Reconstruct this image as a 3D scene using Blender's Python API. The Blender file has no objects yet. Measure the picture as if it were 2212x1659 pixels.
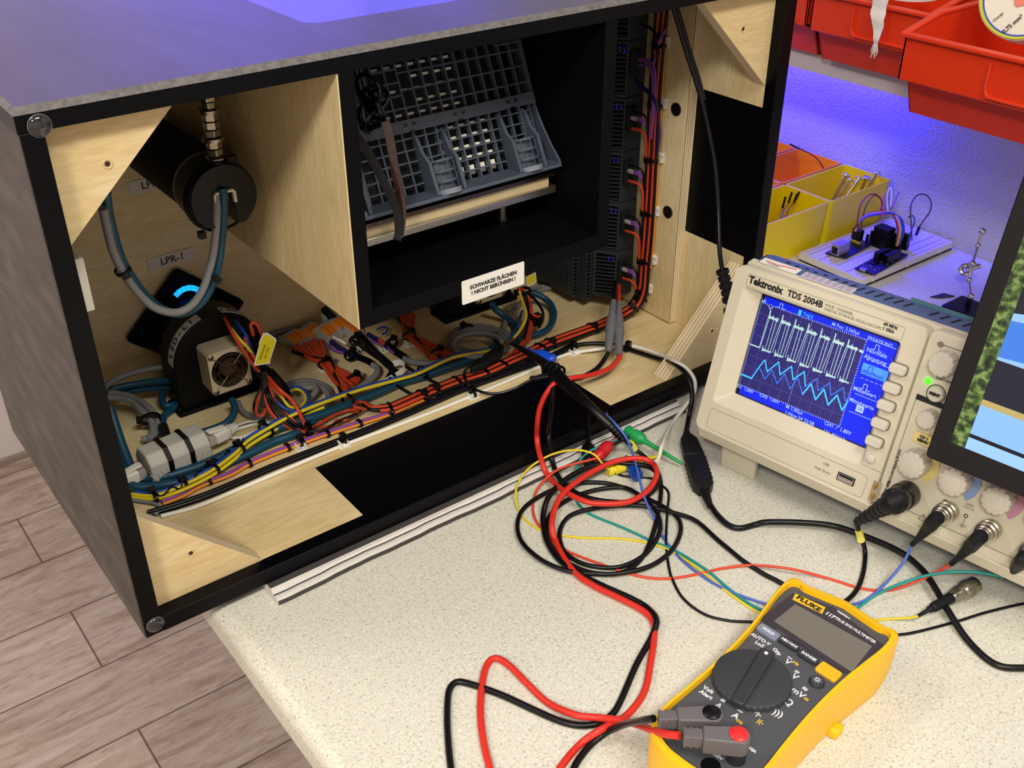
import bpy, bmesh, math, random
from mathutils import Vector, Matrix, Euler
random.seed(7)
R_=math.radians
SC=bpy.context.scene; COL=SC.collection
def srgb(r,g,b):
    f=lambda c:(c/255/12.92 if c<=10 else ((c/255+.055)/1.055)**2.4)
    return (f(r),f(g),f(b),1)
# ---------------- camera ----------------
CYAW,CPIT,CROL=.6503,-.5552,-.0017
CPOS=Vector((-.1204,-.5821,.5426)); FPX=2289.11
FW=Vector((math.sin(CYAW)*math.cos(CPIT),math.cos(CYAW)*math.cos(CPIT),math.sin(CPIT)))
_r=FW.cross(Vector((0,0,1))).normalized(); _u=_r.cross(FW)
RT=(_r*math.cos(CROL)+_u*math.sin(CROL)); UP=(-_r*math.sin(CROL)+_u*math.cos(CROL))
cd=bpy.data.cameras.new('camera'); cam=bpy.data.objects.new('camera',cd); COL.objects.link(cam)
cd.sensor_fit='HORIZONTAL'; cd.sensor_width=36; cd.lens=FPX/2212*36; cd.clip_start=.02; cd.clip_end=30
cam.matrix_world=Matrix(((RT.x,UP.x,-FW.x,CPOS.x),(RT.y,UP.y,-FW.y,CPOS.y),(RT.z,UP.z,-FW.z,CPOS.z),(0,0,0,1)))
SC.camera=cam
# ---------------- light ----------------
w=bpy.data.worlds.new('world'); SC.world=w; w.use_nodes=True
w.node_tree.nodes['Background'].inputs[0].default_value=(1,.93,.86,1); w.node_tree.nodes['Background'].inputs[1].default_value=.12
def area(name,loc,rot,size,power,col):
    l=bpy.data.lights.new(name,'AREA'); l.shape='RECTANGLE'; l.size,l.size_y=size; l.energy=power; l.color=col
    o=bpy.data.objects.new(name,l); COL.objects.link(o); o.location=loc; o.rotation_euler=rot; return o
WARM=(1,.965,.865)
area('ceiling_lamp_left',(-1.35,-1.35,1.80),(0,0,0),(.45,.45),62,WARM)
area('ceiling_lamp_right',(.10,-1.25,1.80),(0,0,0),(.9,.3),32,WARM)
area('ceiling_lamp_back',(-1.0,.75,1.80),(0,0,0),(.9,.3),20,(1,.93,.86))
area('blue_strip_under_shelf',(1.03,.44,.190),(0,R_(-20),0),(.02,.56),9,(.012,.008,1))
area('blue_strip_corner',(.86,1.12,.30),(R_(150),R_(-22),0),(.25,.3),11,(.035,.02,1))
SC.view_settings.view_transform='Standard'; SC.view_settings.look='None'
SC.view_settings.gamma=1; SC.view_settings.use_curve_mapping=False; SC.view_settings.exposure=-0.28
# ---------------- pixel rays onto real planes ----------------
def pray(x,y): return FW+RT*((x-1106)/FPX)-UP*((y-829.5)/FPX)
def on(ax,x,y,v):
    d=pray(x,y); k=(v-CPOS[ax])/d[ax]; return CPOS+d*k
def onx(x,y,v): return on(0,x,y,v)
def ony(x,y,v): return on(1,x,y,v)
def onz(x,y,v): return on(2,x,y,v)
# ---------------- dimensions ----------------
W,H,D,T=.62,.3757,.325,.0132
BY=.3165; XR=W-T; XS=.597; TB=-.010; WX=1.05
# ---------------- materials ----------------
MATS={}
def nt(name):
    m=bpy.data.materials.new(name); m.use_nodes=True; return m,m.node_tree,m.node_tree.nodes['Principled BSDF']
def mat(name,c,rough=.5,metal=0,emit=0,alpha=1,trans=0,bump=0,bscale=200,spec=.5,coat=0,var=0,ior=1.45):
    if name in MATS: return MATS[name]
    m,t,p=nt(name); c=srgb(*c); p.inputs['Base Color'].default_value=c
    p.inputs['Roughness'].default_value=rough; p.inputs['Metallic'].default_value=metal
    p.inputs['Specular IOR Level'].default_value=spec; p.inputs['IOR'].default_value=ior
    if coat: p.inputs['Coat Weight'].default_value=coat
    if trans: p.inputs['Transmission Weight'].default_value=trans
    if alpha<1: p.inputs['Alpha'].default_value=alpha
    if emit: p.inputs['Emission Color'].default_value=c; p.inputs['Emission Strength'].default_value=emit
    if bump or var:
        tc=t.nodes.new('ShaderNodeTexCoord'); n=t.nodes.new('ShaderNodeTexNoise'); n.inputs['Scale'].default_value=bscale; n.inputs['Detail'].default_value=4
        t.links.new(tc.outputs['Object'],n.inputs['Vector'])
        if bump:
            b=t.nodes.new('ShaderNodeBump'); b.inputs['Strength'].default_value=bump; b.inputs['Distance'].default_value=.001
            t.links.new(n.outputs['Fac'],b.inputs['Height']); t.links.new(b.outputs['Normal'],p.inputs['Normal'])
        if var:
            r=t.nodes.new('ShaderNodeValToRGB'); r.color_ramp.elements[0].position=.3; r.color_ramp.elements[1].position=.7
            r.color_ramp.elements[0].color=[x*(1-var) for x in c[:3]]+[1]; r.color_ramp.elements[1].color=[min(1,x*(1+var)) for x in c[:3]]+[1]
            t.links.new(n.outputs['Fac'],r.inputs['Fac']); t.links.new(r.outputs['Color'],p.inputs['Base Color'])
    MATS[name]=m; return m
def mapped_noise(t,scale,vec,detail=4,rot=(0,0,0),coord='Object',dist=0):
    tc=t.nodes.new('ShaderNodeTexCoord'); mp=t.nodes.new('ShaderNodeMapping'); mp.inputs['Scale'].default_value=vec; mp.inputs['Rotation'].default_value=rot
    n=t.nodes.new('ShaderNodeTexNoise'); n.inputs['Scale'].default_value=scale; n.inputs['Detail'].default_value=detail; n.inputs['Distortion'].default_value=dist
    t.links.new(tc.outputs[coord],mp.inputs['Vector']); t.links.new(mp.outputs['Vector'],n.inputs['Vector']); return n
def ramp(t,src,stops):
    r=t.nodes.new('ShaderNodeValToRGB'); e=r.color_ramp.elements
    e[0].position,e[0].color=stops[0][0],srgb(*stops[0][1]); e[1].position,e[1].color=stops[-1][0],srgb(*stops[-1][1])
    for p,c in stops[1:-1]:
        k=e.new(p); k.color=srgb(*c)
    t.links.new(src,r.inputs['Fac']); return r
def mix(t,a,b,fac,mode='MIX'):
    m=t.nodes.new('ShaderNodeMix'); m.data_type='RGBA'; m.blend_type=mode
    if isinstance(fac,(int,float)): m.inputs[0].default_value=fac
    else: t.links.new(fac,m.inputs[0])
    t.links.new(a,m.inputs[6]); t.links.new(b,m.inputs[7]); return m.outputs[2]
def wood(name,vec,base=((208,180,134),(228,203,160),(196,164,118)),rough=.5):
    m,t,p=nt(name); n1=mapped_noise(t,9,vec,6,dist=1.2); n2=mapped_noise(t,60,vec,3); n3=mapped_noise(t,4,(1,1,1),2)
    a=ramp(t,n1.outputs['Fac'],[(.2,base[2]),(.5,base[0]),(.8,base[1])]); b=ramp(t,n2.outputs['Fac'],[(.3,(238,232,222)),(.7,(255,255,255))])
    c=ramp(t,n3.outputs['Fac'],[(.35,(232,222,208)),(.65,(255,255,255))])
    o=mix(t,a.outputs[0],b.outputs[0],1,'MULTIPLY'); o=mix(t,o,c.outputs[0],1,'MULTIPLY')
    t.links.new(o,p.inputs['Base Color']); p.inputs['Roughness'].default_value=rough; p.inputs['Specular IOR Level'].default_value=.3
    MATS[name]=m; return m
BW=((238,221,176),(246,233,196),(228,207,160))
M_PLYX=wood('birch_plywood_grain_x',(1,7,7),BW)     # grain along x
M_PLYZ=wood('birch_plywood_grain_z',(7,7,1),BW)
def plyedge(name,axis,period):
    m,t,p=nt(name); tc=t.nodes.new('ShaderNodeTexCoord'); s=t.nodes.new('ShaderNodeSeparateXYZ'); t.links.new(tc.outputs['Object'],s.inputs[0])
    a=t.nodes.new('ShaderNodeMath'); a.operation='MULTIPLY'; a.inputs[1].default_value=2*math.pi/period; t.links.new(s.outputs[axis],a.inputs[0])
    b=t.nodes.new('ShaderNodeMath'); b.operation='SINE'; t.links.new(a.outputs[0],b.inputs[0])
    r=ramp(t,b.outputs[0],[(.25,(232,214,178)),(.74,(226,206,168)),(.93,(160,124,84))]); t.links.new(r.outputs[0],p.inputs['Base Color']); p.inputs['Roughness'].default_value=.6
    return m
M_EDGEX=plyedge('plywood_layers_across_x','X',.0028); M_EDGEY=plyedge('plywood_layers_across_y','Y',.0028)
M_EDGEL=plyedge('plywood_layers_gusset','Y',.0036)
M_BLK=mat('black_paint',(4,4,7),.34,spec=.16,bump=.15,bscale=900)
M_BLKM=mat('black_matt_paint',(5,5,7),.6,spec=.12,bump=.2,bscale=700)
def top_paint():
    m,t,p=nt('black_scratched_topcoat')
    n=mapped_noise(t,160,(1,.12,1),3,(0,0,R_(35))); r=ramp(t,n.outputs['Fac'],[(.0,(38,38,46)),(.70,(40,40,48)),(.80,(80,80,92))])
    n2=mapped_noise(t,30,(1,.25,1),4,(0,0,R_(-20))); rr=t.nodes.new('ShaderNodeMapRange'); rr.inputs[3].default_value=.26; rr.inputs[4].default_value=.48
    t.links.new(n2.outputs['Fac'],rr.inputs[0]); t.links.new(r.outputs[0],p.inputs['Base Color']); t.links.new(rr.outputs[0],p.inputs['Roughness'])
    p.inputs['Specular IOR Level'].default_value=1.0
    p.inputs['Coat Weight'].default_value=.6; p.inputs['Coat Roughness'].default_value=.25
    return m
M_TOP=top_paint()
M_WORN=mat('worn_grey_edge',(104,102,100),.55,var=.3,bscale=260)
def side_paint():
    m,t,p=nt('brown_grey_stained_side')
    n=mapped_noise(t,22,(5,1,3),6,(0,0,0)); r=ramp(t,n.outputs['Fac'],[(.3,(54,50,48)),(.5,(70,65,62)),(.72,(90,84,80))])
    t.links.new(r.outputs[0],p.inputs['Base Color']); p.inputs['Roughness'].default_value=.5
    b=t.nodes.new('ShaderNodeBump'); b.inputs['Strength'].default_value=.3; b.inputs['Distance'].default_value=.001; t.links.new(n.outputs['Fac'],b.inputs['Height']); t.links.new(b.outputs[0],p.inputs['Normal'])
    return m
M_SIDE=side_paint()
def laminate():
    m,t,p=nt('speckled_cream_laminate')
    n=mapped_noise(t,520,(1,1,1),2); r=ramp(t,n.outputs['Fac'],[(.30,(178,174,158)),(.40,(213,211,196)),(.60,(220,218,204)),(.72,(236,234,222))])
    n2=mapped_noise(t,900,(1,1,1),1); r2=ramp(t,n2.outputs['Fac'],[(.27,(196,190,176)),(.37,(255,255,255))])
    t.links.new(mix(t,r.outputs[0],r2.outputs[0],1,'MULTIPLY'),p.inputs['Base Color']); p.inputs['Roughness'].default_value=.38
    return m
M_LAM=laminate()
def planks():
    m,t,p=nt('brown_plank_flooring'); tc=t.nodes.new('ShaderNodeTexCoord')
    br=t.nodes.new('ShaderNodeTexBrick'); br.inputs['Scale'].default_value=1; br.inputs['Brick Width'].default_value=1.15; br.inputs['Row Height'].default_value=.158
    br.inputs['Mortar Size'].default_value=.0016; br.inputs['Color1'].default_value=srgb(188,176,162); br.inputs['Color2'].default_value=srgb(204,192,178); br.inputs['Mortar'].default_value=srgb(112,96,86); br.offset=.37
    mp=t.nodes.new('ShaderNodeMapping'); mp.inputs['Location'].default_value=(.6365,.159,0); t.links.new(tc.outputs['Object'],mp.inputs['Vector']); t.links.new(mp.outputs['Vector'],br.inputs['Vector'])
    n=mapped_noise(t,5,(1,6,1),7,dist=1.4); r=ramp(t,n.outputs['Fac'],[(.26,(190,174,162)),(.5,(232,224,216)),(.72,(255,252,250))])
    n2=mapped_noise(t,45,(1,4,1),4); r2=ramp(t,n2.outputs['Fac'],[(.25,(206,192,184)),(.5,(255,255,255))])
    o=mix(t,br.outputs['Color'],r.outputs[0],1,'MULTIPLY'); o=mix(t,o,r2.outputs[0],.7,'MULTIPLY'); t.links.new(o,p.inputs['Base Color']); p.inputs['Roughness'].default_value=.5
    return m
def plaster(name,c,strength,scale):
    m,t,p=nt(name); p.inputs['Base Color'].default_value=srgb(*c); p.inputs['Roughness'].default_value=.85
    n=mapped_noise(t,scale,(1,1,1),3); b=t.nodes.new('ShaderNodeBump'); b.inputs['Strength'].default_value=strength; b.inputs['Distance'].default_value=.004
    t.links.new(n.outputs['Fac'],b.inputs['Height']); t.links.new(b.outputs[0],p.inputs['Normal']); return m
M_PLASTER=plaster('white_rough_plaster',(190,188,188),.55,330)
M_WALL=plaster('white_wall_paint',(222,214,210),.15,80)
M_CREAM=mat('cream_plastic',(214,206,184),.45,bump=.06,bscale=1500)
M_BEIGE=mat('beige_fan_plastic',(205,192,160),.45)
M_KNOB=mat('light_grey_knob',(212,205,190),.5)
M_BGREY=mat('blue_grey_plastic_blue_lit',(76,96,142),.5)  # blue-grey case, with the blue light on it mixed into the colour
M_CHROME=mat('bright_metal',(205,203,198),.22,1)
M_BRASS=mat('gold_contact',(212,170,96),.3,1)
M_NICK=mat('nickel_metal',(178,172,158),.26,1)
M_ALU=mat('aluminium',(196,192,180),.34,1)
M_RUB=mat('black_rubber',(20,21,26),.5,spec=.3)
M_BPL=mat('black_plastic',(9,9,12),.35,spec=.35)
M_GPL=mat('dark_grey_plastic',(70,78,92),.45)
M_PLC=mat('charcoal_module_plastic',(48,54,60),.5)
M_TIE=mat('black_nylon',(6,6,8),.3,spec=.3)
M_MOUNT=mat('white_nylon',(225,222,214),.45)
M_RED=mat('orange_red_insulation',(198,66,34),.42)
M_LEAD=mat('red_silicone_lead',(216,48,36),.42)
M_BLKW=mat('black_insulation',(11,10,15),.34,spec=.4)
M_YEL=mat('yellow_insulation',(228,206,40),.42)
M_BLU=mat('blue_insulation',(28,70,170),.42)
M_TEAL=mat('petrol_blue_cable',(18,68,94),.42)
M_GRY=mat('grey_cable',(128,128,130),.5)
M_WHT=mat('white_cable',(236,232,220),.5)
M_ORG=mat('orange_insulation',(236,144,40),.42)
M_PUR=mat('purple_insulation',(136,72,168),.42)
M_NAVY=mat('navy_insulation',(24,26,96),.4)
M_TGRN=mat('turquoise_thin_wire',(28,146,140),.4)
M_TBLU=mat('periwinkle_thin_wire',(76,104,196),.4)
M_TRED=mat('vermilion_thin_wire',(222,74,46),.4)
M_INK=mat('dark_ink',(22,22,26),.6)
M_PAPER=mat('white_label_paper',(236,234,226),.55)
M_GREYINK=mat('faded_ink',(128,122,112),.6)
M_CLEAR=mat('clear_rubber',(250,250,250),.03,trans=1,ior=1.45)
M_CLP=mat('clear_plastic',(240,234,222),.12,trans=.55,ior=1.3)
# ---------------- mesh building ----------------
WM={}
GROUPS={'control_module':'control modules on the mounting board','cable_tie':'black cable ties in the enclosure','tie_mount':'white cable tie mounts in the enclosure','bolt':'bolts in the yellow tray','test_lead':'silicone test leads on the bench','thin_wire':'thin coloured wires on the bench','coax_plug':'coax plugs at the oscilloscope','grabber_clip':'grabber clips by the towel','lever_connector':'lever wire connectors on the enclosure floor','jumper_wire':'jumper wires over the breadboard','jumper_lead':'jumper leads in the trays','storage_bin':'red bins on the wall shelf','parts_tray':'coloured parts trays','module_wire':'short wires looping out of the control modules','wire_ferrule':'clear ferrules on the control modules','fan_wire':'wires fanning out on the enclosure floor','lamp_wire':'wires of the lamp units','signal_wire':'thin signal wires in the enclosure','petrol_cable':'petrol blue cables in the enclosure','grey_cable':'grey cables in the enclosure','power_wire':'red and black twisted power wires','lamp_unit':'arched lamp units','test_probe':'grey test probes','test_plug':'test lead plugs in the multimeter','patch_plug':'white network plugs','yellow_tag':'yellow tags on the lamp wires','mains_cable':'black mains cables along the floor'}
class MB:
    def __init__(s): s.v=[];s.f=[];s.m=[]
    def add(s,vs,fs,m=0,M=None):
        k=len(s.v)
        for p in vs:
            p=Vector(p); s.v.append(M@p if M else p)
        for f in fs: s.f.append(tuple(i+k for i in f)); s.m.append(m)
        return s
    def box(s,lo,hi,m=0,M=None):
        x0,y0,z0=lo;x1,y1,z1=hi
        return s.add([(x0,y0,z0),(x1,y0,z0),(x1,y1,z0),(x0,y1,z0),(x0,y0,z1),(x1,y0,z1),(x1,y1,z1),(x0,y1,z1)],
            [(3,2,1,0),(4,5,6,7),(0,1,5,4),(1,2,6,5),(2,3,7,6),(3,0,4,7)],m,M)
    def cbox(s,c,d,m=0,M=None):
        return s.box([c[i]-d[i]/2 for i in range(3)],[c[i]+d[i]/2 for i in range(3)],m,M)
    def prism(s,poly,a,b,ax='z',m=0,M=None,capm=None):
        n=len(poly)
        def P(u,v,w): return {'z':(u,v,w),'y':(u,w,v),'x':(w,u,v)}[ax]
        vs=[P(u,v,a) for u,v in poly]+[P(u,v,b) for u,v in poly]
        s.add(vs,[(i,(i+1)%n,n+(i+1)%n,n+i) for i in range(n)],m,M)
        k=len(s.v)-2*n; cm=m if capm is None else capm
        s.f.append(tuple(k+i for i in range(n))[::-1]); s.m.append(cm); s.f.append(tuple(k+n+i for i in range(n))); s.m.append(cm)
        return s
    def rings(s,rs,m=0,caps=True,M=None):
        n=len(rs[0]);vs=[p for r in rs for p in r];fs=[]
        for j in range(len(rs)-1):
            for i in range(n): fs.append((j*n+i,j*n+(i+1)%n,(j+1)*n+(i+1)%n,(j+1)*n+i))
        if caps: fs.append(tuple(range(n))[::-1]); fs.append(tuple((len(rs)-1)*n+i for i in range(n)))
        return s.add(vs,fs,m,M)
    def lathe(s,prof,o=(0,0,0),ax=(0,0,1),n=24,m=0,caps=True,M=None):
        a=Vector(ax).normalized(); t=a.orthogonal().normalized(); b=a.cross(t); o=Vector(o)
        return s.rings([[o+a*z+(t*math.cos(2*math.pi*i/n)+b*math.sin(2*math.pi*i/n))*r for i in range(n)] for r,z in prof],m,caps,M)
    def cyl(s,p,q,r,r2=None,n=20,m=0,M=None):
        p=Vector(p);q=Vector(q); return s.lathe([(r,0),(r if r2 is None else r2,(q-p).length)],p,q-p,n,m,True,M)
    def tube(s,pts,r,n=8,m=0,flat=1):
        pts=[Vector(p) for p in pts]; N=len(pts); rs=[]; up=None
        for i,p in enumerate(pts):
            d=(pts[min(i+1,N-1)]-pts[max(i-1,0)]).normalized()
            if up is None: up=d.orthogonal().normalized() if flat==1 else (Vector((0,0,1))-d*d.z).normalized()
            up=(up-d*up.dot(d)); up=up.normalized() if up.length>1e-6 else d.orthogonal().normalized()
            b=d.cross(up); rr=r if isinstance(r,(int,float)) else r[min(i,len(r)-1)]
            rs.append([p+(up*math.cos(2*math.pi*k/n)*flat+b*math.sin(2*math.pi*k/n))*rr for k in range(n)])
        return s.rings(rs,m)
    def torus(s,c,R,r,ax=(0,0,1),n=28,k=8,m=0):
        a=Vector(ax).normalized();t=a.orthogonal().normalized();b=a.cross(t);c=Vector(c)
        rs=[]
        for i in range(n+1):
            d=t*math.cos(2*math.pi*i/n)+b*math.sin(2*math.pi*i/n)
            rs.append([c+d*(R+r*math.cos(2*math.pi*j/k))+a*r*math.sin(2*math.pi*j/k) for j in range(k)])
        return s.rings(rs,m,False)
    def sphere(s,c,r,n=16,m=0,sq=(1,1,1)):
        rs=[]
        for j in range(1,n//2):
            t=math.pi*j/(n//2); rs.append([(c[0]+sq[0]*r*math.sin(t)*math.cos(2*math.pi*i/n),c[1]+sq[1]*r*math.sin(t)*math.sin(2*math.pi*i/n),c[2]+sq[2]*r*math.cos(t)) for i in range(n)])
        return s.rings(rs,m)
    def text(s,txt,size,M,m=0,align='CENTER',ex=.00008,shear=0,bold=0,sx=1):
        c=bpy.data.curves.new('t','FONT'); c.body=txt; c.size=size; c.align_x=align; c.align_y='CENTER'; c.extrude=ex; c.shear=shear; c.resolution_u=2; c.offset=bold
        o=bpy.data.objects.new('t',c); COL.objects.link(o); bpy.context.view_layer.update()
        me=bpy.data.meshes.new_from_object(o.evaluated_get(bpy.context.evaluated_depsgraph_get()))
        s.add([(v.co.x*sx,v.co.y,v.co.z+ex) for v in me.vertices],[tuple(p.vertices) for p in me.polygons],m,M)
        bpy.data.objects.remove(o); bpy.data.curves.remove(c); bpy.data.meshes.remove(me); return s
    def build(s,name,mats,parent=None,bevel=0,label=None,cat=None,group=None,kind=None,world=True,smooth=40,seg=2):
        if not isinstance(mats,(list,tuple)): mats=[mats]
        me=bpy.data.meshes.new(name); o=bpy.data.objects.new(name,me); COL.objects.link(o)
        if parent is None:
            xs=[p.x for p in s.v];ys=[p.y for p in s.v];zs=[p.z for p in s.v]
            c=Vector(((min(xs)+max(xs))/2,(min(ys)+max(ys))/2,min(zs))) if kind!='structure' else Vector((0,0,0))
            vs=[p-c for p in s.v]; o.location=c; WM[name]=Matrix.Translation(c); WM[o.name]=WM[name]
        else:
            inv=WM[parent.name].inverted() if world else Matrix.Identity(4); vs=[inv@p for p in s.v]; o.parent=parent; WM[o.name]=WM[parent.name]
        me.from_pydata([tuple(p) for p in vs],[],s.f)
        for mm in mats: me.materials.append(mm)
        me.polygons.foreach_set('material_index',s.m); me.update()
        bm=bmesh.new(); bm.from_mesh(me); bmesh.ops.recalc_face_normals(bm,faces=bm.faces); bm.to_mesh(me); bm.free()
        me.polygons.foreach_set('use_smooth',[True]*len(me.polygons)); me.set_sharp_from_angle(angle=R_(smooth))
        if bevel:
            b=o.modifiers.new('bevel','BEVEL'); b.width=bevel; b.segments=seg; b.limit_method='ANGLE'; b.angle_limit=R_(40)
        if label: o['label']=label
        if cat: o['category']=cat
        if group or (parent is None and name in GROUPS): o['group']=group or GROUPS[name]
        if kind: o['kind']=kind
        return o
def thing(name,label,cat,loc=(0,0,0),M=None,group=None):
    o=bpy.data.objects.new(name,None); COL.objects.link(o); o.empty_display_size=.01
    M=M or Matrix.Translation(Vector(loc)); o.matrix_world=M; WM[o.name]=M
    o['label']=label; o['category']=cat
    if group or name in GROUPS: o['group']=group or GROUPS[name]
    return o
def dup(root,M,label,group=None):
    r=root.copy(); COL.objects.link(r); r.matrix_world=M; r['label']=label; WM[r.name]=M
    if group: r['group']=group
    for ch in list(root.children):
        c=ch.copy(); COL.objects.link(c); c.parent=r
        for g in list(ch.children):
            d=g.copy(); COL.objects.link(d); d.parent=c
    return r
def smooth(pts,step=.004):
    pts=[Vector(p) for p in pts]
    if len(pts)<3: return pts
    P=[pts[0]*2-pts[1]]+pts+[pts[-1]*2-pts[-2]]; out=[]
    for i in range(1,len(P)-2):
        a,b,c,d=P[i-1:i+3]; n=max(2,min(14,int((c-b).length/step)+1))
        for k in range(n):
            t=k/n; out.append(.5*((2*b)+(c-a)*t+(2*a-5*b+4*c-d)*t*t+(-a+3*b-3*c+d)*t**3))
    out.append(pts[-1]); return out
def path(pp,z):
    """pixel path on a horizontal surface; a point may carry its own height"""
    return [onz(p[0],p[1],p[2] if len(p)>2 else z) for p in pp]
def cable(name,label,pts,r,m,cat='cable',group=None,n=8,flat=1,raw=False):
    return MB().tube(pts if raw else smooth(pts),r,n,0,flat).build(name,m,label=label,cat=cat,group=group,smooth=80)
def offset(pts,dist,dz=0):
    out=[]
    for i,p in enumerate(pts):
        d=pts[min(i+1,len(pts)-1)]-pts[max(i-1,0)]; d.normalize()
        up=Vector((0,0,1)) if abs(d.z)<.75 else Vector((-1,0,0))
        s=d.cross(up).normalized(); out.append(p+s*dist+Vector((0,0,dz)))
    return out
def tie(c,d,w,h,label,group=None,head=None,r=.0011,name='cable_tie',m=None):
    """nylon strap looped round a bundle at c; d = bundle direction"""
    c=Vector(c);d=Vector(d).normalized(); up=(Vector((0,0,1))-d*d.z) if abs(d.z)<.8 else Vector((-1,0,0))
    up=(up-d*up.dot(d)).normalized(); s=d.cross(up); rs=[]; N=20
    for i in range(N+1):
        a=2*math.pi*i/N; e=s*math.cos(a)*w/2+up*math.sin(a)*h/2; nn=(s*math.cos(a)/w+up*math.sin(a)/h).normalized()
        rs.append([c+e+nn*x+d*y for x,y in((-.0003,-r*1.25),(.0009,-r*1.25),(.0009,r*1.25),(-.0003,r*1.25))])
    mb=MB(); mb.rings(rs,0,False)
    ha=R_(head if head is not None else 60); e=s*math.cos(ha)*w/2+up*math.sin(ha)*h/2; nn=e.normalized(); tt=d.cross(nn)
    M=Matrix(((nn.x,tt.x,d.x,0),(nn.y,tt.y,d.y,0),(nn.z,tt.z,d.z,0),(0,0,0,1))); M.translation=c+e+nn*.0018
    mb.cbox((0,0,0),(.0050,.0054,.0050),0,M)
    return mb.build(name,m or M_TIE,label=label,cat='cable tie',group=group,bevel=.0003)
# ================= the room =================
def grid_panel(name,ax,lo,hi,ucuts,vcuts,matfn,mats,skip=None,**kw):
    """board with split faces: ax = thickness axis; matfn(u,v,side) -> material index"""
    mb=MB(); U={'x':(1,2),'y':(0,2),'z':(0,1)}[ax]; A='xyz'.index(ax)
    us=sorted(set([lo[U[0]],hi[U[0]]]+ucuts)); vs=sorted(set([lo[U[1]],hi[U[1]]]+vcuts)); idx={}
    def V(u,v,w):
        k=(round(u,5),round(v,5),round(w,5))
        if k not in idx:
            p=[0,0,0];p[U[0]]=u;p[U[1]]=v;p[A]=w; idx[k]=len(mb.v); mb.v.append(Vector(p))
        return idx[k]
    def q(a,m): mb.f.append(tuple(V(*p) for p in a)); mb.m.append(m)
    ok=lambda i,j: 0<=i<len(us)-1 and 0<=j<len(vs)-1 and not (skip and skip((us[i]+us[i+1])/2,(vs[j]+vs[j+1])/2))
    for i in range(len(us)-1):
        for j in range(len(vs)-1):
            if not ok(i,j): continue
            a,b,c,d=us[i],us[i+1],vs[j],vs[j+1]; um,vm=(a+b)/2,(c+d)/2
            for s,wv in ((0,lo[A]),(1,hi[A])): q([(a,c,wv),(b,c,wv),(b,d,wv),(a,d,wv)],matfn(um,vm,s))
            for (di,dj,e) in ((-1,0,[(a,c),(a,d)]),(1,0,[(b,c),(b,d)]),(0,-1,[(a,c),(b,c)]),(0,1,[(a,d),(b,d)])):
                if not ok(i+di,j+dj): q([(*e[0],lo[A]),(*e[1],lo[A]),(*e[1],hi[A]),(*e[0],hi[A])],matfn(um,vm,2))
    return mb.build(name,mats,**kw)
def slab(name,lo,hi,m,bevel=0):
    return MB().box(lo,hi).build(name,m,kind='structure',bevel=bevel)
FZ=-.75
slab('floor',(-2.6,-3.2,FZ-.05),(1.2,1.55,FZ),planks())
slab('wall_back',(-2.6,1.47,FZ),(1.2,1.55,1.85),M_WALL)
slab('wall_right',(WX,-3.2,FZ),(WX+.1,1.47,1.85),M_PLASTER)
slab('wall_left',(-2.7,-3.2,FZ),(-2.6,1.55,1.85),M_WALL)
slab('wall_front',(-2.6,-3.3,FZ),(1.2,-3.2,1.85),M_WALL)
slab('ceiling',(-2.6,-3.2,1.85),(1.2,1.55,1.95),mat('ceiling_white',(228,224,216),.9))
slab('baseboard_back',(-2.6,1.458,FZ),(WX,1.47,FZ+.012),mat('floor_joint_strip',(150,132,122),.6))
# ---- workbench ----
bench=thing('workbench','long workbench with speckled cream laminate top under the black box','workbench',(.55,-.2,FZ))
prof=[(.0525+.012*(1-math.sin(a)),-.010-.012*(1-math.cos(a))) for a in [R_(k) for k in range(0,91,15)]]
poly=[(WX-.001,TB),(.0645,TB)]+[(.0645-.012*math.sin(R_(k)),-.022+.012*math.cos(R_(k))) for k in range(15,91,15)]+[(.0525,-.037),(.0545,-.0385),(WX-.001,-.0385)]
MB().prism(poly,-.78,.98,'y').build('worktop',M_LAM,bench)
for x,y in((.42,-.7),(.98,-.7),(.42,.9),(.98,.9)):
    MB().box((x-.02,y-.02,FZ),(x+.02,y+.02,-.0385)).build('leg',mat('grey_steel',(140,140,142),.4,.6),bench,bevel=.002)
# ================= the enclosure =================
box=thing('wooden_enclosure','large black painted open-fronted plywood enclosure full of cables on the bench','enclosure',(0,0,0))
P1,P2,PYB=.1837,.4455,.0915
CX0,CX1,CZ=.189,.42,.1837
def floorm(u,v,s):
    if s!=1: return 1
    if v<.0125: return 1
    return 1 if P1<u<P2 and v<PYB-.012*(u-P1)/.26 else 0
grid_panel('bottom_panel','z',(T,0,0),(XR,D-.0085,T),[P1,P2],[.0125,PYB],floorm,[M_PLYX,M_BLK],parent=box,bevel=.0008)
MB().box((0,0,0),(T,D,H-T)).build('left_panel',[M_SIDE],box,bevel=.0022)
MB().box((.0006,-.0006,.001),(T,.0014,H-T)).build('left_front_edge',[M_BLK],box,bevel=.0006)
def rightm(u,v,s):
    if s!=0: return 1
    if u<.012 : return 1
    return 1 if (.117<v<.2595 and u<.0895) else 0
grid_panel('right_panel','x',(XR,0,0),(W,D,H-T),[.012,.0895],[.117,.2595],rightm,[M_PLYZ,M_BLK],parent=box,bevel=.0008)
MB().box((T,D-.0085,0),(XR,D,H-T)).build('back_panel',[M_PLYX,M_BLK],box)
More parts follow.
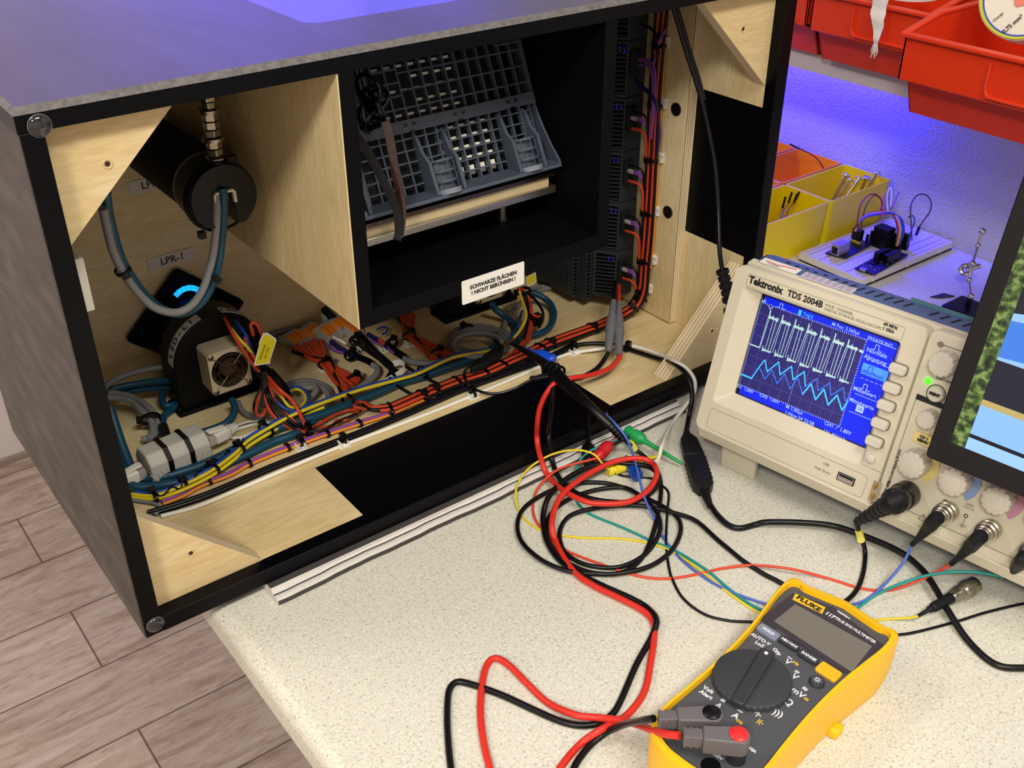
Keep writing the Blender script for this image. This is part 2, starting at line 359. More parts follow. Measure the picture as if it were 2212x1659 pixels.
# top with a rounded window and a worn chamfer along its front
HX0,HY0,HX1,HY1=.2085,.0715,.46,.26
tp=MB()
rr=.012
def rrect(x0,y0,x1,y1,r,k=5):
    o=[]
    for cx,cy,a0 in((x1-r,y1-r,0),(x0+r,y1-r,90),(x0+r,y0+r,180),(x1-r,y0+r,270)):
        o+= [(cx+r*math.cos(R_(a0+90*i/k)),cy+r*math.sin(R_(a0+90*i/k))) for i in range(k+1)]
    return o
inner=rrect(HX0,HY0,HX1,HY1,rr); n=len(inner); C0=.0045
outer=[]
cx,cy=(HX0+HX1)/2,(HY0+HY1)/2
ox0,oy0,ox1,oy1=C0*.6,C0,W-.001,D-.001
for (x,y) in inner:
    # project onto outer rectangle: corners go to corners
    u=0 if x<HX0+rr else 1 if x>HX1-rr else (x-HX0-rr)/(HX1-HX0-2*rr); v=0 if y<HY0+rr else 1 if y>HY1-rr else (y-HY0-rr)/(HY1-HY0-2*rr)
    outer.append((ox0+(ox1-ox0)*u,oy0+(oy1-oy0)*v))
vs=[(x,y,H) for x,y in inner]+[(x,y,H) for x,y in outer]+[(x,y,H-T) for x,y in inner]+[(x,y,H-T) for x,y in outer]
fs=[];ms=[]
for i in range(n):
    j=(i+1)%n
    fs+=[(i,j,n+j,n+i)];ms.append(0); fs.append((2*n+i,3*n+i,3*n+j,2*n+j));ms.append(1); fs.append((i,2*n+i,2*n+j,j));ms.append(1)
k0=len(tp.v); tp.v+=[Vector(p) for p in vs]; tp.f+=fs; tp.m+=ms
# rim: outer faces and chamfers
e=C0; f=C0*.6
rim=[[(0,0,H-T),(0,0,H-e*.75),(f,e,H),(f,e,H-T)],[(W,0,H-T),(W,0,H-e*.75),(ox1,e,H),(ox1,e,H-T)],[(W,D,H-T),(W,D,H-.001),(ox1,oy1,H),(ox1,oy1,H-T)],[(0,D,H-T),(0,D,H-f),(f,oy1,H),(f,oy1,H-T)]]
for a,b,front in((0,1,True),(1,2,False),(2,3,False),(3,0,False)):
    A,B=rim[a],rim[b]
    tp.add([A[0],B[0],B[1],A[1]],[(0,1,2,3)],1); tp.add([A[1],B[1],B[2],A[2]],[(0,1,2,3)],2); tp.add([A[0],B[0],B[3],A[3]],[(0,1,2,3)],1)
tpo=tp.build('top_panel',[M_TOP,M_BLK,M_WORN],box)
MB().box((HX0+.0006,HY0+.0006,H-.006),(HX1-.0006,HY1-.0006,H-.0035)).build('window_pane',mat('glossy_acrylic_painted_blue_light',(84,84,236),.18,coat=.4),box)['label']='glossy acrylic pane let into the top'  # blue light caught by the pane is put into its base colour
# gussets
def gusset(corner,a,b,th=.012,y0=.012,hole=None,edge=0):
    """right triangle in an xz plane; corner + leg vectors"""
    cxx,cz=corner; pol=[(cxx,cz),(cxx+a,cz),(cxx,cz+b)]
    mb=MB(); n0=len(mb.f)
    mb.prism(pol,y0,y0+th,'y',0)
    # hypotenuse face shows the layers
    mb.m[1]=1
    hx,hz=hole
    mb.torus((hx,y0-.0002,hz),.0026,.0005,(0,1,0),18,6,0); mb.cyl((hx,y0-.0003,hz),(hx,y0+.001,hz),.0016,n=12,m=2)
    return mb.build('gusset',[M_PLYX,M_EDGEL,mat('hole_shadow_brown',(58,36,22),.8)],box,bevel=.0002)
gusset((T,T),.0835,.084,hole=(.0461,.0466))
gusset((T,H-T),.0785,-.0737,hole=(.0453,.3335))
gusset((XR,H-T),-.0905,-.084,hole=(.57,.3318))
gusset((XR,T),-.0915,.094,th=.0165,hole=(.5734,.0484))
# mounting board on the right side with two black plugs
MB().box((XS,.0915,.0152),(XR,BY-.001,H-T)).build('mounting_board',[M_PLYZ],box,bevel=.0003)
MB().box((XS+.0002,.0905,.0152),(XR-.0002,.0916,H-T)).build('board_edge',[M_EDGEX],box)['label']='striped plywood edge of the mounting board'
for z in (.2371,.134):
    mb=MB(); mb.lathe([(.0062,0),(.0062,.0012),(.0052,.0018),(.001,.0019)],(XS,.1053,z),(-1,0,0),28); mb.build('hole_plug',M_BPL,box)
# clear bumpers on the front corners
for x,z in ((.0116,.3655),(.0085,.0100)):
    mb=MB(); prof=[(.0062*math.cos(R_(a)),.0032*math.sin(R_(a))) for a in range(0,90,12)]+[(.0002,.0032)]; mb.lathe(prof,(x,-.0006,z),(0,-1,0),24); mb.torus((x,-.0009,z),.0061,.0003,(0,1,0),28,6,1); mb.build('clear_bumper',[mat('glossy_clear_on_black',(26,26,30),.06,coat=1),mat('clear_rim',(120,122,126),.15)],box)
# ---- inner compartment ----
MB().box((CX0+.0004,.0004,CZ),(CX0+.0115,BY,H-T-.0002)).build('compartment_left_wall',[M_BLKM],box,bevel=.0004)
MB().box((CX0-.0006,.0009,CZ+.0003),(CX0+.0004,BY,H-T-.0004)).build('compartment_plywood_face',[M_PLYZ],box)['label']='bare birch plywood face of the compartment'
MB().box((CX0+.0115,.0004,CZ),(CX1,BY,CZ+.0123)).build('compartment_floor',[M_BLKM],box,bevel=.0004)
MB().box((.4086,.0004,CZ+.0123),(CX1,BY,H-T-.0002)).build('compartment_right_wall',[M_BLKM],box,bevel=.0004)
MB().box((CX0+.0115,BY-.004,CZ+.0123),(.4086,BY,H-T-.0002)).build('compartment_back_wall',[M_BLKM],box)
# ---- stickers ----
def face_y(px,py,y,dirx,rot=0):
    c=ony(px,py,y); M=Matrix.Translation(c)@Matrix.Rotation(R_(rot),4,'Y')@Matrix.Rotation(R_(90),4,'X'); return M
def sticker(name,M,w,h,lines,size,m=M_PAPER,label=None,parent=box,bold=.0002,sx=1,align='CENTER',off=(0,0)):
    mb=MB(); mb.prism(rrect(-w/2,-h/2,w/2,h/2,min(w,h)*.06,2),0,.00025,'z',0,M)
    k=len(lines)
    for i,l in enumerate(lines):
        mb.text(l,size,M@Matrix.Translation((off[0],((k-1)/2-i)*size*1.12+off[1],.0003)),1,align,bold=bold,sx=sx)
    o=mb.build(name,[m,M_INK],parent)
    if label: o['label']=label
    return o
sticker('warning_sign',face_y(1066,611,-.0001,1),.0585,.0195,['SCHWARZE FLÄCHEN','! NICHT BERÜHREN !'],.0044,label='white sign reading SCHWARZE FLÄCHEN ! NICHT BERÜHREN !',bold=.00016)
MLB=mat('grey_label_tape',(216,210,206),.5)
sticker('name_label',face_y(370,560,BY-.0002+.008-.0085,1),.044,.0125,['LPR-1'],.0095,MLB,'grey label reading LPR-1',off=(.001,0),bold=.00012)
sticker('name_label',face_y(332,396,BY-.0007,1),.044,.0125,['LPR-2'],.0095,MLB,'grey label reading LPR-2',bold=.00012)
MB().box((T,.045,.232),(T+.0155,.054,.268)).build('switch_plate',mat('off_white_plastic',(222,216,204),.5),box,bevel=.0008)
# ---- folded towel under the box ----
mb=MB(); pts=[(.5165,-.0165),(.41,-.0150),(.30,-.0162),(.20,-.0158),(.093,-.0175)]
top=smooth([Vector((x,y,0)) for x,y in pts],.01)
secs=[]
for i,p in enumerate(top):
    wv=.0012*math.sin(i*.7)+.0006*math.sin(i*2.1)
    y=p.y+wv*.4
    secs.append([(p.x,y+.002,-.0098),(p.x,y,-.0075),(p.x,y+.0012,-.0052),(p.x,y+.004,-.0040),(p.x,y+.0060,-.0038),(p.x,y+.0075,-.0046),(p.x,y+.0086,-.0042),(p.x,y+.011,-.0022),(p.x,-.0064,-.0014),(p.x,-.0050,-.0009),(p.x,.01,-.0006),(p.x,.30,-.0006),(p.x,.30,-.0098)])
mb.rings(secs,0)
n=13
for j in range(len(secs)-1):
    for i in (0,1,5,9): mb.m[j*n+i]=1
mb.build('folded_towel',[mat('white_towel',(232,226,222),.95,bump=1,bscale=1500),mat('dark_towel_stripe',(70,66,64),.95,bump=1,bscale=1500)],label='folded white towel with dark grey stripes lying under the front edge of the box',cat='towel',smooth=60)
# ================= gear in the dark compartment =================
def bars(mb,M,us,vs,r=.0006,m=0,d=.002):
    pass
hous=thing('vented_housing','dark grey plastic vented housing with grid openings, tilted in the black compartment','housing',(.30,.08,.24))
ang=math.atan2(.023,.045)   # leans back
HB=Vector((0,.0555,.2385)) # bottom front line
ax=Vector((1,0,0)); up=Vector((0,.40,.917)).normalized(); nn=ax.cross(up) # toward viewer (-y)
def HM(x,v,d=0): # x world, v up the panel, d outwards
    return Vector((x,0,0))+HB*1+up*v+nn*d
X0,X1=.2018,.4035
def hb(mb,x0,x1,v0,v1,d0=-.0012,d1=.0002,m=0):
    c=[HM(x,v,d) for d in(d0,d1) for x,v in((x0,v0),(x1,v0),(x1,v1),(x0,v1))]
    mb.add(c,[(3,2,1,0),(4,5,6,7),(0,1,5,4),(1,2,6,5),(2,3,7,6),(3,0,4,7)],m)
vlip,vband0,vband1,vtop=.006,.052,.061,.128
mb=MB()
x=X0+.022
xs=[]
while x<X1-.001: xs.append(x); x+=.0105
for i,x in enumerate(xs): hb(mb,x-.0007,x+.0007,vband1,vtop,-.004,.0003)
v=vband1+.0085
while v<vtop: hb(mb,X0+.085,X1,v-.0006,v+.0006,-.003,.0004); v+=.0127
v=vband1+.0085
while v<vtop: hb(mb,X0+.022,X0+.085,v-.0006,v+.0006,-.003,.0004); v+=.0095
for x in (.2305,.2495,.2600): hb(mb,x-.0012,x+.0012,vband1,vtop,-.004,-.001)
hb(mb,X1-.001,X1+.0006,vband1,vtop,-.012,.001)
hb(mb,X1-.026,X1,.102,vtop,-.002,.0014,1); hb(mb,X1-.0275,X1-.026,.1,vtop,-.001,.002); hb(mb,X1-.0275,X1,.1,.1015,-.001,.002)
hb(mb,X0+.012,X0+.022,vband1,.105,-.003,.001,1)
mb.build('upper_grille',[M_GPL,mat('slate_plastic',(40,46,58),.45)],hous)
mb=MB(); 
xs2=[]; x=X0+.006
while x<X1-.001: xs2.append(x); x+=.0100
for x in xs2: hb(mb,x-.0007,x+.0007,vlip,vband0,-.004,.0003)
v=vlip+.0075
while v<vband0-.003: hb(mb,X0+.003,X1-.006,v-.0006,v+.0006,-.003,.0005); v+=.0085
hb(mb,.236,.2385,vlip,vband0,-.003,0); mb.build('lower_grille',[M_GPL],hous)
mb=MB(); hb(mb,X0+.006,X1,vband0,vband1,-.001,.0022)
for x in(.2085,.243,.2505,.282,.2895,.3265,.334,.3765,.384): hb(mb,x-.0017,x+.0017,vband0+.0035,vband0+.0068,.0021,.0028,0); hb(mb,x-.0012,x+.0012,vband0+.0042,vband0+.0061,.0026,.0030,1)
for x in(.247,.286,.330,.380): hb(mb,x-.002,x+.002,vband0-.0003,vband0+.0009,.0021,.003,1)
mb.build('cross_band',[mat('band_grey_plastic',(78,82,98),.45),M_BPL],hous)
# flared side wing and lip
mb=MB(); wing=[(vband0+.004,.001),(vband0-.008,.0025),(.03,.006),(.016,.011),(.004,.0165),(0,.0165),(0,-.004),(vband0+.004,-.004)]
A=[HM(X1-.0015,v,d) for v,d in wing];B=[HM(X1,v,d) for v,d in wing];k=len(wing)
mb.add(A+B,[(i,(i+1)%k,k+(i+1)%k,k+i) for i in range(k)]+[tuple(range(k))[::-1],tuple(range(k,2*k))]); mb.build('side_wing',[M_GPL],hous,bevel=.0003)
mb=MB(); pr=[(.0075,-.001),(.004,.009),(.0012,.0165),(-.0015,.0165),(-.0015,-.006),(.004,-.006)]
A=[HM(X0,v,d) for v,d in pr];B=[HM(X1,v,d) for v,d in pr];k=len(pr)
mb.add(A+B,[(i,(i+1)%k,k+(i+1)%k,k+i) for i in range(k)]+[tuple(range(k))[::-1],tuple(range(k,2*k))]); mb.build('bottom_lip',[M_GPL],hous,bevel=.0004)
# clip feet: raised cheeks with a cup at the bottom
for cx in (.2165,.2995,.3775):
    mb=MB()
    for s in(-1,1):
        x0=cx+s*.0108
        pl=[(vband0-.002,.001),(vband0-.006,.0042),(.034,.0075),(.027,.0135),(.002,.0150),(.002,-.001),(vband0-.002,-.001)]
        A=[HM(x0,v,d) for v,d in pl];B=[HM(x0+s*.0028,v,d) for v,d in pl];k=len(pl)
        mb.add(A+B,[(i,(i+1)%k,k+(i+1)%k,k+i) for i in range(k)]+[tuple(range(k))[::-1],tuple(range(k,2*k))])
    def arc(v,R,d0,th=.0012,m=0):
        rs=[]
        for i in range(11):
            a=math.pi*i/10; rs.append([HM(cx-math.cos(a)*(.0122-o),v+q,d0+math.sin(a)*(R-o)) for o,q in((0,-th),(0,th),(.0012,th),(.0012,-th))])
        mb.rings(rs,m)
    arc(.0265,.0165,.002,.0009); arc(.0185,.0165,.002,.0008); arc(.011,.0165,.002,.0008); arc(.003,.0175,.003,.0020,1)
    arc(.0135,.0125,.000,.0120)
    for i in (1,3,5,7,9):
        a=math.pi*i/10; p=[HM(cx-math.cos(a)*.0118,v,.002+math.sin(a)*.0158) for v in(.002,.0265)]; mb.tube(p,.0005,4)
    mb.build('clip_foot',[M_GPL,mat('pale_grey_plastic',(120,126,136),.35)],hous,bevel=.0002)
# boards behind the grille with pale parts catching the light
mb=MB(); hb(mb,X0+.01,X1-.004,.004,vtop,-.030,-.028,0)
for i,x in enumerate(xs[2:11]):
    for j in range(7):
        if (i<2): 
            v=.064+j*.0085; hb(mb,x+.0030,x+.0078,v+.001,v+.0068,-.008,-.0048,1 if 0<j<6 else 2)
        elif (j%2==0 or i>4): v=.062+j*.0088; hb(mb,x+.0014,x+.0088,v+.0024,v+.0042,-.008,-.0048,1)
for i,x in enumerate(xs2[10:15]):
    for j in range(5): 
        v=.012+j*.0082
        if j==0: hb(mb,x+.0018,x+.0082,v-.0015,v+.0055,-.008,-.0048,1)
        else: hb(mb,x+.0015,x+.0085,v+.003,v+.0048,-.008,-.0048,1)
for i,x in enumerate(xs2[1:9]):
    for j in range(5):
        if (i*7+j*3)%5==0: v=.012+j*.0082; hb(mb,x+.001,x+.0036,v,v+.002,-.010,-.007,2)
hb(mb,.330,.3325,.1010,.1022,-.0055,-.0045,3)
mb.build('circuit_stack',[mat('dark_board',(18,20,26),.5),mat('pale_ceramic',(232,230,214),.35),mat('dull_ceramic',(130,128,116),.4),mat('blue_led',(50,60,255),.4,emit=3)],hous)
# rail under it on a post
rail=thing('mounting_rail','pale striped aluminium and wood rail under the grey vented housing','rail',(.30,.066,.222))
mb=MB(); mb.box((.2018,.048,.2335),(.4025,.080,.2370)).build('upper_strip',[mat('dark_bronze_metal',(96,84,80),.25,.9)],rail,bevel=.0004)
MB().box((.2018,.0505,.2255),(.3985,.080,.2335)).build('wood_strip',[wood('pale_striped_wood',(1,30,60),((206,192,158),(226,216,186),(176,158,126)))],rail)
mb=MB(); mb.box((.2018,.047,.2195),(.4035,.080,.2255)); mb.build('lower_strip',[M_ALU],rail,bevel=.0005)
MB().lathe([(.0048,0),(.0048,.0015),(.0036,.002),(.0036,.0245)],(.3686,.0734,CZ+.0123),(0,0,1),24).build('post',[M_ALU],rail)
# black strap slung in a V
def ribbon(name,label,pts,wd,th,m,cat,wdir=None,group=None):
    pts=smooth(pts); mb=MB(); rs=[]
    for i,p in enumerate(pts):
        d=(pts[min(i+1,len(pts)-1)]-pts[max(i-1,0)]).normalized(); wv=Vector(wdir); wv=(wv-d*wv.dot(d)).normalized(); t=d.cross(wv)
        rs.append([p+wv*a*wd/2+t*b*th/2 for a,b in((-1,-1),(1,-1),(1,1),(-1,1))])
    return mb.rings(rs).build(name,m,label=label,cat=cat,group=group,bevel=.0002,smooth=50)
vw=RT*.95
ribbon('webbing_strap','black webbing strap hanging slack across the left of the grey vented housing',[ony(766,285,.018),ony(795,330,.02),ony(830,395,.022),ony(856,450,.025),ony(862,500,.028),ony(858,518,.03)],.0062,.0012,mat('black_webbing',(26,25,30),.6,bump=.5,bscale=2000),'strap',vw)
ribbon('braided_band','glossy dark brown braided band beside the webbing strap in the compartment',[ony(832,262,.040),ony(843,305,.036),ony(852,360,.033),ony(864,420,.03),ony(868,470,.028),ony(862,512,.0285)],.0062,.0010,mat('dark_brown_braid',(52,30,26),.2,var=.6,bscale=500,coat=1),'band',vw)
mb=MB()
for i in range(7):
    a=random.random()*6; c=ony(806+random.uniform(-16,16),190+i*12,.05); mb.torus(c,.007+.004*random.random(),.0016,(random.uniform(-1,1),random.uniform(-1,.2),random.uniform(-.6,.6)),20,6)
mb.build('coiled_lead',mat('glossy_black_cable',(16,16,19),.18),label='glossy black cable bunched up in the top left corner of the compartment',cat='cable')
# ================= camera barrel with bolt stack =================
brl=thing('camera_barrel','black cylindrical camera barrel with toothed ring running to the back panel','camera',(.157,.2,.22))
cxb,czb=.1615,.2430
mb=MB(); mb.cyl((cxb,.178,czb),(cxb,BY-.001,czb),.0250,n=40).build('tube',[M_BLKM],brl)
mb=MB(); mb.lathe([(.0248,0),(.0262,.001),(.0262,.007),(.0240,.0075),(.0232,.0005)],(cxb,.171,czb),(0,1,0),40).build('rim',[mat('gloss_black_ring',(18,20,30),.15,coat=1)],brl)
mb=MB()
for i in range(24):
    a=2*math.pi*i/24; c=Vector((cxb+math.cos(a)*.0205,.1735,czb+math.sin(a)*.0205)); M=Matrix.Translation(c)@Matrix.Rotation(-a,4,'Y'); mb.cbox((0,0,0),(.006,.003,.0026),0,M)
mb.build('toothed_ring',[mat('pale_teeth',(206,204,196),.5)],brl)
clamp=thing('cable_clamp','black round cable clamp with a pale U shaped liner hanging from the bolt stack','clamp',(.155,.13,.252))
cx2,cz2=.1510,.2535
n=40; pol=[(cx2+.0255*math.cos(R_(a)),cz2+.0255*math.sin(R_(a))) for a in range(-58,239,9)]
pol+= [(cx2-.0075,cz2-.0215),(cx2-.0075,cz2+.004),(cx2+.0075,cz2+.004),(cx2+.0075,cz2-.0215)]
MB().prism(pol,.117,.148,'y').build('disc',[M_BPL],clamp,bevel=.0010)
mb=MB(); o=[(-.0085,-.009),(-.0085,.004),(-.0065,.0065),(.0065,.0065),(.0085,.004),(.0085,-.004),(.0065,-.004),(.0065,.0035),(.0055,.0045),(-.0055,.0045),(-.0065,.0035),(-.0065,-.009)]
mb.prism([(cx2+a,cz2+b) for a,b in o],.1145,.1185,'y').build('liner',[mat('pale_putty_liner',(214,208,180),.6)],clamp,bevel=.0004)
mb=MB(); mb.cyl((cx2-.0015,.1165,cz2+.003),(cx2-.0015,.1165,cz2-.004),.0034,n=18).build('brass_ferrule',[M_BRASS],clamp)
mb=MB()
mb.torus((cx2,.126,cz2-.0012),.0262,.0013,(0,1,.06),40,6); mb.cbox((cx2-.02,.120,cz2-.024),(.005,.005,.005)); mb.cbox((cx2+.012,.124,cz2+.025),(.008,.006,.005)); mb.build('tie_strap',[M_TIE],clamp)
bolt=thing('bolt_stack','steel threaded rod with stacked nuts and washers hanging from the roof of the box','bolt',(.1545,.13,.279))
mb=MB(); rs=[]
for i in range(200):
    z=.279+i*(H-T-.279)/200; 
mb.lathe([(.0026+(.0003 if i%2 else 0),i*.00075) for i in range(111)],(.1545,.13,.2793),(0,0,1),14).build('threaded_rod',[M_NICK],bolt)
z=.2795
seqs=[('w',.0012,.0078),('n',.0058,.0058),('n',.0052,.0058),('w',.0011,.0078),('w',.0011,.0082),('n',.0056,.0060),('n',.0056,.0060),('n',.0054,.0060),('w',.0011,.0075),('w',.0011,.0078),('n',.0050,.0054),('n',.0060,.0064)]
random.seed(3)
for k,h,r in seqs:
    if k=='n':
        a0=random.random(); pol=[(.1545+r*math.cos(a0+i*math.pi/3),.13+r*math.sin(a0+i*math.pi/3)) for i in range(6)]
        MB().prism(pol,z+.0002,z+h-.0002,'z').build('nut',[M_NICK],bolt,bevel=.0004)
    else: MB().lathe([(.003,0),(r,0),(r,h),(.003,h)],(.1545,.13,z),(0,0,1),28,caps=False).build('washer',[M_NICK],bolt)
    z+=h+.0003
# ================= lamp units =================
def lamp_unit(dx,label):
    L=thing('lamp_unit',label,'lamp',(.17+dx,.27,T))
    cx,cz=.1705+dx,.0585
    h=.0585; pol=[(cx+math.sin(R_(a))*h-0*.0,.067+math.cos(R_(a))*h) for a in ()]
    C=(.1705+dx,.0665)
    sq=[]; CR=[(.1697+dx,.1205),(.2300+dx,.0670),(.1705+dx,T+.001),(.1108+dx,.0635)]
    for i in range(4):
        c=Vector(CR[i]); a_=(Vector(CR[i-1])-c).normalized()*.007; b_=(Vector(CR[(i+1)%4])-c).normalized()*.007
        sq+= [tuple(c+a_),tuple(c+a_*.35+b_*.08),tuple(c+b_*.35+a_*.08),tuple(c+b_)]
    MB().prism(sq,.3065,.3115,'y').build('back_plate',[M_BLKM],L,bevel=.001)
    mb=MB()
    mb.lathe([(.012,0),(.017,0),(.017,.004),(.012,.004)],(C[0]+.002,.3065,C[1]+.020),(0,-1,0),24,0,False)
    mb.build('sensor_ring',[M_BPL],L)
    mb=MB()
    for a in range(35,140,18):
        c=Vector((C[0]+.002+.0145*math.cos(R_(a)),.3015,C[1]+.020+.0145*math.sin(R_(a)))); mb.cbox((0,0,0),(.0050,.0012,.0064),0,Matrix.Translation(c)@Matrix.Rotation(-R_(a),4,'Y'))
    o=mb.build('blue_glow',[mat('sky_blue_glow',(20,140,255),.3,emit=2.2)],L); o['label']='glowing blue light segments'
    R=.0425; base=T+.001
    arch=[(cx+R,base),(cx+R,cz)]+[(cx+R*math.cos(R_(a)),cz+R*math.sin(R_(a))) for a in range(10,180,10)]+[(cx-R,cz),(cx-R,base)]
    MB().prism(arch,.237,.270,'y').build('housing',[mat('satin_black_shell',(9,9,11),.45,spec=.25)],L,bevel=.0012)
    MB().cyl((cx,.270,cz),(cx,.3065,cz),.034,n=36).build('neck',[M_BLKM],L)
    MB().box((cx-.0475,.231,base-.0008),(cx+.0475,.262,base+.0035)).build('base_foot',[M_BLKM],L,bevel=.002)
    for s in(-1,1): MB().lathe([(.003,0),(.003,.001),(.0018,.0022),(.0004,.0024)],(cx+s*.044,.24,base+.0035),(0,0,1),14).build('foot_screw',[M_BPL],L)
    if dx==0:
        # curved name tape on the shoulder
        mb=MB(); rs=[]; R2=R+.0004
        for a in range(104,178,6): rs.append([(cx+R2*math.cos(R_(a)),y,cz+R2*math.sin(R_(a))) for y in(.2375,.2495)])
        for i in range(len(rs)-1): mb.add([rs[i][0],rs[i][1],rs[i+1][1],rs[i+1][0]],[(0,1,2,3)],0)
        for i,ch in enumerate('LED-L1'):
            a=R_(163-i*9.5); M=Matrix.Translation((cx+(R2+.0002)*math.cos(a),.2435,cz+(R2+.0002)*math.sin(a)))@Matrix.Rotation(-a+math.pi/2,4,'Y'); mb.text(ch,.0095,M,1,bold=.0002)
        o=mb.build('name_tape',[MLB,M_INK],L); o['label']='grey curved tape reading LED-L1'
        mb=MB(); rs=[[(cx+R2*math.cos(R_(a)),y,cz+R2*math.sin(R_(a))) for y in(.2375,.2495)] for a in range(48,79,6)]
        for i in range(len(rs)-1): mb.add([rs[i][0],rs[i][1],rs[i+1][1],rs[i+1][0]],[(0,1,2,3)],0)
        for i,ch in enumerate('LED'):
            a=R_(74-i*8); M=Matrix.Translation((cx+(R2+.0002)*math.cos(a),.2435,cz+(R2+.0002)*math.sin(a)))@Matrix.Rotation(-a+math.pi/2,4,'Y'); mb.text(ch,.0075,M,1,bold=.0001)
        mb.build('name_tape',[MLB,M_INK],L)
    # fan
    fx0,fx1,fz0,fz1,fy0,fy1=.1505+dx,.1885+dx,.0355,.0775,.2135,.2365
    fc=((fx0+fx1)/2,(fz0+fz1)/2)
    mb=MB(); N=56; sq=[];ci=[]
    for i in range(N):
        a=2*math.pi*(i+.5)/N; q=1/max(abs(math.cos(a)),abs(math.sin(a))); q=min(q,1.34); sq.append((fc[0]+(fx1-fx0)/2*q*math.cos(a),fc[1]+(fz1-fz0)/2*q*math.sin(a))); ci.append((fc[0]+.0172*math.cos(a),fc[1]+.0172*math.sin(a)))
    for y,s in((fy0,1),(fy1,-1)):
        mb.add([(x,y,z) for x,z in sq]+[(x,y,z) for x,z in ci],[(i,(i+1)%N,N+(i+1)%N,N+i) for i in range(N)],0)
    mb.add([(x,fy0,z) for x,z in sq]+[(x,fy1,z) for x,z in sq],[(i,(i+1)%N,N+(i+1)%N,N+i) for i in range(N)],0)
    mb.add([(x,fy0,z) for x,z in ci]+[(x,fy1,z) for x,z in ci],[(i,(i+1)%N,N+(i+1)%N,N+i) for i in range(N)],1)
    fan=mb.build('fan_frame',[M_BEIGE,mat('fan_throat_brown',(92,70,48),.6)],L)
    mb=MB(); mb.cyl((fc[0],fy0+.003,fc[1]),(fc[0],fy1,fc[1]),.0078,n=24)
    for i in range(7):
        a=2*math.pi*i/7; q=[(fc[0]+r*math.cos(a+b),y,fc[1]+r*math.sin(a+b)) for r,b,y in((.0078,0,fy0+.005),(.016,.1,fy0+.005),(.016,.7,fy1-.003),(.0078,.5,fy1-.003))]
        q+= [(p[0],p[1]+.0012,p[2]) for p in q]; mb.add(q,[(0,1,2,3),(7,6,5,4),(0,4,5,1),(1,5,6,2),(2,6,7,3),(3,7,4,0)],0)
    mb.build('fan_rotor',[mat('fan_rotor_brown',(74,52,36),.5)],fan)
    mb=MB()
    for r in(.0155,.011,.0065): mb.torus((fc[0],fy0-.001,fc[1]),r,.0004,(0,1,0),32,6)
    for s,t in((-1,1),(1,1),(-1,-1),(1,-1)): mb.tube([(fc[0]+s*.0165,fy0-.0012,fc[1]+t*.018),(fc[0]+s*.0035,fy0-.001,fc[1]+t*.005)],.0004,6)
    mb.build('finger_guard',[M_NICK],fan)
    for s,t in((-1,1),(1,1),(-1,-1),(1,-1)):
        mb=MB(); c=(fc[0]+s*.0158,fy0,fc[1]+t*.0178); mb.lathe([(.0026,0),(.0026,.001),(.0016,.0018),(.0003,.0019)],c,(0,-1,0),14); mb.cbox((c[0],fy0-.0019,c[2]),(.0030,.0003,.0006),1); mb.cbox((c[0],fy0-.0019,c[2]),(.0006,.0003,.0030),1)
        mb.build('fan_screw',[M_NICK,M_INK],fan)
    return L
lamp_unit(0,'black arched lamp unit marked LED-L1 with a beige fan, in the left bay')
lamp_unit(.289,'black arched lamp unit with a beige fan, half hidden under the middle compartment')
# ================= control modules on the mounting board =================
def module_prism(mb,poly,z0,z1,m=0): mb.prism(poly,z0,z1,'z',m)
MP=[(XS,.150),(.573,.150),(.561,.169),(.556,.176),(.556,.262),(XS,.262)]
mod=thing('control_module','charcoal control module with blue lights, lowest in the module column','control module',(.58,.2,.027))
def fill_module(root,z0):
    mb=MB(); mb.prism([(x,y) for x,y in MP],z0+.0004,z0+.0531,'z'); mb.build('body',[M_PLC],root,bevel=.0005)
    a=Vector((.573,.150,0));b=Vector((.561,.169,0)); d=(b-a); nrm=Vector((-d.y,d.x,0)).normalized()
    if nrm.x>0: nrm=-nrm
    mb=MB()
    mb.add([a+nrm*.0003+d*.04+Vector((0,0,z0+.003)),a+nrm*.0003+d*.96+Vector((0,0,z0+.003)),a+nrm*.0003+d*.96+Vector((0,0,z0+.050)),a+nrm*.0003+d*.04+Vector((0,0,z0+.050))],[(0,1,2,3)],1)
    for i in range(11):
        z=z0+.0045+i*.0042
        p=[a+nrm*o+d*t+Vector((0,0,zz)) for o in(.0002,.0012) for t,zz in((.06,z),(.94,z-.001),(.94,z+.0002),(.06,z+.0014))]
        mb.add(p,[(3,2,1,0),(4,5,6,7),(0,1,5,4),(1,2,6,5),(2,3,7,6),(3,0,4,7)],0)
    mb.build('vent_grille',[M_PLC,M_BLKM],root)
    mb=MB()
    for t,zz in((.15,.0475),(.35,.0475),(.15,.0445),(.35,.0445)): mb.sphere(a+nrm*.0006+d*t+Vector((0,0,z0+zz)),.00055,8)
    mb.build('status_lights',[mat('blue_status_light',(40,40,255),.3,emit=2)],root)['label']='small blue status lights'
    mb=MB(); mb.box((.5745,.1458,z0+.022),(.586,.1503,z0+.045)); mb.build('terminal_block',[mat('dark_terminal',(30,33,38),.5)],root,bevel=.0004)
fill_module(mod,.027)
NM=['lowest','second from the bottom','third from the bottom','third from the top','second from the top','topmost']
for k in range(1,6):
    M=Matrix.Translation((.58,.2,.027+k*.0535)); dup(mod,M,'charcoal control module with blue lights, %s in the module column'%NM[k])
psu=thing('power_module','stepped charcoal power module with blue lights and a white sticker under the compartment','power module',(.55,.22,.02))
for nm,(x0,x1,y0,y1) in dict(rear_block=(.5455,.5555,.186,.262),middle_block=(.5515,.5605,.1715,.1855)).items():
    MB().box((x0,y0,.0215),(x1,y1,.128)).build(nm,[M_PLC],psu,bevel=.0006)
mb=MB()
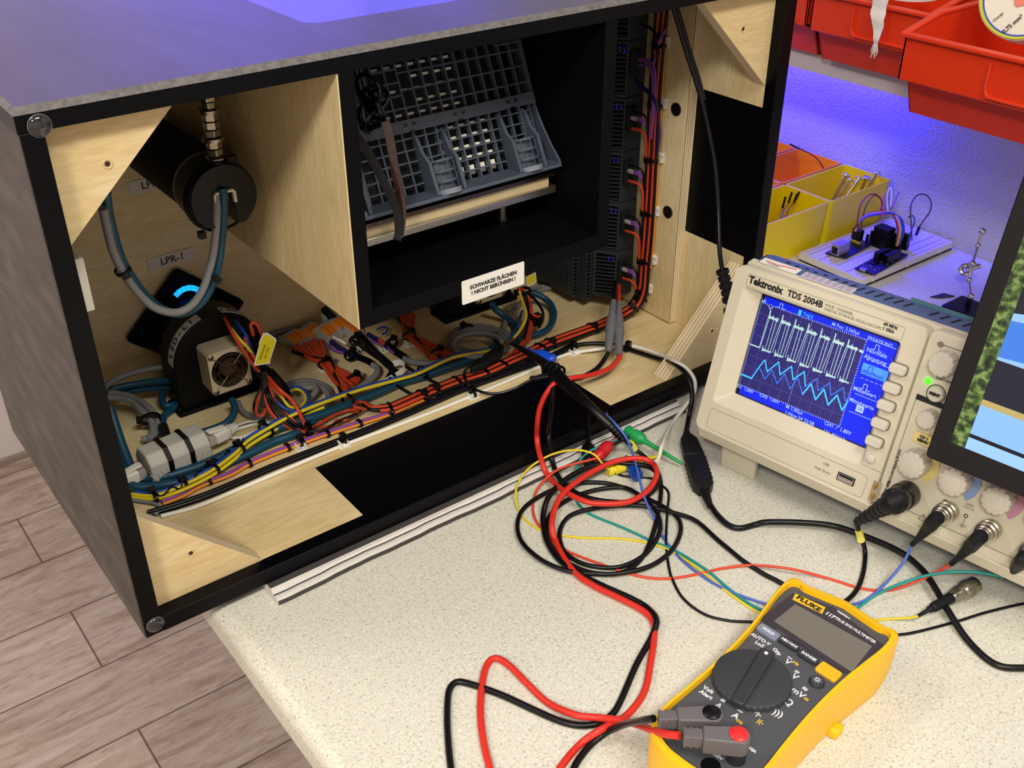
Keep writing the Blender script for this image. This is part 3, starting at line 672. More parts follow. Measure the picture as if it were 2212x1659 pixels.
for (x0,x1,y) in((.5462,.5548,.1855),(.5522,.560,.171)):
    mb.add([(x0,y,.026),(x1,y,.026),(x1,y,.125),(x0,y,.125)],[(0,1,2,3)],1)
    for i in range(22): mb.box((x0,y-.0012,.028+i*.0044),(x1,y,.0292+i*.0044),0)
    mb.box((x0+(x1-x0)*.42,y-.0014,.026),(x0+(x1-x0)*.55,y,.125),0)
mb.build('vent_grille',[M_PLC,M_BLKM],psu)
mb=MB()
for i in range(16): mb.box((.5446,.192+i*.0040,.028),(.5456,.1936+i*.0040,.062))
mb.build('side_ribs',[M_PLC],psu)
mb=MB(); mb.box((.5444,.232,.068),(.5452,.247,.095)); mb.text('A2',.006,Matrix.Translation((.5442,.239,.088))@Matrix.Rotation(R_(-90),4,'Z')@Matrix.Rotation(R_(90),4,'X'),1); mb.build('white_sticker',[M_PAPER,M_INK],psu)
mb=MB()
for x,y,z in((.5448,.188,.094),(.5490,.1838,.097),(.5475,.1838,.099),(.5505,.1838,.0945)): mb.sphere((x,y,z),.0014,8)
mb.build('blue_lights',[mat('blue_status_light',(40,40,255))],psu)
# ================= vertical and floor harness =================
RB='orange-red and black wires of the main harness'
hz=.0205
hp=[Vector((.5885,.1262,.352))]+[Vector((.5885,.1250+.0015*math.sin(i),.330-.045*i)) for i in range(6)]+[Vector((.5875,.1235,.070)),Vector((.5865,.1230,.045)),Vector((.580,.1245,.0285)),Vector((.566,.1265,.0215))]
hp+=path([(1310,697),(1281,708),(1190,741),(1161,755),(1096,784),(1057,802),(988,824),(923,849),(870,872),(843,882),(800,885),(782,874)],hz)
sp=smooth(hp,.005)
for k,(o,mm,c,w_) in enumerate(((-.0066,M_BLKW,'black','outer black'),(-.0034,M_RED,'orange-red','outer orange-red'),(-.0001,M_BLKW,'black','middle black'),(.0033,M_RED,'orange-red','inner orange-red'),(.0065,M_BLKW,'black','inner black'))):
    cut=sp if k in(1,2) else sp[:int(len(sp)*(.97 if k in (0,3) else .9))]
    cable('harness_wire','%s wire of the flat harness running down the board and along the floor'%w_,offset(cut,-o,.0008 if k%2 else 0),.0018 if mm==M_RED else .0015,mm,'wire',RB,raw=True)
# purple, blue, orange and black wires at the side of the vertical run
def X(pp,x): return [onx(p[0],p[1],p[2] if len(p)>2 else x) for p in pp]
cable('signal_wire','thin orange wire running down the mounting board behind the white tie mounts',X([(1405,24),(1422,33),(1435,50),(1435,80),(1433,150),(1430,206),(1425,292),(1418,412),(1412,515),(1406,580)],.5935),.0012,M_ORG,'wire')
PG='purple wires clipped to the control modules'
for i,(pp,l) in enumerate((([(1372,126),(1395,128),(1411,141),(1416,172),(1413,240),(1406,300)],'uppermost purple wire from a clear ferrule at the top of the module column'),([(1372,131),(1392,133),(1406,146),(1412,180),(1410,240)],'purple wire just under the uppermost one at the top of the module column'),([(1369,141),(1390,141),(1405,150),(1410,190),(1407,300)],'third purple wire from the top of the module column'),([(1440,60),(1424,90),(1418,120),(1410,140)],'short purple wire branching off beside the top white mount'))):
    cable('signal_wire',l,X(pp,.583),.0011,M_PUR,'wire')
for l,dx in (('upper navy wire curving from the top module into the harness',0),('lower navy wire curving from the top module into the harness',4)):
    cable('signal_wire',l,X([(1370,165+dx),(1380,180+dx),(1397,194+dx),(1414,214+dx),(1421,240),(1422+dx/2,290),(1420,330)],.582),.0013,M_NAVY,'wire')
cable('signal_wire','black wire arching from the top module to the harness',X([(1385,52),(1400,58),(1414,70),(1421,90),(1420,130)],.583),.0013,M_BLKW,'wire')
FER=mat('clear_grey_ferrule',(190,190,196),.2,trans=.3)
ords=['lowest','second','third','fourth']
for k in range(4):
    zc=.027+.0535*k+.033; names='on the %s module from the bottom'%ords[k] if k else 'on the lowest module'
    y0=.146; X0_=.578
    def L(z,dy=0,sag=0): return [Vector((X0_,y0-.0015,z)),Vector((X0_+.0015,y0-.008,z)),Vector((X0_+.003,.1345,z-.0005)),Vector((X0_+.0045,.1295,z-.004)),Vector((X0_+.0055,.1285,z-.014)),Vector((X0_+.0065,.1285,z-.03))]
    cable('module_wire','black wire looping '+names,L(zc+.0085),.0012,M_BLKW,'wire')
    for j,dz in enumerate((.0035,.0012)):
        cable('module_wire','%s purple wire with a clear ferrule %s'%(('upper','lower')[j],names),L(zc+dz)[:4],.0011,M_PUR,'wire')
    mb=MB(); mb.lathe([(.0006,0),(.0022,.001),(.0024,.006),(.0018,.0075)],(X0_-.0002,y0,zc+.0024),(.1,-1,0),14); mb.build('wire_ferrule',FER,label='clear ferrule '+names,cat='ferrule')
    cable('module_wire','orange-red wire looping '+names,L(zc-.008),.0015,M_RED,'wire')
# white mounts and ties down the board
o_=['topmost','second','third','fourth','fifth','sixth']
for k,(px,py) in enumerate([(1436,90),(1432,222),(1425,340),(1415,455),(1410,560),(1400,622)]):
    p=onx(px,py,.595); y,z=p.y,p.z
    mt=MB(); 
    for a in(-.0035,.0035): mt.box((XS-.0045,y-.004,z+a-.0012),(XS-.0002,y+.006,z+a+.0012))
    mt.box((XS-.0015,y-.005,z-.005),(XS-.0002,y+.007,z+.005)); mt.box((XS-.0045,y-.004,z-.0035),(XS-.0035,y-.0020,z+.0035))
    mt.build('tie_mount',M_MOUNT,label='white nylon tie mount on the board, %s from the top'%o_[k] if k else 'white nylon tie mount on the board, topmost',cat='cable tie mount',bevel=.0003)
    tie((.5885,.1255,z-.002),(0,0,1),.0172,.007,'black cable tie round the vertical harness, %s from the top'%o_[k] if k else 'black cable tie round the vertical harness, topmost',head=90 if k else 80)
tie((.5865,.1242,.034),(.3,0,1),.0155,.007,'black cable tie low on the vertical harness just above the bend',head=90)
def near(px,py,z):
    p=onz(px,py,z); i=min(range(len(sp)),key=lambda i:(sp[i]-p).length); a=sp[max(0,i-1)];b=sp[min(len(sp)-1,i+1)]; return sp[i],(b-a)
lab=['at the bend under the board','next left of the bend','beside the blue clip','third from the probe hook','second from the probe hook','beside the probe hook','at the probe hook','left of the probe hook','right one of the close pair','left one of the close pair','near the left end of the red strip']
for k,(px,py) in enumerate([(1374,668),(1283,706),(1191,740),(1172,750),(1140,765),(1091,786),(1052,803),(985,826),(940,845),(918,852),(844,882)]):
    c,d=near(px,py,hz); tie(c,d,.0172,.0062,'black cable tie on the floor harness, '+lab[k],head=105 if k in(0,1,2,8,9) else 250)
# red/black tail end gathering left
cable('power_wire','orange-red wire looping from the harness end behind the petrol cable',path([(790,870,.022),(776,868,.021),(765,878,.024),(790,884,.020)],.02),.0015,M_RED,'wire')
cable('power_wire','orange-red wire running left from the harness end to the dark tie',path([(771,884,.022),(745,888),(712,902),(690,915),(668,926)],.019),.0015,M_RED,'wire')
cable('power_wire','orange-red wire twisting with a black wire, nearest the front',path([(775,890,.022),(766,893),(745,908),(728,908),(718,920),(700,922),(682,934)],.021),.0014,M_RED,'wire')
cable('power_wire','black wire twisting with the orange-red wire left of the harness',path([(780,888,.02),(762,898),(740,906),(722,916),(700,928),(672,932)],.022),.0013,M_BLKW,'wire')
tie(onz(665,930,.0205),onz(690,915,.02)-onz(640,938,.02),.011,.008,'large dark tie where the lamp wires meet the floor',head=80,r=.002)
# ================= thick petrol-blue and data runs =================
cable('petrol_cable','thick petrol blue cable running the length of the enclosure floor',path([(236,880,.06),(252,930,.045),(272,985,.03),(292,1024,.0205),(330,1033),(381,1023),(453,998),(525,961),(598,925),(670,903),(742,878),(815,849),(860,829),(912,813),(977,791),(1028,773),(1060,757),(1082,738)],.0195),.0041,M_TEAL,n=12)
cable('petrol_cable','second thick petrol blue cable, in front of the first at the left end',path([(232,935,.05),(258,1000,.03),(284,1048,.02),(330,1050),(381,1042),(453,1018),(525,986),(590,955),(640,937),(680,915,.016)],.0178),.0038,M_TEAL,n=12)
for l,m,o,r in (('yellow wire of the pair tied along the petrol blue cable',M_YEL,0,.00165),('blue wire of the pair tied along the petrol blue cable',M_BLU,-.0034,.0015)):
    pp=path([(286,1068,.019),(330,1071,.019),(381,1055,.020),(453,1019,.024),(507,980,.024),(536,952,.024),(580,925,.026),(634,896,.028),(706,867,.028),(779,842,.028),(860,820,.028),(905,806,.028),(977,773,.028),(1035,762,.026),(1060,757,.025)],.02)
    cable('signal_wire',l,offset(smooth(pp),o,.0),r,m,'wire',raw=True)
pp=path([(286,1074,.017),(330,1078,.017),(381,1064),(453,1030),(507,992),(536,965),(575,940),(620,915),(660,897),(700,880,.022)],.0205)
cable('signal_wire','second yellow wire at the left end of the floor run, nearest the front',smooth(pp),.0016,M_YEL,'wire',raw=True)
cable('signal_wire','grey wire beside the yellow wires in the front left corner',path([(286,1080,.016),(315,1084),(340,1090),(344,1104),(334,1112)],.016),.0015,M_GRY,'wire')
MK=M_TIE
cable('spiral_wire','thin black lacing wire wound round the yellow and blue pair',[onz(x,y,.0225)+Vector((0,0,.0045*math.cos(i*2.6)+.001))+Vector((0,.0035*math.sin(i*2.6),0)) for i,(x,y) in enumerate([(335+ (530-335)*t/15,1072-(1072-955)*(t/15)**1.25) for t in range(16)])],.0007,M_TIE,'wire')
for k,(px,py,qx,qy,w_,h_,z,l) in enumerate([(333,1072,360,1062,.014,.008,.0185,'at the far left end of the yellow wires'),(398,1045,420,1035,.012,.007,.0205,'second from the left on the yellow wires'),(462,1012,480,1000,.012,.008,.0225,'third from the left on the yellow wires'),(518,968,535,955,.010,.007,.024,'fourth from the left on the yellow wires'),(575,930,600,912,.016,.012,.021,'where the yellow wires cross the white patch cable'),(752,866,780,850,.015,.014,.0215,'left one on the petrol cable'),(913,806,930,798,.013,.013,.0215,'right one on the petrol cable'),]):
    tie(onz(px,py,z),onz(qx,qy,z)-onz(px,py,z),w_,h_,'black cable tie '+l,head=110 if k<5 else 250)
tr=[(350,1086,.0165),(395,1068),(431,1048),(497,1023),(536,1001),(620,967),(706,936),(779,913),(841,893),(880,875),(930,855,.0165)]
for l,m,o,dz in (('front orange wire of the orange and purple trio along the floor',M_ORG,.0024,0),('purple wire of the orange and purple trio along the floor',M_PUR,0,.0012),('rear orange wire of the orange and purple trio along the floor',M_ORG,-.0024,0)):
    cable('signal_wire',l,offset(smooth(path(tr,.0162)),o,dz),.00135,m,'wire',raw=True)
for k,(px,py,l) in enumerate([(451,1038,'leftmost on the orange and purple trio'),(538,1000,'second from the left on the orange and purple trio'),(621,966,'third from the left on the orange and purple trio'),(650,955,'with a tall head on the orange and purple trio'),(706,936,'fifth from the left on the orange and purple trio'),(776,914,'rightmost on the orange and purple trio')]):
    tie(onz(px,py,.0168),onz(px+30,py-12,.0168)-onz(px,py,.0168),.0085,.0055,'black cable tie '+l,head=100 if k==3 else 250,r=.0011 if k!=3 else .0018)
# mains pair and white flat cable along the front of the floor
for l,o,cut in(('black mains cable running along the floor and over the front edge to the connector',0,None),('short black cable lying beside the mains cable in the left part',-.0034,11)):
    pp=[(318,1112,.0165),(337,1108),(453,1070),(598,1008),(742,952),(860,904),(943,868),(1013,838),(1151,788),(1204,766),(1238,748),(1280,742),(1323,745),(1356,754),(1419,774,.018),(1440,779,.024),(1457,786,.032),(1478,803,.032),(1490,825,.027),(1495,850,.018),(1493,875,.009),(1487,905,-.002),(1481,938,-.0045)]
    cable('mains_cable',l,offset(smooth(path(pp[:cut],.0158)),o),.0022,M_BLKW,raw=True,n=10)
cable('white_cable','flat white cable lying in front of the black mains cable',path([(348,1115),(431,1092),(562,1037),(724,969),(860,918),(941,887),(1042,846),(1151,799),(1205,773),(1241,762),(1302,753,.0185),(1357,746),(1420,764,.020),(1455,779,.034),(1484,796,.034),(1501,822,.027),(1499,850,.014),(1481,876,-.001),(1450,918,-.0082),(1431,959),(1424,985),(1419,996)],.0152),.0018,M_WHT,n=8)
for k,(px,py,l) in enumerate([(742,952,'on the black mains cable at its left part'),(1021,850,'on the black mains cable below the probe hook'),(1240,752,'on the black mains cable in the middle of its bend'),(1356,752,'on the black mains cable right of the grey probes'),(1454,785,'on the black mains cable near the plywood gusset')]):
    c=onz(px,py,.0165); tie(c,onz(px+28,py-11 if k<3 else py+9,.0165)-c,.0092,.0062,'black cable tie '+l,head=95)
for k,(px,py,l) in enumerate([(650,968,'under the orange and purple trio'),(742,962,'under the left part of the mains cable'),(1021,858,'under the mains cable below the probe hook'),(1240,764,'under the middle of the mains cable bend'),(940,858,'under the close pair of harness ties'),(700,798,'under the left fan of red wires'),(885,745,'under the right fan of red wires'),(1048,722,'inside the grey cable coil'),(770,762,'under the black wire tangle'),(828,758,'under the dark navy bundle')]):
    c=onz(px,py,T+.0005); mb=MB()
    mb.box((c.x-.0055,c.y-.0045,T+.0001),(c.x+.0055,c.y+.0045,T+.0016))
    for s in (-1,1): mb.prism([(c.x+s*.0042,c.y-.004),(c.x+s*.0042,c.y+.004),(c.x+s*.0024,c.y+.004),(c.x+s*.0024,c.y-.004)],T+.0016,T+.0050,'z')
    mb.build('tie_mount',M_MOUNT,label='white nylon tie mount on the floor '+l,cat='cable tie mount',bevel=.0004)
# ================= left bay cables =================
Y=.131
def YP(pp,y): return [ony(p[0],p[1],p[2] if len(p)>2 else y) for p in pp]
cable('petrol_cable','petrol blue cable looping from the clamp down past the lamp unit and up the left',YP([(481,408,.116),(483,430,.115),(482,470,.12),(478,520,.128),(470,575),(452,628),(425,662),(390,677,.135),(350,668,.135),(315,640,.13),(285,600,.12),(260,555,.11),(243,500,.10),(233,455,.095),(228,415,.09)],Y),.0034,M_TEAL,n=12)
cable('grey_cable','light grey cable looping beside the petrol one from the clamp',YP([(468,420,.117),(468,460,.117),(465,510,.122),(458,560,.126),(440,620,.126),(413,660,.126),(378,675,.126),(335,665,.124),(300,635,.12),(270,595,.112),(245,545,.102),(232,495,.095),(222,450,.09)],Y),.0030,M_GRY,n=12)
for l,(a,b),y in(('right side of the hanging grey and blue loop',((462,597),(446,620)),.128),('left side of the hanging grey and blue loop',((265,583),(280,606)),.115)):
    c=ony(*a,y); tie(c,ony(*b,y)-c,.0125,.010,'black cable tie on the '+l,head=170)
def FP(name,l,pp,z,r,m,**k): return cable(name,l,path(pp,z),r,m,**k)
FP('grey_cable','upper grey cable curving behind the lamp unit at the left',[(222,846,.045),(235,828,.045),(272,810,.045),(310,800,.045),(350,793,.045)],.045,.0028,M_GRY)
FP('petrol_cable','petrol blue cable curving behind the lamp unit at the left, upper one',[(222,860,.035),(240,842,.036),(275,833,.036),(310,827,.036),(350,823,.036),(388,822,.036)],.04,.0032,M_TEAL)
FP('petrol_cable','petrol blue cable curving behind the lamp unit at the left, lower one',[(222,868,.028),(245,852,.028),(290,843,.028),(340,838,.028),(388,838,.028)],.04,.0032,M_TEAL)
for k,(l,dx,dy) in enumerate((('outer grey cable hooping down behind the white coupler',0,0),('inner grey cable hooping down behind the white coupler',-12,9))):
    FP('grey_cable',l,[(226,850+dy,.036),(250,850+dy,.034),(285,858+dy,.031),(312+dx,873+dy,.028),(334+dx,894+dy,.024),(342+dx,914+dy,.021),(338+dx,934+dy,.019),(318+dx,950,.019)],.03,.0030,M_GRY,n=10)
FP('petrol_cable','petrol blue cable snaking beside the foot of the lamp unit',[(352,848,.024),(349,862,.022),(358,877,.020),(385,872,.018),(372,884,.018),(355,897,.019),(352,915,.02),(358,935,.018)],.02,.0032,M_TEAL,n=10)
FP('petrol_cable','petrol blue cable hooking from the fan down to the white patch plug',[(500,862,.03),(507,878,.026),(504,896,.022),(488,914,.019),(462,926,.018),(430,936,.018)],.02,.0032,M_TEAL,n=10)
FP('grey_cable','grey cable running from the lamp foot under the lamp wires',[(514,868,.02),(522,885,.018),(543,900),(583,908),(610,905),(640,890)],.0165,.0026,M_GRY)
c=onz(326,905,.026); tie(c,(.3,1,0),.016,.010,'black cable tie with a big head gathering the grey hoop cables',head=170,r=.0018)
mb=MB(); mb.cyl(onz(352,922,.022),onz(360,948,.026),.0045,n=14); mb.build('rubber_sleeve',M_RUB,label='short black rubber sleeve behind the white coupler',cat='sleeve')
# coupler box with plug
cpM=Matrix.Translation((.0915,.1620,T))@Matrix.Rotation(R_(4),4,'Z')
cp=thing('network_coupler','off-white network coupler block held down by two black straps','coupler',M=cpM)
mb=MB(); pr=[(-.015,.0005),(.015,.0005),(.015,.0185),(.0085,.029),(-.0075,.029),(-.015,.021)]
mb.prism(pr,-.0265,.0265,'x'); mb.build('body',[mat('off_white_coupler',(196,194,186),.45)],cp,bevel=.0012,world=False)
mb=MB()
for s in(-1,1):
    for i in range(4):
        x=s*.0185+ (i-1.5)*.0038*1.2; M=Matrix.Translation((x,-.0151,.0095))@Matrix.Rotation(R_(28*s),4,'Y'); mb.cbox((0,0,0),(.0009,.0006,.011),0,M)
mb.build('grip_ribs',[mat('off_white_coupler_shade',(176,174,166),.5)],cp,world=False)
for s,l in((-1,'left'),(1,'right')):
    x=s*.0095; mb=MB(); rs=[]
    for (y,z) in [(-.0155,.0002),(-.0156,.0205),(-.0082,.0294),(.009,.0294),(.0155,.0187),(.0155,.0002)]:
        t=Vector((0,y,z-.014)).normalized()*.0009; rs.append([(x-.0021,y,z),(x+.0021,y,z),(x+.0021,y+t.y,z+t.z),(x-.0021,y+t.y,z+t.z)])
    mb.rings(rs); o=mb.build('coupler_strap',[M_TIE],cp,world=False,bevel=.0002)
plugM=Matrix.Translation((.1215,.1650,T+.0135))@Matrix.Rotation(R_(10),4,'Z')
def rj(M,label,cab):
    pl=thing('patch_plug',label,'plug',M=M)
    MB().box((0,-.0058,-.004),(.013,.0058,.004)).build('plug_body',[M_CLP],pl,world=False,bevel=.0004)
    mb=MB(); mb.box((.006,-.0062,-.0048),(.019,.0062,.0048)); mb.build('boot',[M_WHT],pl,world=False,bevel=.001)
    mb=MB(); mb.prism([(.003,.006),(.018,.0048),(.019,.0058),(.004,.0085),(.001,.0078)],-.0032,.0032,'y'); mb.build('latch_guard',[M_WHT],pl,world=False,bevel=.0005)
    mb=MB()
    for i in range(4): mb.box((.0195+i*.0028,-.0055+i*.0007,-.0036+i*.0003),(.0211+i*.0028,.0055-i*.0007,.0036-i*.0003))
    mb.box((.019,-.003,-.002),(.030,.003,.002)); mb.build('strain_relief',[M_WHT],pl,world=False,bevel=.0004)
rj(plugM,'white network plug entering the right end of the coupler',1)
rj(Matrix.Translation((.0640,.1585,T+.0115))@Matrix.Rotation(R_(182),4,'Z'),'white network plug entering the left end of the coupler behind the post',1)
cable('patch_cable','flat white patch cable looping from the network plug',path([(487,933,.026),(505,922,.022),(530,912,.019),(556,909,.018),(572,912,.0165),(566,925,.0155),(540,938,.0155),(512,946,.0155),(492,938,.017),(498,928,.018)],.017),.0021,M_WHT,flat=.45)
cable('patch_cable','white patch cable end passing under the lamp wires',path([(500,931,.0165),(530,922),(565,914),(600,912),(630,905)],.0155),.0017,M_WHT)
# lamp wires: left bay
def LW(l,pp,m,r=.0014,zz=None): return cable('lamp_wire',l,pp,r,m,'wire')
A=lambda pp:[ony(x,y,yy) for x,y,yy in pp]
LW('orange-red wire rising over the lamp unit fan, leftmost',A([(474,672,.25),(486,690,.235),(500,716,.215),(522,752,.205),(540,778,.20),(553,796,.197),(568,806,.195)]),M_RED,.0017)
LW('orange-red wire beside the yellow tag',A([(528,728,.21),(534,745,.206),(545,768,.20),(556,785,.197),(566,800,.195)]),M_RED)
LW('yellow wire running over the lamp unit fan',A([(480,676,.25),(497,706,.225),(518,733,.208),(536,752,.203),(550,772,.20),(560,790,.197)]),M_YEL)
LW('blue wire running over the lamp unit to the knot',A([(496,680,.25),(518,706,.22),(530,722,.21),(540,745,.205),(552,775,.2)]),M_BLU)
mb=MB()
for o in (0,6,12,20): mb.tube(smooth(A([(468+o,664+o*.3,.262),(480+o,682,.245),(495+o,700,.228),(515+o*.6,722,.215)])),.0017,8)
mb.build('wire_sleeve',mat('black_fabric_sleeve',(16,16,18),.8),label='black fabric sleeved leads over the shoulder of the left lamp unit',cat='sleeve')
LW('orange-red wire making a tight hairpin above the yellow tag',A([(548,728,.200),(544,712,.2),(541,702,.2),(547,697,.2),(556,702,.198),(562,716,.197),(568,728,.197)]),M_RED,.0016)
LW('black wire in the hairpin above the yellow tag',A([(552,730,.2),(549,714,.2),(550,704,.2),(558,708,.198),(564,722,.197)]),M_BLKW,.0014)
mb=MB(); mb.tube(smooth(A([(548,726,.199),(551,742,.198),(560,765,.197),(566,790,.196),(570,812,.195)])),[.0035]*60,10); mb.build('wire_sleeve',M_BLKM,label='black shrink sleeve below the hairpin by the yellow tag',cat='sleeve')
def hgt(pp): return [onz(x,y,z) for x,y,z in pp]
k0=ony(570,804,.195)
for l,m,r,pp in (('orange-red lamp wire sweeping right, rearmost',M_RED,.0017,[(600,838,.050),(628,862,.040),(645,888,.030),(656,912,.024),(662,928,.021)]),
 ('orange-red lamp wire in the middle of the sweep',M_RED,.0015,[(590,835,.048),(600,848,.044),(622,858,.040),(640,880,.032),(652,905,.024),(663,925,.021)]),
 ('orange-red lamp wire bowing left, nearest the front',M_RED,.0018,[(573,850,.046),(578,878,.036),(594,901,.027),(620,920,.021),(648,930,.020)]),
 ('orange-red lamp wire ending near the dark tie',M_RED,.0014,[(585,845,.046),(600,880,.034),(632,905,.026),(645,925,.021),(659,934,.02)]),
 ('black lamp wire bowing with the orange-red ones, front',M_BLKW,.0016,[(576,850,.048),(588,880,.036),(608,905,.027),(636,925,.021),(655,931,.02)]),
 ('black lamp wire bowing with the orange-red ones, rear',M_BLKW,.0016,[(580,848,.048),(597,877,.037),(620,902,.028),(645,922,.022),(658,929,.021)]),
 ('blue lamp wire running into the small blue and yellow loop',M_BLU,.0014,[(580,842,.046),(592,862,.038),(612,880,.032),(632,888,.028),(648,886,.027),(664,872,.027),(666,856,.027),(656,842,.027),(640,836,.027),(625,840,.028),(617,850,.029)]),
 ('yellow lamp wire running into the small blue and yellow loop',M_YEL,.0014,[(584,825,.050),(596,842,.044),(612,862,.036),(625,878,.030),(645,880,.027),(660,866,.026),(657,850,.026),(643,841,.026),(628,844,.027),(619,852,.028)]),
 ('short orange-red loop hanging beside the sleeve',M_RED,.0014,[(566,840,.046),(556,868,.038),(553,890,.033),(563,900,.031),(572,890,.033),(569,868,.036)]),
 ('short black loop hanging beside the sleeve',M_BLKW,.0013,[(562,842,.046),(551,866,.038),(549,884,.034),(556,896,.031),(563,884,.034)])):
    LW(l,[k0]+hgt(pp),m,r)
mb=MB(); mb.tube(smooth([k0]+hgt([(572,830,.052),(571,860,.042),(566,880,.036)])),[.0030,.0028]*1+[.0028]*40,10); mb.build('wire_sleeve',mat('frayed_black_sleeve',(34,32,34),.8),label='frayed black fabric sleeve end hanging below the knot',cat='sleeve')
mb=MB(); mb.tube(smooth([ony(582,806,.198)]+hgt([(600,826,.046),(612,842,.038),(618,858,.030)])),.0052,12); mb.build('wire_sleeve',M_BLKM,label='thick black sleeve running down right of the knot',cat='sleeve')
tie(k0,(0.2,.1,-1),.015,.011,'black cable tie knotting the lamp wires together beside the fan',head=20,r=.0014)
# yellow tag
tg=MB(); Mt=Matrix.Translation(ony(573,757,.188))@Matrix.Rotation(R_(27),4,'Y')@Matrix.Rotation(R_(90),4,'X')
o=[(-.0075,.0155),(-.0035,.0165),(.006,.0125),(.0075,.0105),(.0078,-.0075),(.0085,-.0115),(-.0055,-.0155),(-.0065,-.013),(-.0075,.004),(-.0085,.007)]
tg.prism(o,-.0003,.0003,'z',0,Mt); tg.prism([(x*.86,y*.9) for x,y in o],.0003,.0005,'z',1,Mt)
Mr=Mt@Matrix.Translation((0,0,.0006))@Matrix.Rotation(R_(-92),4,'Z')
tg.text('ACHTUNG',.0030,Mr@Matrix.Translation((.002,-.0025,0)),2); tg.text('max 12V',.0030,Mr@Matrix.Translation((.002,.0018,0)),2)
tg.build('yellow_tag',[M_PAPER,mat('yellow_tag_face',(232,218,36),.45),M_INK],label='yellow printed tag hanging on the lamp wires beside the fan',cat='tag')
# coils
def coil(name,l,cx,cy,rx,ry,z,turns,r,m,lead=(),tail=(),ph=0):
    pts=list(path(lead,z)); n=18
    for i in range(int(turns*n)+1):
        a=2*math.pi*i/n+ph; k=i/n
        pts.append(onz(cx+(rx-k*4)*math.cos(a),cy+(ry-k*1.0)*math.sin(a)+k*6-6,z+k*r*1.2))
    pts+=list(path(tail,z)); return cable(name,l,pts,r,m,n=10)
coil('grey_cable','coiled grey cable in front of the second lamp unit',1034,735,66,30,.0165,3.1,.0029,M_GRY,[(1190,622),(1165,628),(1120,660),(1095,690)],[(1100,745,.02),(1085,760,.02)],ph=-.6)
coil('grey_cable','grey cable coiled behind the small blue and yellow loop',662,855,54,28,.016,2.4,.0027,M_GRY,[],[(640,893),(600,905)],ph=2.8)
tie(onz(1010,712,.020),(.6,1,0),.013,.011,'black cable tie with a big head on the back of the grey coil',head=120,r=.0018)
tie(onz(1072,740,.020),(1,-.6,0),.013,.011,'black cable tie on the right side of the grey coil',head=120,r=.0016)
FP('petrol_cable','petrol blue cable dropping from the second lamp unit across the floor',[(1062,655,.035),(1070,668,.028),(1087,681,.022),(1108,698),(1116,718),(1108,738)],.0175,.0034,M_TEAL,n=12)
FP('petrol_cable','petrol blue cable making a wide bow right of the second lamp unit',[(1150,632,.03),(1172,642,.025),(1190,658,.02),(1197,680),(1188,706),(1168,720),(1140,728),(1118,738)],.0175,.0034,M_TEAL,n=12)
FP('grey_cable','upper grey cable reaching from the second lamp unit to the power module',[(1145,625,.018),(1165,620),(1190,618),(1215,622)],.016,.0024,M_GRY)
for l,m,r,pp in (('yellow wire dropping from the second lamp unit to the bare ferrules',M_YEL,.0016,[(1122,630,.05),(1128,650,.045),(1136,675,.04),(1134,692,.037),(1124,712,.032),(1109,731,.028)]),
 ('blue wire dropping beside the yellow one from the second lamp unit',M_BLU,.0013,[(1128,672,.03),(1122,690,.028),(1114,712,.026),(1104,728,.025),(1092,740,.024)]),
 ('orange-red wire from the second lamp unit, leftmost strand',M_RED,.0016,[(1120,622,.05),(1130,645,.042),(1138,680,.032),(1136,710,.025),(1128,740,.021),(1100,768,.02)]),
 ('orange-red wire from the second lamp unit, second strand',M_RED,.0016,[(1126,622,.05),(1138,648,.042),(1142,684,.032),(1141,712,.025),(1134,738,.021),(1112,762,.02)]),
 ('orange-red wire from the second lamp unit, third strand',M_RED,.0016,[(1130,625,.05),(1146,655,.040),(1148,688,.030),(1147,714,.024),(1140,740,.021)]),
 ('orange-red wire curling right from the second lamp unit',M_RED,.0014,[(1134,640,.045),(1146,655,.042),(1146,672,.04),(1158,684,.036),(1168,682,.034)]),
 ('black wire arching right from the second lamp unit',M_BLKW,.0015,[(1140,632,.045),(1158,650,.04),(1172,672,.034),(1172,692,.028),(1164,708,.024)]),
 ('black wire hanging between the red strands of the second lamp unit',M_BLKW,.0014,[(1134,630,.05),(1140,660,.04),(1140,700,.03),(1132,735,.022)])): LW(l,hgt(pp),m,r)
mb=MB(); c=onz(1158,690,.03); mb.cbox(c,(.010,.008,.012)); mb.build('inline_connector',M_BPL,label='small black inline connector right of the second lamp unit wires',cat='connector',bevel=.0008)
tie(onz(1132,628,.048),(.2,-.2,-1),.015,.012,'black cable tie round the wires of the second lamp unit',head=60,r=.0015)
mb=MB(); Mt=Matrix.Translation(ony(1148,604,.19))@Matrix.Rotation(R_(-8),4,'Y')@Matrix.Rotation(R_(90),4,'X'); mb.cbox((0,0,0),(.0125,.012,.0004),0,Mt); mb.cbox((0,.0005,.0003),(.0108,.0092,.0002),1,Mt); mb.build('yellow_tag',[M_PAPER,mat('yellow_tag_face',(232,218,36))],label='yellow tag peeking out below the white warning sign',cat='tag')
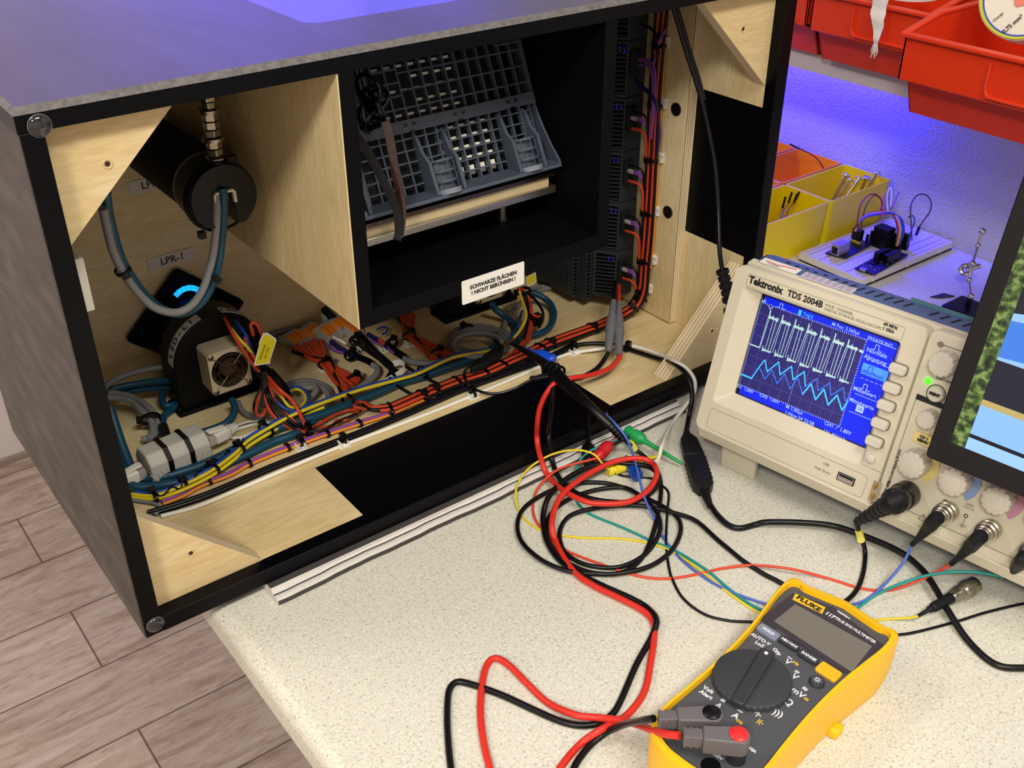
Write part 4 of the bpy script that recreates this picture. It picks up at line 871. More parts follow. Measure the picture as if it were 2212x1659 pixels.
# ================= lever connectors and wire fans =================
LEV=mat('orange_lever',(236,128,22),.35)
def lever(px,py,rot,n,l,z=.0135):
    c=onz(px,py,z); w=.0052*n; M=Matrix.Translation(c)@Matrix.Rotation(R_(rot),4,'Z')@Matrix.Rotation(R_(24),4,'X')@Matrix.Scale(1.28,4)
    t=thing('lever_connector',l,'wire connector',M=M)
    MB().prism([(-.0095,0),(.0085,0),(.0095,.004),(.0065,.0078),(-.006,.0082),(-.0095,.005)],-w/2,w/2,'x').build('clear_body',[M_CLP],t,world=False,bevel=.0004)
    for i in range(n):
        x=-w/2+.0026+i*.0052
        MB().prism([(-.0065,.0084),(.002,.0086),(.0035,.0092),(.003,.0100),(-.006,.0094)],x-.0021,x+.0021,'x').build('lever',[LEV],t,world=False,bevel=.0003)
    MB().box((-w/2+.0008,-.004,.0015),(w/2-.0008,.004,.003)).build('contact_bar',[M_NICK],t,world=False)
lever(633,742,22,3,'clear wire connector with orange levers, leftmost of the row')
lever(668,728,22,3,'clear wire connector with orange levers, second from the left')
lever(708,722,24,4,'clear wire connector with orange levers, third from the left',.0165)
lever(738,704,24,5,'clear wire connector with orange levers, topmost at the right of the row',.018)
lever(757,722,24,2,'small clear wire connector with orange levers tucked under the compartment corner')
def fan(pp_starts,knot,ends,l0,mats,z=.022):
    for i,(a,e) in enumerate(zip(pp_starts,ends)):
        a=(a[0]+2,a[1]-9)
        m=mats[i%len(mats)]; nm='orange-red' if m==M_RED else 'black'
        k=(knot[0]+(i-2.5)*2.6,knot[1]-(i-2.5)*1.0,z+random.uniform(-.0015,.002))
        cable('fan_wire','%s wire number %s from the left %s'%(nm,['one','two','three','four','five','six','seven'][i],l0),path([a,((a[0]*.55+k[0]*.45),(a[1]*.5+k[1]*.5)),k,((k[0]+e[0])/2+random.uniform(-3,3),(k[1]+e[1])/2),e],z),.0021,m,'wire')
fan([(632,760),(642,755),(655,750),(668,746),(676,742),(690,744),(630,768)],(703,786),[(742,846),(750,838),(762,832),(772,826),(776,820),(748,844),(738,850)],'in the left fan below the lever connectors',[M_RED,M_RED,M_RED,M_RED,M_RED,M_RED,M_BLKW])
fan([(862,690),(870,688),(878,686),(886,684),(892,690),(855,695)],(886,724),[(935,778),(945,776),(960,768),(972,768),(985,770),(928,772)],'in the right fan coming from under the compartment',[M_RED,M_RED,M_RED,M_RED,M_RED,M_BLKW])
for l,(a,b),(w_,h_) in (('gathering the left fan of red wires',((703,786),(722,806)),(.014,.008)),('low on the left fan of red wires',((765,818),(775,830)),(.014,.008)),('gathering the right fan of red wires',((884,724),(900,740)),(.013,.008)),('low on the right fan of red wires',((945,762),(960,776)),(.014,.008)),):
    c=onz(*a,.022); tie(c,onz(*b,.022)-c,w_,h_,'black cable tie '+l,head=110,r=.0014)
for i,(l,m,r,pp) in enumerate((('black sleeved bundle running from the rear lever connector to the floor',M_BLKM,.0038,[(775,722),(792,742),(808,760),(830,780),(848,800),(838,822)]),
 ('thin black wire over the sleeved bundle',M_BLKW,.0015,[(768,728,.026),(800,752,.026),(820,772,.026),(842,796,.025),(852,812,.022)]),
 ('black wire left of the sleeved bundle',M_BLKW,.0016,[(762,735,.024),(785,752,.024),(810,770,.024),(836,786,.024),(858,802,.022)]),
 ('navy bundle leaving the middle lever connectors',M_NAVY,.0028,[(716,738),(728,748),(744,758),(760,768)]),
 ('black sleeve continuing from the navy bundle',M_BLKM,.0032,[(756,766),(775,772),(795,780),(806,788)]),
 ('purple wire curving out of the middle lever connectors',M_PUR,.0013,[(704,742),(712,752),(726,758),(742,762)]),
 ('white wire crossing the navy bundle',M_WHT,.0014,[(720,728,.03),(734,735,.03),(748,743,.028)]),
 ('navy bundle running from the compartment corner to the right',M_NAVY,.0024,[(795,722),(812,732),(828,742),(838,752)]),
 ('black sleeve continuing to the right grey cable',M_BLKM,.0036,[(836,744),(852,758),(868,768),(874,774)]),
 ('purple wire beside the right navy bundle',M_PUR,.0012,[(800,735),(815,742),(832,748),(850,762)]),
 ('thin black wire running under the petrol cable to the harness',M_BLKW,.0016,[(868,782),(882,795),(905,808),(930,822),(952,832)]),
 ('second thin black wire running under the petrol cable to the harness',M_BLKW,.0016,[(838,822),(862,836),(885,850),(900,856)]),
 ('small purple wire end by the harness ties',M_PUR,.0011,[(884,852),(896,852),(906,846)]),
 ('grey cable stub hooking out of the black sleeve',M_GRY,.0029,[(804,788),(812,792),(816,802),(808,814),(792,826),(775,838),(757,850)]),
 ('grey cable running right to the grey cable coil',M_GRY,.0029,[(873,774),(885,780),(905,784),(935,784),(965,778),(985,772)]),
 ('grey cable along the foot of the back panel',M_GRY,.0024,[(575,727),(600,718),(640,708),(682,700),(715,697)]),
 ('blue wire loop under the compartment corner',M_BLU,.0012,[(826,722),(836,716),(836,708),(826,706),(815,712)]),
 ('small orange-red wire stub by the right navy bundle',M_RED,.0022,[(820,734,.028),(828,742,.027)]))):
    cable('loose_wire' if r<.002 else 'loose_cable',l,path(pp,.0205 if r<.003 else .0175),r,m,'cable')
ribbon('white_strip','white flat strip curling up beside the petrol cable',[onz(826,828,.018),onz(846,816,.019),onz(864,806,.021),onz(874,795,.024),onz(872,786,.026),onz(862,783,.025),onz(850,786,.022)],.006,.0006,M_WHT,'strip',(0,.2,1))
for l,(x,y) in (('with a big head on the sleeved bundle',(768,735)),('on the navy bundle at the right',(846,742)),('on the black sleeve in the middle',(758,768))):
    tie(onz(x,y,.022),onz(x+22,y+18,.022)-onz(x,y,.022),.012,.009,'black cable tie '+l,head=110,r=.0018)
mb=MB(); c=onz(708,676,.03); mb.cbox((c.x,c.y,.022),(.012,.008,.016)); mb.build('tie_mount',M_MOUNT,label='white nylon tie mount at the foot of the back panel',cat='cable tie mount',bevel=.0008)
mb=MB(); mb.cyl(onz(700,668,.034),onz(722,690,.028),.0042,n=14); mb.build('rubber_sleeve',M_RUB,label='black rubber sleeve at the foot of the back panel',cat='sleeve')
# ferrules where the yellow wire ends
mb=MB(); mb.tube(path([(1110,731,.028),(1098,740,.029),(1086,746,.029)],.028),.0011,8); mb.tube(path([(1100,736,.031),(1090,740,.031)],.03),.0013,8); mb.build('bare_ferrules',M_BRASS,label='bare brass crimp ferrules gripped by the probe clip',cat='ferrule')
# heavy power lead hanging at the right front
cable('power_lead','heavy black power lead hanging in front of the right panel',[Vector((.523,.055,.3600)),ony(1456,21,.05),ony(1480,103,.046),ony(1500,165,.042),ony(1515,215,.038),ony(1531,285,.030),ony(1545,361,.02),ony(1551,447,.01),ony(1554,533,-.004),ony(1560,585,-.012)],.0021,M_BLKW,n=10)
cable('power_lead','second black lead running with the power lead in its upper half',[Vector((.5275,.055,.3600)),ony(1463,21,.051),ony(1487,103,.047),ony(1507,165,.043),ony(1520,215,.039)],.0021,M_BLKW,n=10)
pw=thing('power_connector','black power connector with ribbed strain relief behind the oscilloscope','connector',ony(1568,640,-.02))
a=ony(1560,583,-.012);b=ony(1580,665,-.024); d=(b-a)
mb=MB(); 
for i in range(5): 
    mb.cyl(a+d*(i*.18),a+d*(i*.18+.1),.0058-.0004*(i%2)+.0002*i,n=20)
mb.cyl(a,b,.0042,n=16); mb.build('strain_relief',[M_RUB],pw,bevel=.0003)
mb=MB(); mb.cyl(b,b+d*1.3,.0088,n=6); mb.build('connector_body',[M_RUB],pw,bevel=.001)
# ================= multimeter =================
ANG=R_(-81.0); K0=onz(1617,1460,.042)
FM=Matrix.Translation((K0.x+.0095*math.cos(ANG),K0.y+.0095*math.sin(ANG),TB))@Matrix.Rotation(ANG,4,'Z')
FI=FM.inverted(); FZ_=.0442
def fl(px,py,h=FZ_): 
    q=FI@onz(px,py,TB+h); return (q.x,q.y)
mm=thing('multimeter','yellow and dark grey handheld multimeter with a large round dial lying on the bench','multimeter',M=FM)
prof=[(.1040,.030),(.1055,.0345),(.103,.0402),(.088,.0414),(.065,.0385),(.045,.0360),(.02,.0345),(-.005,.0343),(-.03,.0352),(-.05,.0362),(-.063,.0352),(-.072,.0300),(-.0785,.0180),(-.0800,.006)]
def outl(off=0,sc=1):
    R=[(w-off,v-(off if v>0.08 else -off if v<-.06 else 0)) for v,w in prof]; top=[(.015,.1020-off)]
    right=R; left=[(-x,v) for x,v in R][::-1]
    pts=[Vector((x,y,0)) for x,y in ([(0,.1085-off)]+right+left)]
    return [(p.x,p.y) for p in smooth(pts+[pts[0]],.004)[:-1]]
def loft(mb,layers,m=0,M=None,cap=True):
    mb.rings([[ (x,y,z) for x,y in ol] for ol,z in layers],m,cap,M)
O0=outl(0)
def sc(o,k): return [(x*k,y*(1-(1-k)*.6)) for x,y in o]
mb=MB(); loft(mb,[(sc(O0,.90),0),(sc(O0,.95),.003),(sc(O0,.985),.012),(O0,.026),(O0,.043),(sc(O0,.99),.0465),(sc(O0,.965),.0480),(sc(O0,.915),.0480),(sc(O0,.90),.0430)])
M_FY=mat('yellow_rubber_holster',(250,192,20),.42,bump=.05,bscale=900)
mb.build('holster',[M_FY],mm,world=False,smooth=50)
mb=MB()
mb.box((.028,.036,.0),(.0395,.046,.008))
mb.build('holster_foot',[M_FY],mm,world=False,bevel=.002)
M_FG=mat('charcoal_meter_face',(78,80,84),.5,bump=.05,bscale=2000)
O1=sc(O0,.905)
MB().prism(O1,.040,.0442,'z').build('face_panel',[M_FG],mm,world=False,bevel=.0006)
def Lp(l,h=FZ_): return [fl(a,b,h) for a,b in l]
M_LENS=mat('dark_plum_lens',(46,38,48),.12,coat=1)
mb=MB(); mb.prism(Lp([(1712,1282),(1800,1312),(1908,1394),(1828,1457),(1640,1338)]),.0441,.0449,'z',0)
mb.build('display_bezel',[M_LENS],mm,world=False,bevel=.0003)
mb=MB(); mb.prism(Lp([(1718,1305),(1884,1396),(1840,1452),(1672,1342)],.045),.0449,.0451,'z',0); mb.build('lcd',[mat('grey_lcd',(112,108,98),.1,coat=1)],mm,world=False)
def txt(mb,s,px,py,size,rot=0,m=0,h=.0451,bold=.0001,sx=1): x,y=fl(px,py,h); mb.text(s,size,Matrix.Translation((x,y,h))@Matrix.Rotation(R_(rot),4,'Z'),m,bold=bold,sx=sx)
mb=MB(); mb.prism(Lp([(1718,1282),(1783,1312),(1776,1326),(1712,1295)],.0451),.0449,.0452,'z',0); txt(mb,'FLUKE',1747,1304,.0055,-3,1,.0453,.0002,1.2)
txt(mb,'117',1793,1329,.0045,-4,2,.0451,.0002); txt(mb,'TRUE RMS MULTIMETER',1847,1361,.0034,-5,2,.0451,.0001,.85); txt(mb,'VoltAlert',1822,1328,.0026,-5,2,.0452)
mb.build('front_lettering',[mat('badge_yellow',(242,190,40),.4),M_INK,mat('white_print',(225,225,228),.5)],mm,world=False)
def keycap(px,py,w,h,m,s=None,col=0,ts=.0032,rot=-3,nm='button'):
    x,y=fl(px,py,.046); M=Matrix.Translation((x,y,0))@Matrix.Rotation(R_(rot),4,'Z'); mb=MB(); mb.prism(rrect(-w/2,-h/2,w/2,h/2,.0018,4),.043,.0462,'z',0,M)
    if s: mb.text(s,ts,M@Matrix.Translation((0,0,.0462)),1,bold=.00015)
    return mb.build(nm,[m,mat('white_print',(225,225,228))],mm,world=False,bevel=.0007)
keycap(1660,1364,.0155,.0072,mat('lilac_grey_key',(132,136,160),.45),'HOLD')
keycap(1705,1389,.0140,.0062,mat('dark_key',(52,54,60),.45),'MIN MAX',ts=.0028); keycap(1747,1418,.0140,.0068,mat('dark_key',(52,54,60)),'RANGE',ts=.0032)
keycap(1790,1449,.0150,.0100,mat('yellow_key',(244,182,30),.4))
x,y=fl(1765,1471,.046); mb=MB(); mb.lathe([(.0050,0),(.0050,.002),(.0040,.0032),(.0005,.0036)],(x,y,.0435),(0,0,1),24)
mb.torus((x,y,.0471),.0012,.00035,(0,0,1),14,6,1)
for i in range(8): a=i*math.pi/4; mb.cbox((0,0,0),(.0009,.0003,.0003),1,Matrix.Translation((x+.0024*math.cos(a),y+.0024*math.sin(a),.0469))@Matrix.Rotation(a,4,'Z'))
mb.build('backlight_button',[mat('dark_key',(52,54,60)),mat('white_print',(225,225,228))],mm,world=False)
kx,ky=-.0088,.0038
mb=MB(); rs=[]
for z,r,sc_ in((.0440,.0248,1),(.0470,.0248,1),(.0482,.0240,0),(.0486,.0232,0)):
    rs.append([(kx+(r-(.0006*sc_ if (i%4)<2 else 0))*math.cos(2*math.pi*i/144),ky+(r-(.0006*sc_ if (i%4)<2 else 0))*math.sin(2*math.pi*i/144),z) for i in range(144)])
mb.rings(rs); dial=mb.build('rotary_dial',[mat('dial_grey',(56,58,62),.5)],mm,world=False,smooth=30)
a0=fl(1592,1517,.052);a1=fl(1660,1403,.052); dx,dy=a1[0]-a0[0],a1[1]-a0[1]; LL=math.hypot(dx,dy); Mp=Matrix.Translation(((a0[0]+a1[0])/2,(a0[1]+a1[1])/2,0))@Matrix.Rotation(math.atan2(dy,dx),4,'Z')
mb=MB(); mb.prism([(-LL/2,-.0042),(LL/2,-.0048),(LL/2,.0048),(-LL/2,.0042)],.0484,.0522,'z',0,Mp); dp=mb.build('dial_pointer',[mat('dial_grey_ridge',(50,52,56),.5)],dial,world=False,bevel=.0012)
mb=MB(); mb.cyl((LL/2-.004,0,.0522),(LL/2-.004,0,.0525),.0013,n=14,M=Mp); mb.build('pointer_dot',[mat('white_print',(225,225,228))],dial,world=False)
mb=MB()
for s,px,py,sz,r,c in (('AUTO-V',1643,1381,.0038,0,0),('LoZ',1641,1392,.0038,0,0),('OFF',1677,1408,.0038,-30,0),('V',1702,1430,.0062,-5,0),('~',1707,1421,.0058,-5,0),('V',1717,1462,.0062,-5,0),('=',1721,1452,.0055,-5,0),('mV',1724,1497,.0065,-5,0),('≈',1739,1488,.006,-5,0),('=',1741,1511,.0055,-5,1),('Ω',1702,1518,.0075,-8,0),(')))',1681,1541,.0065,8,0),('Volt',1530,1490,.0042,0,0),('Alert',1525,1501,.0042,0,0),('A',1552,1525,.0060,0,0),('=',1561,1514,.0055,0,0),('A',1589,1547,.0060,0,0),('~',1599,1536,.0058,0,0),('Hz',1598,1560,.0034,0,1),('Hz',1719,1433,.0034,0,1),('+|-',1636,1541,.0048,0,0),('⊣⊢',1643,1560,.0055,0,1),('|(-',1643,1560,.0044,0,1),('600V',1550,1634,.0032,0,0),('COM',1541,1600,.0030,0,0),('10A',1625,1620,.0030,0,0)):
    if s=='⊣⊢': continue
    txt(mb,s,px,py,sz,r,c,.0444,.00015)
mb.build('dial_markings',[mat('white_print',(225,225,228)),mat('yellow_print',(226,186,60),.5)],mm,world=False)
MB().cyl((*fl(1535,1655),.0435),(*fl(1535,1655),.0446),.0058,n=24).build('input_jack',[M_BPL],mm,world=False)
# plugs
def plug(nm,label,jp,tp,m_cap,z):
    j=onz(*jp,z);t=onz(*tp,z); d=(t-j).normalized(); L=(t-j).length; s=Vector((-d.y,d.x,0)); up=Vector((0,0,1))
    M=Matrix(((d.x,s.x,0,j.x),(d.y,s.y,0,j.y),(0,0,1,z),(0,0,0,1))); p=thing(nm,label,'test lead plug',M=M)
    G=mat('mid_grey_plug',(104,100,102),.5)
    o=[(.36*L,-.0048)]+[( -.0062*math.cos(R_(a)),-.0062*math.sin(R_(a))) for a in range(75,-76,-15)][::-1][::-1]
    pol=[(.60*L,-.0052),(.60*L,.0052)]+[(.0064*math.cos(R_(a)),.0064*math.sin(R_(a))) for a in range(105,256,15)]
    MB().prism(pol,-.0085,.0042,'z').build('body',[G],p,world=False,bevel=.0010)
    mb=MB(); mb.box((.60*L,-.0036,-.0055),(.92*L,.0036,.0030))
    for i in range(3): mb.box((.66*L+i*.0035,-.0040,-.0060),(.66*L+i*.0035+.0018,.0040,.0034))
    mb.build('sleeve',[G],p,world=False,bevel=.0006)
    mb=MB(); mb.lathe([(.0054,0),(.0054,.0012),(.0040,.0022),(.0004,.0025)],(.0005,0,.0038),(0,0,1),28); mb.build('cap',[m_cap],p,world=False)
    MB().cyl((0,0,-.0085),(0,0,-(z-TB-FZ_)+.0002),.0058,n=22).build('shroud',[mat('dark_plug_shroud',(40,40,44),.4)],p,world=False)
    return p
plug('test_plug','grey test lead plug with a black cap in the multimeter',(1538,1550),(1412,1552),M_BPL,.0475)
plug('test_plug','grey test lead plug with a red cap in the multimeter',(1596,1597),(1466,1588),mat('red_cap',(226,46,46),.35),.0510)
# ================= test leads and probes =================
def bodyline(nm,label,cat,pts,rad,m,parts=None):
    pass
def probe(label,top,bot,zt,zb,ring):
    a=onx(*top,zt) if isinstance(zt,float) and zt>.3 else onz(*top,zt); b=onz(*bot,zb); d=b-a; L=d.length
    t=thing('test_probe',label,'test probe',b)
    G=mat('grey_probe_plastic',(104,104,110),.5)
    MB().lathe([(.0030,0),(.0036,.02*L/.06),(.0044,.30*L),(.0050,.52*L),(.0050,.60*L),(.0044,.66*L),(.0036,.98*L),(.0030,L)],a,d,22).build('grip',[G],t)
    mb=MB()
    for k in(.57,.60): mb.torus(a+d*k,.0050,.0004,d,24,6)
    mb.build('grip_rings',[G],t)
    MB().lathe([(.0012,-.028),(.0019,-.026),(.0021,-.002),(.0029,.0)],a,d,14).build('tip_shroud',[ring],t)
    return a,b
a1,b1=probe('left grey test probe clipped to the lowest module, with the black lead',(1325,650),(1314,760),.050,.027,M_BPL)
a2,b2=probe('right grey test probe on the lowest module, with red collar and red lead',(1337,655),(1337,768),.046,.0255,mat('red_collar',(200,52,40),.4))
red=[b2]+path([(1339,772,.0255),(1317,795,.027),(1277,810,.030),(1240,816,.034),(1201,826,.033),(1180,850,.026),(1165,885,.020)],0)+[onz(1160,925,.0165),ony(1160,948,-.0035),ony(1163,970,-.005),ony(1169,992,-.007)]+path([(1183,1027,-.004),(1216,1059,.001),(1259,1081,.002),(1295,1088,.001),(1357,1084,0),(1400,1059,.001),(1419,1023,.003),(1406,998,.005),(1375,990,.007),(1324,998,.007),(1266,1027,.006),(1219,1063,.006),(1198,1099,.003),(1192,1139,.0),(1199,1165),(1215,1200),(1243,1238),(1284,1266),(1340,1293),(1390,1320),(1412,1346),(1412,1385),(1406,1427),(1395,1485),(1375,1522),(1345,1552),(1300,1575,.000),(1255,1606),(1215,1652),(1190,1700),(1178,1760)],-.0070)
cable('test_lead','red test lead from the right grey probe, looped once and leaving at the front',red,.0024,M_LEAD,n=12)
blk=[b1]+path([(1312,765,.024),(1304,779,.020),(1288,797,.018),(1262,812,.0175),(1237,818,.0175),(1212,814,.026),(1196,811,.034),(1193,835,.030),(1192,870,.022),(1188,910,.018)],0)+[ony(1185,940,-.003),ony(1187,965,-.005),ony(1192,992,-.008)]+path([(1205,1028,-.004),(1230,1056,-.004),(1268,1075,-.003),(1315,1084,-.003),(1362,1084,-.004),(1400,1068,-.003),(1419,1048,-.001),(1422,1028,.001),(1408,1011,.002),(1378,1003,.002),(1330,1000,.001),(1284,1005,.001),(1240,1024,0),(1205,1050,-.001),(1183,1078,.000),(1173,1119),(1180,1166),(1205,1206),(1243,1235),(1299,1264),(1362,1292),(1398,1313),(1418,1339,-.0035),(1408,1375),(1375,1435),(1340,1515),(1320,1545),(1290,1563),(1250,1567),(1205,1556),(1150,1532),(1080,1500),(1010,1476),(985,1474),(970,1492),(966,1540),(968,1600),(974,1659),(985,1730)],-.0076)
cable('test_lead','black test lead from the left grey probe, looped once and swinging round to the left',blk,.0023,M_BLKW,n=12)
cable('test_lead','red test lead from the red capped plug, humping up at the front left',path([(1468,1589,.0495),(1440,1586,.045),(1412,1578,.035),(1385,1568,.020),(1360,1560,.008),(1335,1555,.003),(1290,1550,-.002),(1245,1545,-.002),(1185,1519),(1140,1478),(1105,1442),(1080,1424),(1062,1424),(1048,1446),(1040,1490),(1038,1545),(1045,1605),(1058,1659),(1075,1720)],-.0072),.0024,M_LEAD,n=12)
cable('test_lead','black test lead from the black capped plug curving off the front of the bench',path([(1412,1552,.046),(1395,1555,.040),(1370,1560,.026),(1345,1566,.010),(1310,1582,-.003),(1280,1605),(1255,1634),(1238,1665),(1225,1720)],-.0076),.0023,M_BLKW,n=12)
# ================= oscilloscope probe with hook =================
op=thing('oscilloscope_probe','black oscilloscope probe lying across the front edge with its hook towards the yellow wire','probe',onz(1260,860,.03))
def ln(ps): return [onz(x,y,z) for x,y,z in ps]
q=ln([(1204,812,.036),(1236,845,.034),(1275,880,.030),(1310,912,.022),(1330,932,.016),(1346,950,.010)])
mb=MB(); pts=smooth(q); N=len(pts); mb.tube(pts,[.0066-.0034*(i/(N-1))**1.2 for i in range(N)],16); mb.build('barrel',[M_BPL],op)
mb=MB()
for i in range(9):
    k=int(N*(.80+i*.02)); mb.torus(pts[min(k,N-2)],.0040,.0005,pts[min(k+1,N-1)]-pts[k],16,5)
mb.build('strain_ribs',[M_RUB],op)
h=ln([(1204,812,.036),(1188,800,.036),(1176,786,.036),(1150,768,.034),(1120,750,.031),(1104,742,.029)])
mb=MB(); pts=smooth(h); N=len(pts); mb.tube(pts,[.0064 if i<N*.22 else .0056-.0038*(i/(N-1)) for i in range(N)],14); mb.build('hook_tip',[M_BPL],op)
mb=MB(); 
for t in((1206,806),(1196,800),(1186,797)): 
    c=onz(*t,.037); mb.torus(c,.0068,.0013,onz(1236,845,.034)-onz(1188,800,.036),24,8)
mb.build('collar',[M_BPL],op)
gl=ln([(1186,808,.036),(1165,812,.032),(1145,822,.028),(1110,840,.020),(1075,850,.0175),(1045,848,.0175),(1020,838,.018),(1008,825,.022),(1003,805,.026),(1015,790,.030),(1036,775,.031)])
MB().tube(smooth(gl),.0014,8).build('ground_lead',[M_BLKW],op)
mb=MB(); a=onz(1018,800,.030); b=onz(1086,752,.030); d=b-a; s=Vector((-d.y,d.x,0)).normalized()
mb.prism([(0,-.002),(.3,-.006),(.75,-.0075),(.86,-.005),(1,-.0012),(1,.0012),(.86,.004),(.75,.0045),(.3,.004),(0,.002)],-.0035,.0035,'z',0,Matrix(((d.x,s.x,0,a.x),(d.y,s.y,0,a.y),(d.z,0,1,a.z),(0,0,0,1))))
mb.build('ground_clip_boot',[M_RUB],op,bevel=.001)
mb=MB(); mb.tube([b,b+d*.10+Vector((0,0,.001))],.0011,8); mb.build('clip_jaw',[M_BRASS],op)
MB().tube(smooth(ln([(1185,812,.038),(1150,818,.034),(1152,816,.033)])+[]),.0024,8).build('ground_collar',[M_RUB],op)
cab=path([(1344,947,.010),(1358,958,.003),(1371,969,-.004),(1393,987),(1412,1004),(1425,1030),(1428,1062),(1421,1110),(1406,1165),(1383,1210),(1340,1238),(1274,1241),(1221,1235),(1168,1213),(1127,1175),(1118,1134),(1136,1097),(1190,1062),(1243,1046),(1299,1043),(1346,1053),(1393,1075),(1440,1100),(1466,1125),(1469,1156),(1450,1194),(1409,1225),(1356,1240),(1300,1243),(1250,1230),(1205,1200),(1183,1160),(1187,1115),(1221,1084),(1268,1065),(1325,1056),(1362,1062),(1409,1100),(1425,1131),(1421,1162),(1393,1200),(1346,1224),(1299,1226),(1252,1215),(1218,1190),(1209,1152),(1227,1120),(1268,1105),(1331,1097),(1393,1098),(1456,1112),(1503,1128),(1550,1166),(1580,1191),(1606,1212),(1650,1240),(1691,1262),(1740,1300),(1790,1314),(1822,1302),(1849,1277),(1864,1240),(1869,1196),(1863,1168,.002),(1856,1150,.010),(1850,1130,.020)],-.0080)
zz=0
for i,p in enumerate(cab): p.z+= .0022*(1+math.sin(i*.55))*.5 if 10<i<52 else 0
MB().tube(smooth(cab),.0019,10).build('probe_cable',[M_BLKW],op)
for px,py,qx,qy,z in((1366,962,1372,972,-.002),(1858,1158,1854,1140,.010)):
    a=onz(px,py,z);b=onz(qx,qy,z); d=(b-a).normalized(); MB().cyl(a-d*.005,a+d*.006,.0030,n=16).build('marker_ring',[mat('pale_yellow_ring',(240,232,110),.4)],op)
# blue hook clip beside it
def clipper(nm,label,cat,body,tipend,z0,z1,r,m,tip_m=None,loose=None,plunger=None):
    a=onz(*body,z0); b=onz(*tipend,z1); d=(b-a); L=d.length
    t=thing(nm,label,cat,a)
    MB().lathe([(r*.72,0),(r*.95,.002),(r*.95,.0045),(r*.72,.0052),(r*.72,.0075),(r,.0082),(r,.0155),(r*.9,.018),(r*.42,.0215)],a,d,22).build('plunger_body',[m],t)
    MB().lathe([(r*.42,.021),(r*.34,L*.6),(r*.26,L*.97),(r*.15,L)],a,d,14).build('probe_nose',[tip_m or m],t)
    return t
M_CG=mat('green_clip',(30,160,84),.4); M_CR=mat('red_clip',(196,34,38),.35); M_CB=mat('blue_clip',(20,78,214),.35); M_CY=mat('yellow_clip',(240,220,50),.4)
clipper('hook_clip','blue hook clip beside the oscilloscope probe hook, gripping the ferrules','clip',(1198,778),(1096,740),.024,.027,.0058,M_CB)
clipper('grabber_clip','green grabber clip resting on the towel with its nose pointing right','clip',(1352,928),(1474,1002),.006,-.004,.0055,M_CG)
clipper('grabber_clip','red grabber clip standing beside the towel','clip',(1288,990),(1338,938),.004,.012,.0058,M_CR)
clipper('grabber_clip','black grabber clip standing upright against the front of the box','clip',(1271,1002),(1271,876),-.002,.020,.0062,M_BPL)
clipper('grabber_clip','yellow grabber clip lying behind the red and black loops','clip',(1312,1018),(1436,980),-.0045,-.004,.0052,M_CY)
cb=clipper('grabber_clip','translucent blue grabber clip lying behind the red loop','clip',(1378,1032),(1352,985),-.004,-.003,.0056,mat('translucent_blue_clip',(24,84,196),.15,trans=.35))
# thin coloured wires
def TW(l,pp,m,r=.00095): return cable('thin_wire',l,path(pp,-.0088),r,m,'wire')
TW('thin yellow wire looping left and running under the multimeter to the loose plug',[(1318,1016,.0),(1300,1000,.004),(1284,982,.010),(1256,973,.012),(1221,974,.010),(1180,987,.006),(1136,1018,.002),(1114,1062,-.003),(1124,1109),(1158,1140),(1205,1155),(1268,1162),(1346,1164),(1409,1175),(1449,1190),(1495,1219),(1545,1258),(1591,1293),(1633,1320),(1700,1352),(1790,1362),(1850,1345),(1876,1341),(1919,1337),(1960,1335,-.006),(1984,1331,-.002)],M_YEL)
TW('thin blue wire running down under the multimeter to the second scope channel',[(1310,893,.022),(1312,899,.023),(1320,906,.023),(1331,918,.022),(1353,946,.014),(1368,984,.006),(1381,1034,.004),(1393,1078,.0),(1419,1131),(1433,1162),(1476,1212),(1526,1250),(1576,1277),(1645,1302),(1720,1322),(1790,1320),(1834,1308),(1876,1293,-.006),(1919,1254,.002),(1953,1212,.012),(1970,1176,.024)],M_TBLU,.0011)
TW('thin turquoise wire running under the multimeter to the fourth scope channel',[(1352,935,.008),(1345,944,.010),(1299,962,.010),(1262,984,.004),(1246,1012,-.003),(1238,1062),(1256,1097),(1284,1115),(1346,1140),(1409,1169),(1456,1188),(1526,1231),(1576,1273),(1637,1314),(1720,1345),(1800,1338),(1845,1318),(1899,1281,-.004),(1976,1250,.002),(2040,1237,.008),(2090,1235,.012),(2130,1239,.013),(2176,1248,.013)],M_TGRN,.0011)
TW('thin orange-red wire crossing behind the multimeter to the third scope channel',[(1290,990,.006),(1237,1003,.003),(1199,1018,.001),(1165,1050,-.004),(1152,1084),(1155,1119),(1180,1153),(1221,1188),(1299,1219),(1378,1244),(1441,1250),(1503,1241),(1560,1228),(1622,1221,-.007),(1707,1229,-.004),(1784,1248),(1861,1271),(1919,1275),(1976,1258,-.004),(2025,1235,.006),(2056,1217,.016)],M_TRED,.0011)
TW('thin black wire hanging down and under the multimeter to the right edge',[(1290,1010,-.003),(1312,1012),(1346,1028),(1409,1034),(1427,1047,.0),(1444,1065,.001),(1441,1109,0),(1439,1172),(1444,1219),(1452,1250),(1476,1293),(1522,1327),(1576,1341),(1640,1346),(1750,1372),(1850,1382),(1924,1373),(1976,1366),(2065,1343),(2130,1323),(2212,1304),(2300,1292)],M_BLKW,.0011)
